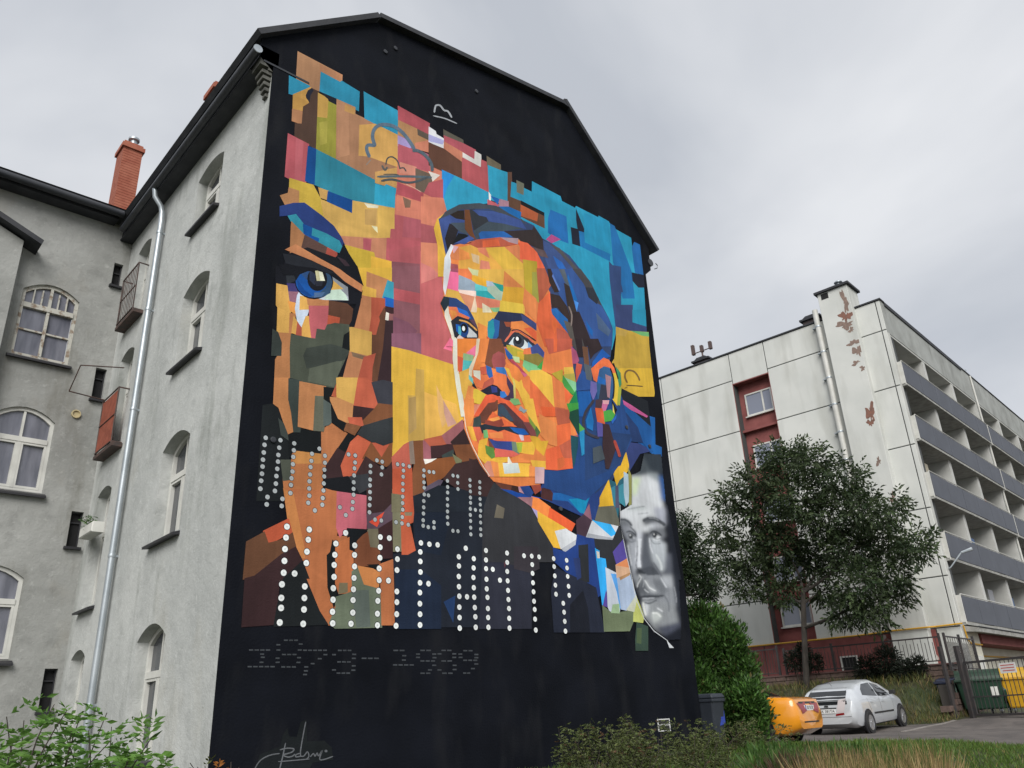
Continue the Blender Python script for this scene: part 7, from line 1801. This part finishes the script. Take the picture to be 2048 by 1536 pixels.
def tree(name, label, base, fork, clumps, per, leaflet, nl, c0, c1, r0, extra_twigs=3, group=None):
    T_ = empty(name, base, label, 'tree', group); mb = MB(); base = Vector(base); fork = Vector(fork)
    tr = limb(mb, base - Vector((0, 0, 0.15)), fork, r0, r0 * 0.72, 0.03, 12, 8)
    rest = sorted(clumps, key=lambda c: (c[0] - fork).length); nodes = [(fork, r0 * 0.72)] + [(p, r0 * (0.95 - 0.25 * i / len(tr))) for i, p in enumerate(tr[4:-1])]
    for c, r in rest:                                                   # grow limbs outwards, each from the nearest lower node
        best = min(nodes, key=lambda q: (q[0] - c).length + max(0, q[0].z - c.z + 0.3) * 1.5 - 0.8 * (q[1] > 0.05)); ra = max(0.018, min(best[1] * 0.72, 0.03 + 0.02 * (c - best[0]).length))
        pts = limb(mb, best[0], c, ra, ra * 0.45, 0.12, 6, 6); nodes.append((pts[3], ra * 0.7)); nodes.append((c, ra * 0.45))
        for _ in range(extra_twigs):
            d = Vector(unit(rng.normal(size=3))); limb(mb, c, c + Vector((d.x, d.y, abs(d.z) * 0.5)) * r * 0.9, ra * 0.4, 0.006, 0.15, 4, 3)
    mb.build('trunk', M_bark, T_, True)
    P, D_, S_, Tn = sprays([np.array(c) for c, r in clumps], [r for c, r in clumps], per, leaflet, nl, c0, c1)
    leaves('crown', P, D_, S_, Tn, T_, 0.42); return T_
def px_clumps(lst, fn, jit=0.0, rmul=1.0):
    out = []
    for x, y, r in lst:
        p = fn(x, y); d = p.length; out.append((p + p.normalized() * random.uniform(-jit, jit), r * rmul * d / 1780)); 
    return out
# ash-like tree in front of the block
fnT = lambda x, y: on_x(x, y, 31.2)
TL = [(1570, 930, 42), (1515, 960, 46), (1620, 922, 42), (1680, 960, 48), (1462, 1000, 36), (1530, 1030, 56), (1600, 1000, 56), (1660, 1040, 56), (1730, 1020, 42), (1788, 1012, 30), (1440, 1068, 30), (1490, 1110, 46), (1560, 1100, 56), (1630, 1110, 52), (1700, 1100, 52), (1770, 1080, 50), (1825, 1080, 34), (1500, 1172, 34), (1560, 1182, 36), (1720, 1170, 46), (1780, 1150, 42), (1690, 1222, 34), (1745, 1228, 30), (1650, 1180, 30), (1843, 1106, 18), (1455, 1132, 22), (1790, 1195, 22), (1590, 905, 26), (1545, 905, 22)]
tb = fnT(1612, 1372); tb.z = gz(tb.x, tb.y)
tree('ash_tree', 'leafy dark green tree with a slender trunk in front of the white block', tb, fnT(1606, 1185), px_clumps(TL, fnT, 1.3, 0.95), 215, 0.21, 7, (0.022, 0.042, 0.016), (0.066, 0.094, 0.038), 0.13)
fnT2 = lambda x, y: on_y(x, y, 19.0)
tb = fnT2(1372, 1330); tb.z = gz(tb.x, tb.y)
tree('ash_tree', 'tree mostly hidden by the edge of the black gable', tb, fnT2(1362, 1190), px_clumps([(1366, 1058, 34), (1380, 1110, 42), (1398, 1160, 38), (1412, 1185, 22), (1350, 1150, 46), (1345, 1080, 40), (1420, 1150, 14)], fnT2, 0.6), 400, 0.16, 7, (0.016, 0.034, 0.014), (0.04, 0.065, 0.024), 0.12)
# dense hedge-like arborvitae beside the gable
def fnH(x, y): return on_y(x, y, 12.35 if x < 1445 else (11.75 if x < 1490 else 11.2))
HL = [(1398, 1235, 30), (1425, 1250, 38), (1455, 1285, 44), (1400, 1300, 46), (1475, 1345, 46), (1430, 1360, 52), (1498, 1395, 34), (1450, 1425, 46), (1508, 1432, 28), (1395, 1425, 44), (1385, 1360, 38), (1524, 1425, 17), (1480, 1455, 34), (1390, 1270, 30), (1440, 1310, 40), (1410, 1390, 46), (1510, 1462, 22), (1430, 1462, 36)]
hc = px_clumps(HL, fnH, 0.15); hb = Vector((sum(c.x for c, r in hc) / len(hc), 12.1, 0)); hb.z = gz(hb.x, hb.y)
HB = empty('arborvitae_bush', hb, 'dense bright green conifer bush between the black gable and the orange car', 'bush')
mb = MB()
for c, r in hc: limb(mb, hb, c, 0.05, 0.012, 0.08, 5, 4)
mb.build('stems', M_twig, HB, True)
P, D_, S_, Tn = [], [], [], []
for c, r in hc:
    k = int(8000 * r * r) + 200; p, d = ball(k, np.array(c), (r * 0.92, r * 0.92, r), 0.45); p = p + rng.normal(size=(k, 3)) * 0.06 + unit(rng.normal(size=(k, 3))) * (rng.random((k, 1)) < 0.06) * 0.14; dd = unit(d * 0.6 + rng.normal(size=(k, 3)) * 0.35 + np.array([0, 0, 0.55])); P.append(p); D_.append(dd); S_.append(rng.uniform(0.07, 0.16, k)); Tn.append(tints(k, (0.024, 0.065, 0.012), (0.07, 0.145, 0.028), 0.38, (0.10, 0.085, 0.03), 0.025) * (1 + rng.normal() * 0.2))
leaves('foliage', np.concatenate(P), np.concatenate(D_), np.concatenate(S_), np.concatenate(Tn), HB, 0.4)
# black evergreen bushes at the railing
for (xs, ys, rr, lab) in (((1735, 1775, 1815, 1760, 1800, 1835), (1340, 1320, 1345, 1370, 1365, 1330), (26, 28, 24, 24, 22, 16), 'black green evergreen bush spreading behind the short railing'), ((1590, 1628, 1606), (1322, 1325, 1300), (20, 18, 14), 'small dark evergreen bush at the foot of the slender tree')):
    cl = px_clumps(list(zip(xs, ys, rr)), lambda x, y: on_x(x, y, 31.6), 0.2); b = cl[0][0].copy(); b.z = gz(b.x, b.y); E_ = empty('evergreen_bush', b, lab, 'bush'); mb = MB()
    for c, r in cl: limb(mb, b, c, 0.035, 0.01, 0.08, 5, 4)
    mb.build('stems', M_twig, E_, True); P, D_, S_, Tn = [], [], [], []
    for c, r in cl:
        k = int(3800 * r * r) + 120; p, d = ball(k, np.array(c), (r, r, r), 0.3); P.append(p); D_.append(unit(d + rng.normal(size=(k, 3)) * 0.4)); S_.append(rng.uniform(0.08, 0.2, k)); Tn.append(tints(k, (0.006, 0.010, 0.006), (0.016, 0.024, 0.012), 0.3))
    leaves('foliage', np.concatenate(P), np.concatenate(D_), np.concatenate(S_), np.concatenate(Tn), E_, 0.25)
# shrub with feathered leaves at the left corner
def stem_shrub(name, label, base, tips, leaf_len, nleaf, leaflet, nl, c0, c1, group=None, third=None, p3=0.0, rr=0.012, aspect=0.36):
    base = Vector(base); R_ = empty(name, base, label, 'shrub', group); mb = MB(); P, D_, S_, Tn = [], [], [], []
    for tip in tips:
        tip = Vector(tip); b = base + Vector((random.uniform(-.25, .25), random.uniform(-.25, .25), -0.03)); pts = limb(mb, b, tip, rr, rr * 0.3, 0.14, 5, 8)
        for i in range(nleaf):
            t_ = 0.3 + 0.7 * (i + random.random()) / nleaf; f = t_ * 8; k = min(7, int(f)); q = pts[k].lerp(pts[k + 1], f - k); d0 = (pts[k + 1] - pts[k]).normalized()
            a = random.uniform(0, 2 * math.pi); o_ = d0.orthogonal().normalized(); o_.rotate(__import__('mathutils').Quaternion(d0, a)); ax = (o_ * 0.9 + d0 * 0.45 + Vector((0, 0, 0.15))).normalized(); sd2 = ax.cross(Vector((0, 0, 1)))
            if sd2.length < 0.1: sd2 = ax.orthogonal()
            sd2.normalize(); tone = tints(1, c0, c1, 0.2, third, p3)[0]; L = leaf_len * random.uniform(0.7, 1.1)
            for j in range(nl):
                u_ = (j // 2 + 0.6) / (nl / 2); sg2 = 1 if j % 2 else -1; pos = q + ax * (L * u_) - Vector((0, 0, L * 0.35 * u_ * u_)); dr = (ax * 0.6 + sd2 * sg2 * (0.85 if j < nl - 1 else 0.05) + Vector((0, 0, random.uniform(-.35, .05)))).normalized()
                P.append(tuple(pos)); D_.append(tuple(dr)); S_.append(leaflet * random.uniform(0.75, 1.1) * (1 - 0.25 * u_)); Tn.append(tone * random.uniform(0.85, 1.15))
    mb.build('stems', M_twig, R_, True); n = len(P); roll = np.tile(np.array([0, 0, 1.0]), (n, 1)) + rng.normal(size=(n, 3)) * 0.35; P = np.array(P); D_ = np.array(D_)
    leaves('foliage', P, D_, np.array(S_), np.array(Tn), R_, aspect, 0.08); return R_
fnL = lambda x, y: on_y(x, y, 7.6)
def tipsL(l): return [fnL(x, y + 12) + Vector((random.uniform(-.2, .2), random.uniform(-.5, .5), 0)) for x, y in l]
b = fnL(150, 1560); b.z = gz(b.x, b.y)
stem_shrub('feathered_shrub', 'light green feathery leaved shrub below the zinc downpipe', b, tipsL([(100, 1392), (130, 1412), (60, 1420), (20, 1430), (185, 1415), (215, 1412), (225, 1440), (255, 1465), (285, 1505), (160, 1450), (95, 1450), (40, 1470), (10, 1490), (200, 1470), (130, 1480), (240, 1500), (70, 1500), (170, 1510), (-20, 1440), (110, 1430)]), 0.34, 9, 0.115, 11, (0.075, 0.17, 0.03), (0.13, 0.26, 0.05))
b = fnL(300, 1600); b.z = gz(b.x, b.y)
stem_shrub('feathered_shrub', 'small green feathery shrub right beneath the lowest facade window', b, tipsL([(285, 1500), (300, 1525), (262, 1530), (275, 1515)]), 0.24, 6, 0.09, 9, (0.05, 0.12, 0.02), (0.09, 0.18, 0.035))
b = on_y(420, 1600, 8.2); b.z = gz(b.x, b.y)
stem_shrub('autumn_shrub', 'low shrub with orange leaves at the corner between facade and gable', b, [on_y(x, y, 8.2 + random.uniform(-.2, .2)) for x, y in ((380, 1526), (410, 1532), (440, 1528), (462, 1524), (395, 1534), (478, 1534))], 0.16, 7, 0.07, 7, (0.30, 0.09, 0.02), (0.36, 0.15, 0.03), None, (0.12, 0.14, 0.03), 0.25)
# overgrown low shrubs before the gable
OL = [((1165, 1520), 9.6), ((1225, 1500), 9.9), ((1290, 1495), 9.8), ((1375, 1500), 10.2), ((1455, 1505), 10.3), ((1540, 1510), 9.8), ((1255, 1530), 8.6), ((1400, 1530), 8.8)]
for i, ((x, y), Y) in enumerate(OL):
    c = on_y(x, y, Y); b = c.copy(); b.z = gz(b.x, b.y); tips = []
    for _ in range(26): tips.append(on_y(x + random.uniform(-62, 62), random.uniform(1430, 1512) + (18 if x < 1200 or x > 1480 else 0) + (14 if Y < 9 else 0), Y + random.uniform(-.5, .5)))
    stem_shrub('low_shrub', 'low small leaved olive green shrub growing wild along the foot of the black gable', b, tips, 0.09, 15, 0.062, 5, (0.06, 0.085, 0.022), (0.13, 0.155, 0.055), 'low shrubs along the foot of the gable', (0.12, 0.07, 0.035), 0.03, 0.007, 0.5)
def blades(name, pts, h0, h1, w_, c0, c1, lean=0.35, third=None, p3=0.0):
    n = len(pts); h = rng.uniform(h0, h1, n); d = unit(np.concatenate([rng.normal(size=(n, 2)) * lean, np.ones((n, 1))], axis=1)); roll = np.concatenate([rng.normal(size=(n, 2)), np.zeros((n, 1))], axis=1)
    o = leaves(name, pts, d, h, tints(n, c0, c1, 0.22, third, p3), None, w_, 0.0, None, roll); o['kind'] = 'stuff'; return o
def scatter(n, x0, x1, y0, y1, ok=None):
    out = []
    for _ in range(n):
        x, y = random.uniform(x0, x1), random.uniform(y0, y1)
        if ok and not ok(x, y): continue
        out.append((x, y, gz(x, y) - 0.01))
    return np.array(out)
on_lawn = lambda x, y: (not road_keep(x, y)) and y < 11.3 and x < 24
tag(blades('lawn_grass', scatter(90000, 9, 23, 0.5, 10.8, lambda x, y: on_lawn(x, y) and (x - 8) * 0.15 + 0.2 < y), 0.05, 0.15, 0.12, (0.06, 0.12, 0.018), (0.11, 0.18, 0.035), 0.4, (0.2, 0.16, 0.06), 0.07), 'short green lawn grass along the edge of the parking road', 'grass')
# dry tall grass and weeds in the foreground, projected onto the ground they grow from
def strip(n, xr, dr):
    out = []
    for _ in range(n):
        px = random.uniform(*xr); d = ray(px, 1500); d.z = 0; d.normalize(); r = random.uniform(*dr); x, y = d.x * r, d.y * r; out.append((x, y, gz(x, y) - 0.02))
    return np.array(out)
tag(blades('dry_grass', strip(6000, (1600, 1880), (8.5, 11.5)), 0.4, 0.85, 0.028, (0.24, 0.17, 0.075), (0.34, 0.26, 0.12), 0.28, (0.09, 0.12, 0.03), 0.3), 'tall straw coloured dry grass in front of the lawn', 'grass')
tag(blades('dead_weeds', strip(3200, (1540, 1720), (11.5, 13.6)), 0.2, 0.6, 0.05, (0.06, 0.04, 0.024), (0.13, 0.085, 0.05), 0.45, (0.05, 0.075, 0.02), 0.3), 'dark brown withered weeds between the shrubs and the lawn', 'weeds')
tag(blades('green_weeds', strip(6500, (1500, 1760), (13.4, 17.0)), 0.2, 0.5, 0.16, (0.035, 0.085, 0.015), (0.075, 0.15, 0.03), 0.5, (0.15, 0.13, 0.05), 0.06), 'fresh green weeds growing in front of the parked cars', 'weeds')
tag(blades('wild_grass', strip(9000, (1120, 1560), (9.0, 13.5)), 0.1, 0.4, 0.05, (0.045, 0.075, 0.02), (0.10, 0.12, 0.045), 0.4, (0.16, 0.09, 0.04), 0.15), 'wild grass under the low shrubs', 'grass')
tag(blades('bank_grass', scatter(16000, 27.9, 31.9, 11.6, 27, lambda x, y: x > 28.6 or y > 14.5), 0.12, 0.4, 0.07, (0.06, 0.085, 0.02), (0.14, 0.14, 0.05), 0.4, (0.2, 0.15, 0.06), 0.2), 'rough yellowing grass on the bank below the railing', 'grass')
# plants in the flower box
b = FA(6.9, 4.2, 0.14); FP = stem_shrub('box_plant', 'trailing green plant in the white flower box on the facade', b, [FA(6.9 + random.uniform(-.45, .5), 4.2 + random.uniform(0.02, 0.25), 0.14 + random.uniform(0, .2)) for _ in range(9)], 0.08, 5, 0.07, 5, (0.04, 0.11, 0.02), (0.08, 0.17, 0.03), None, None, 0, 0.005)
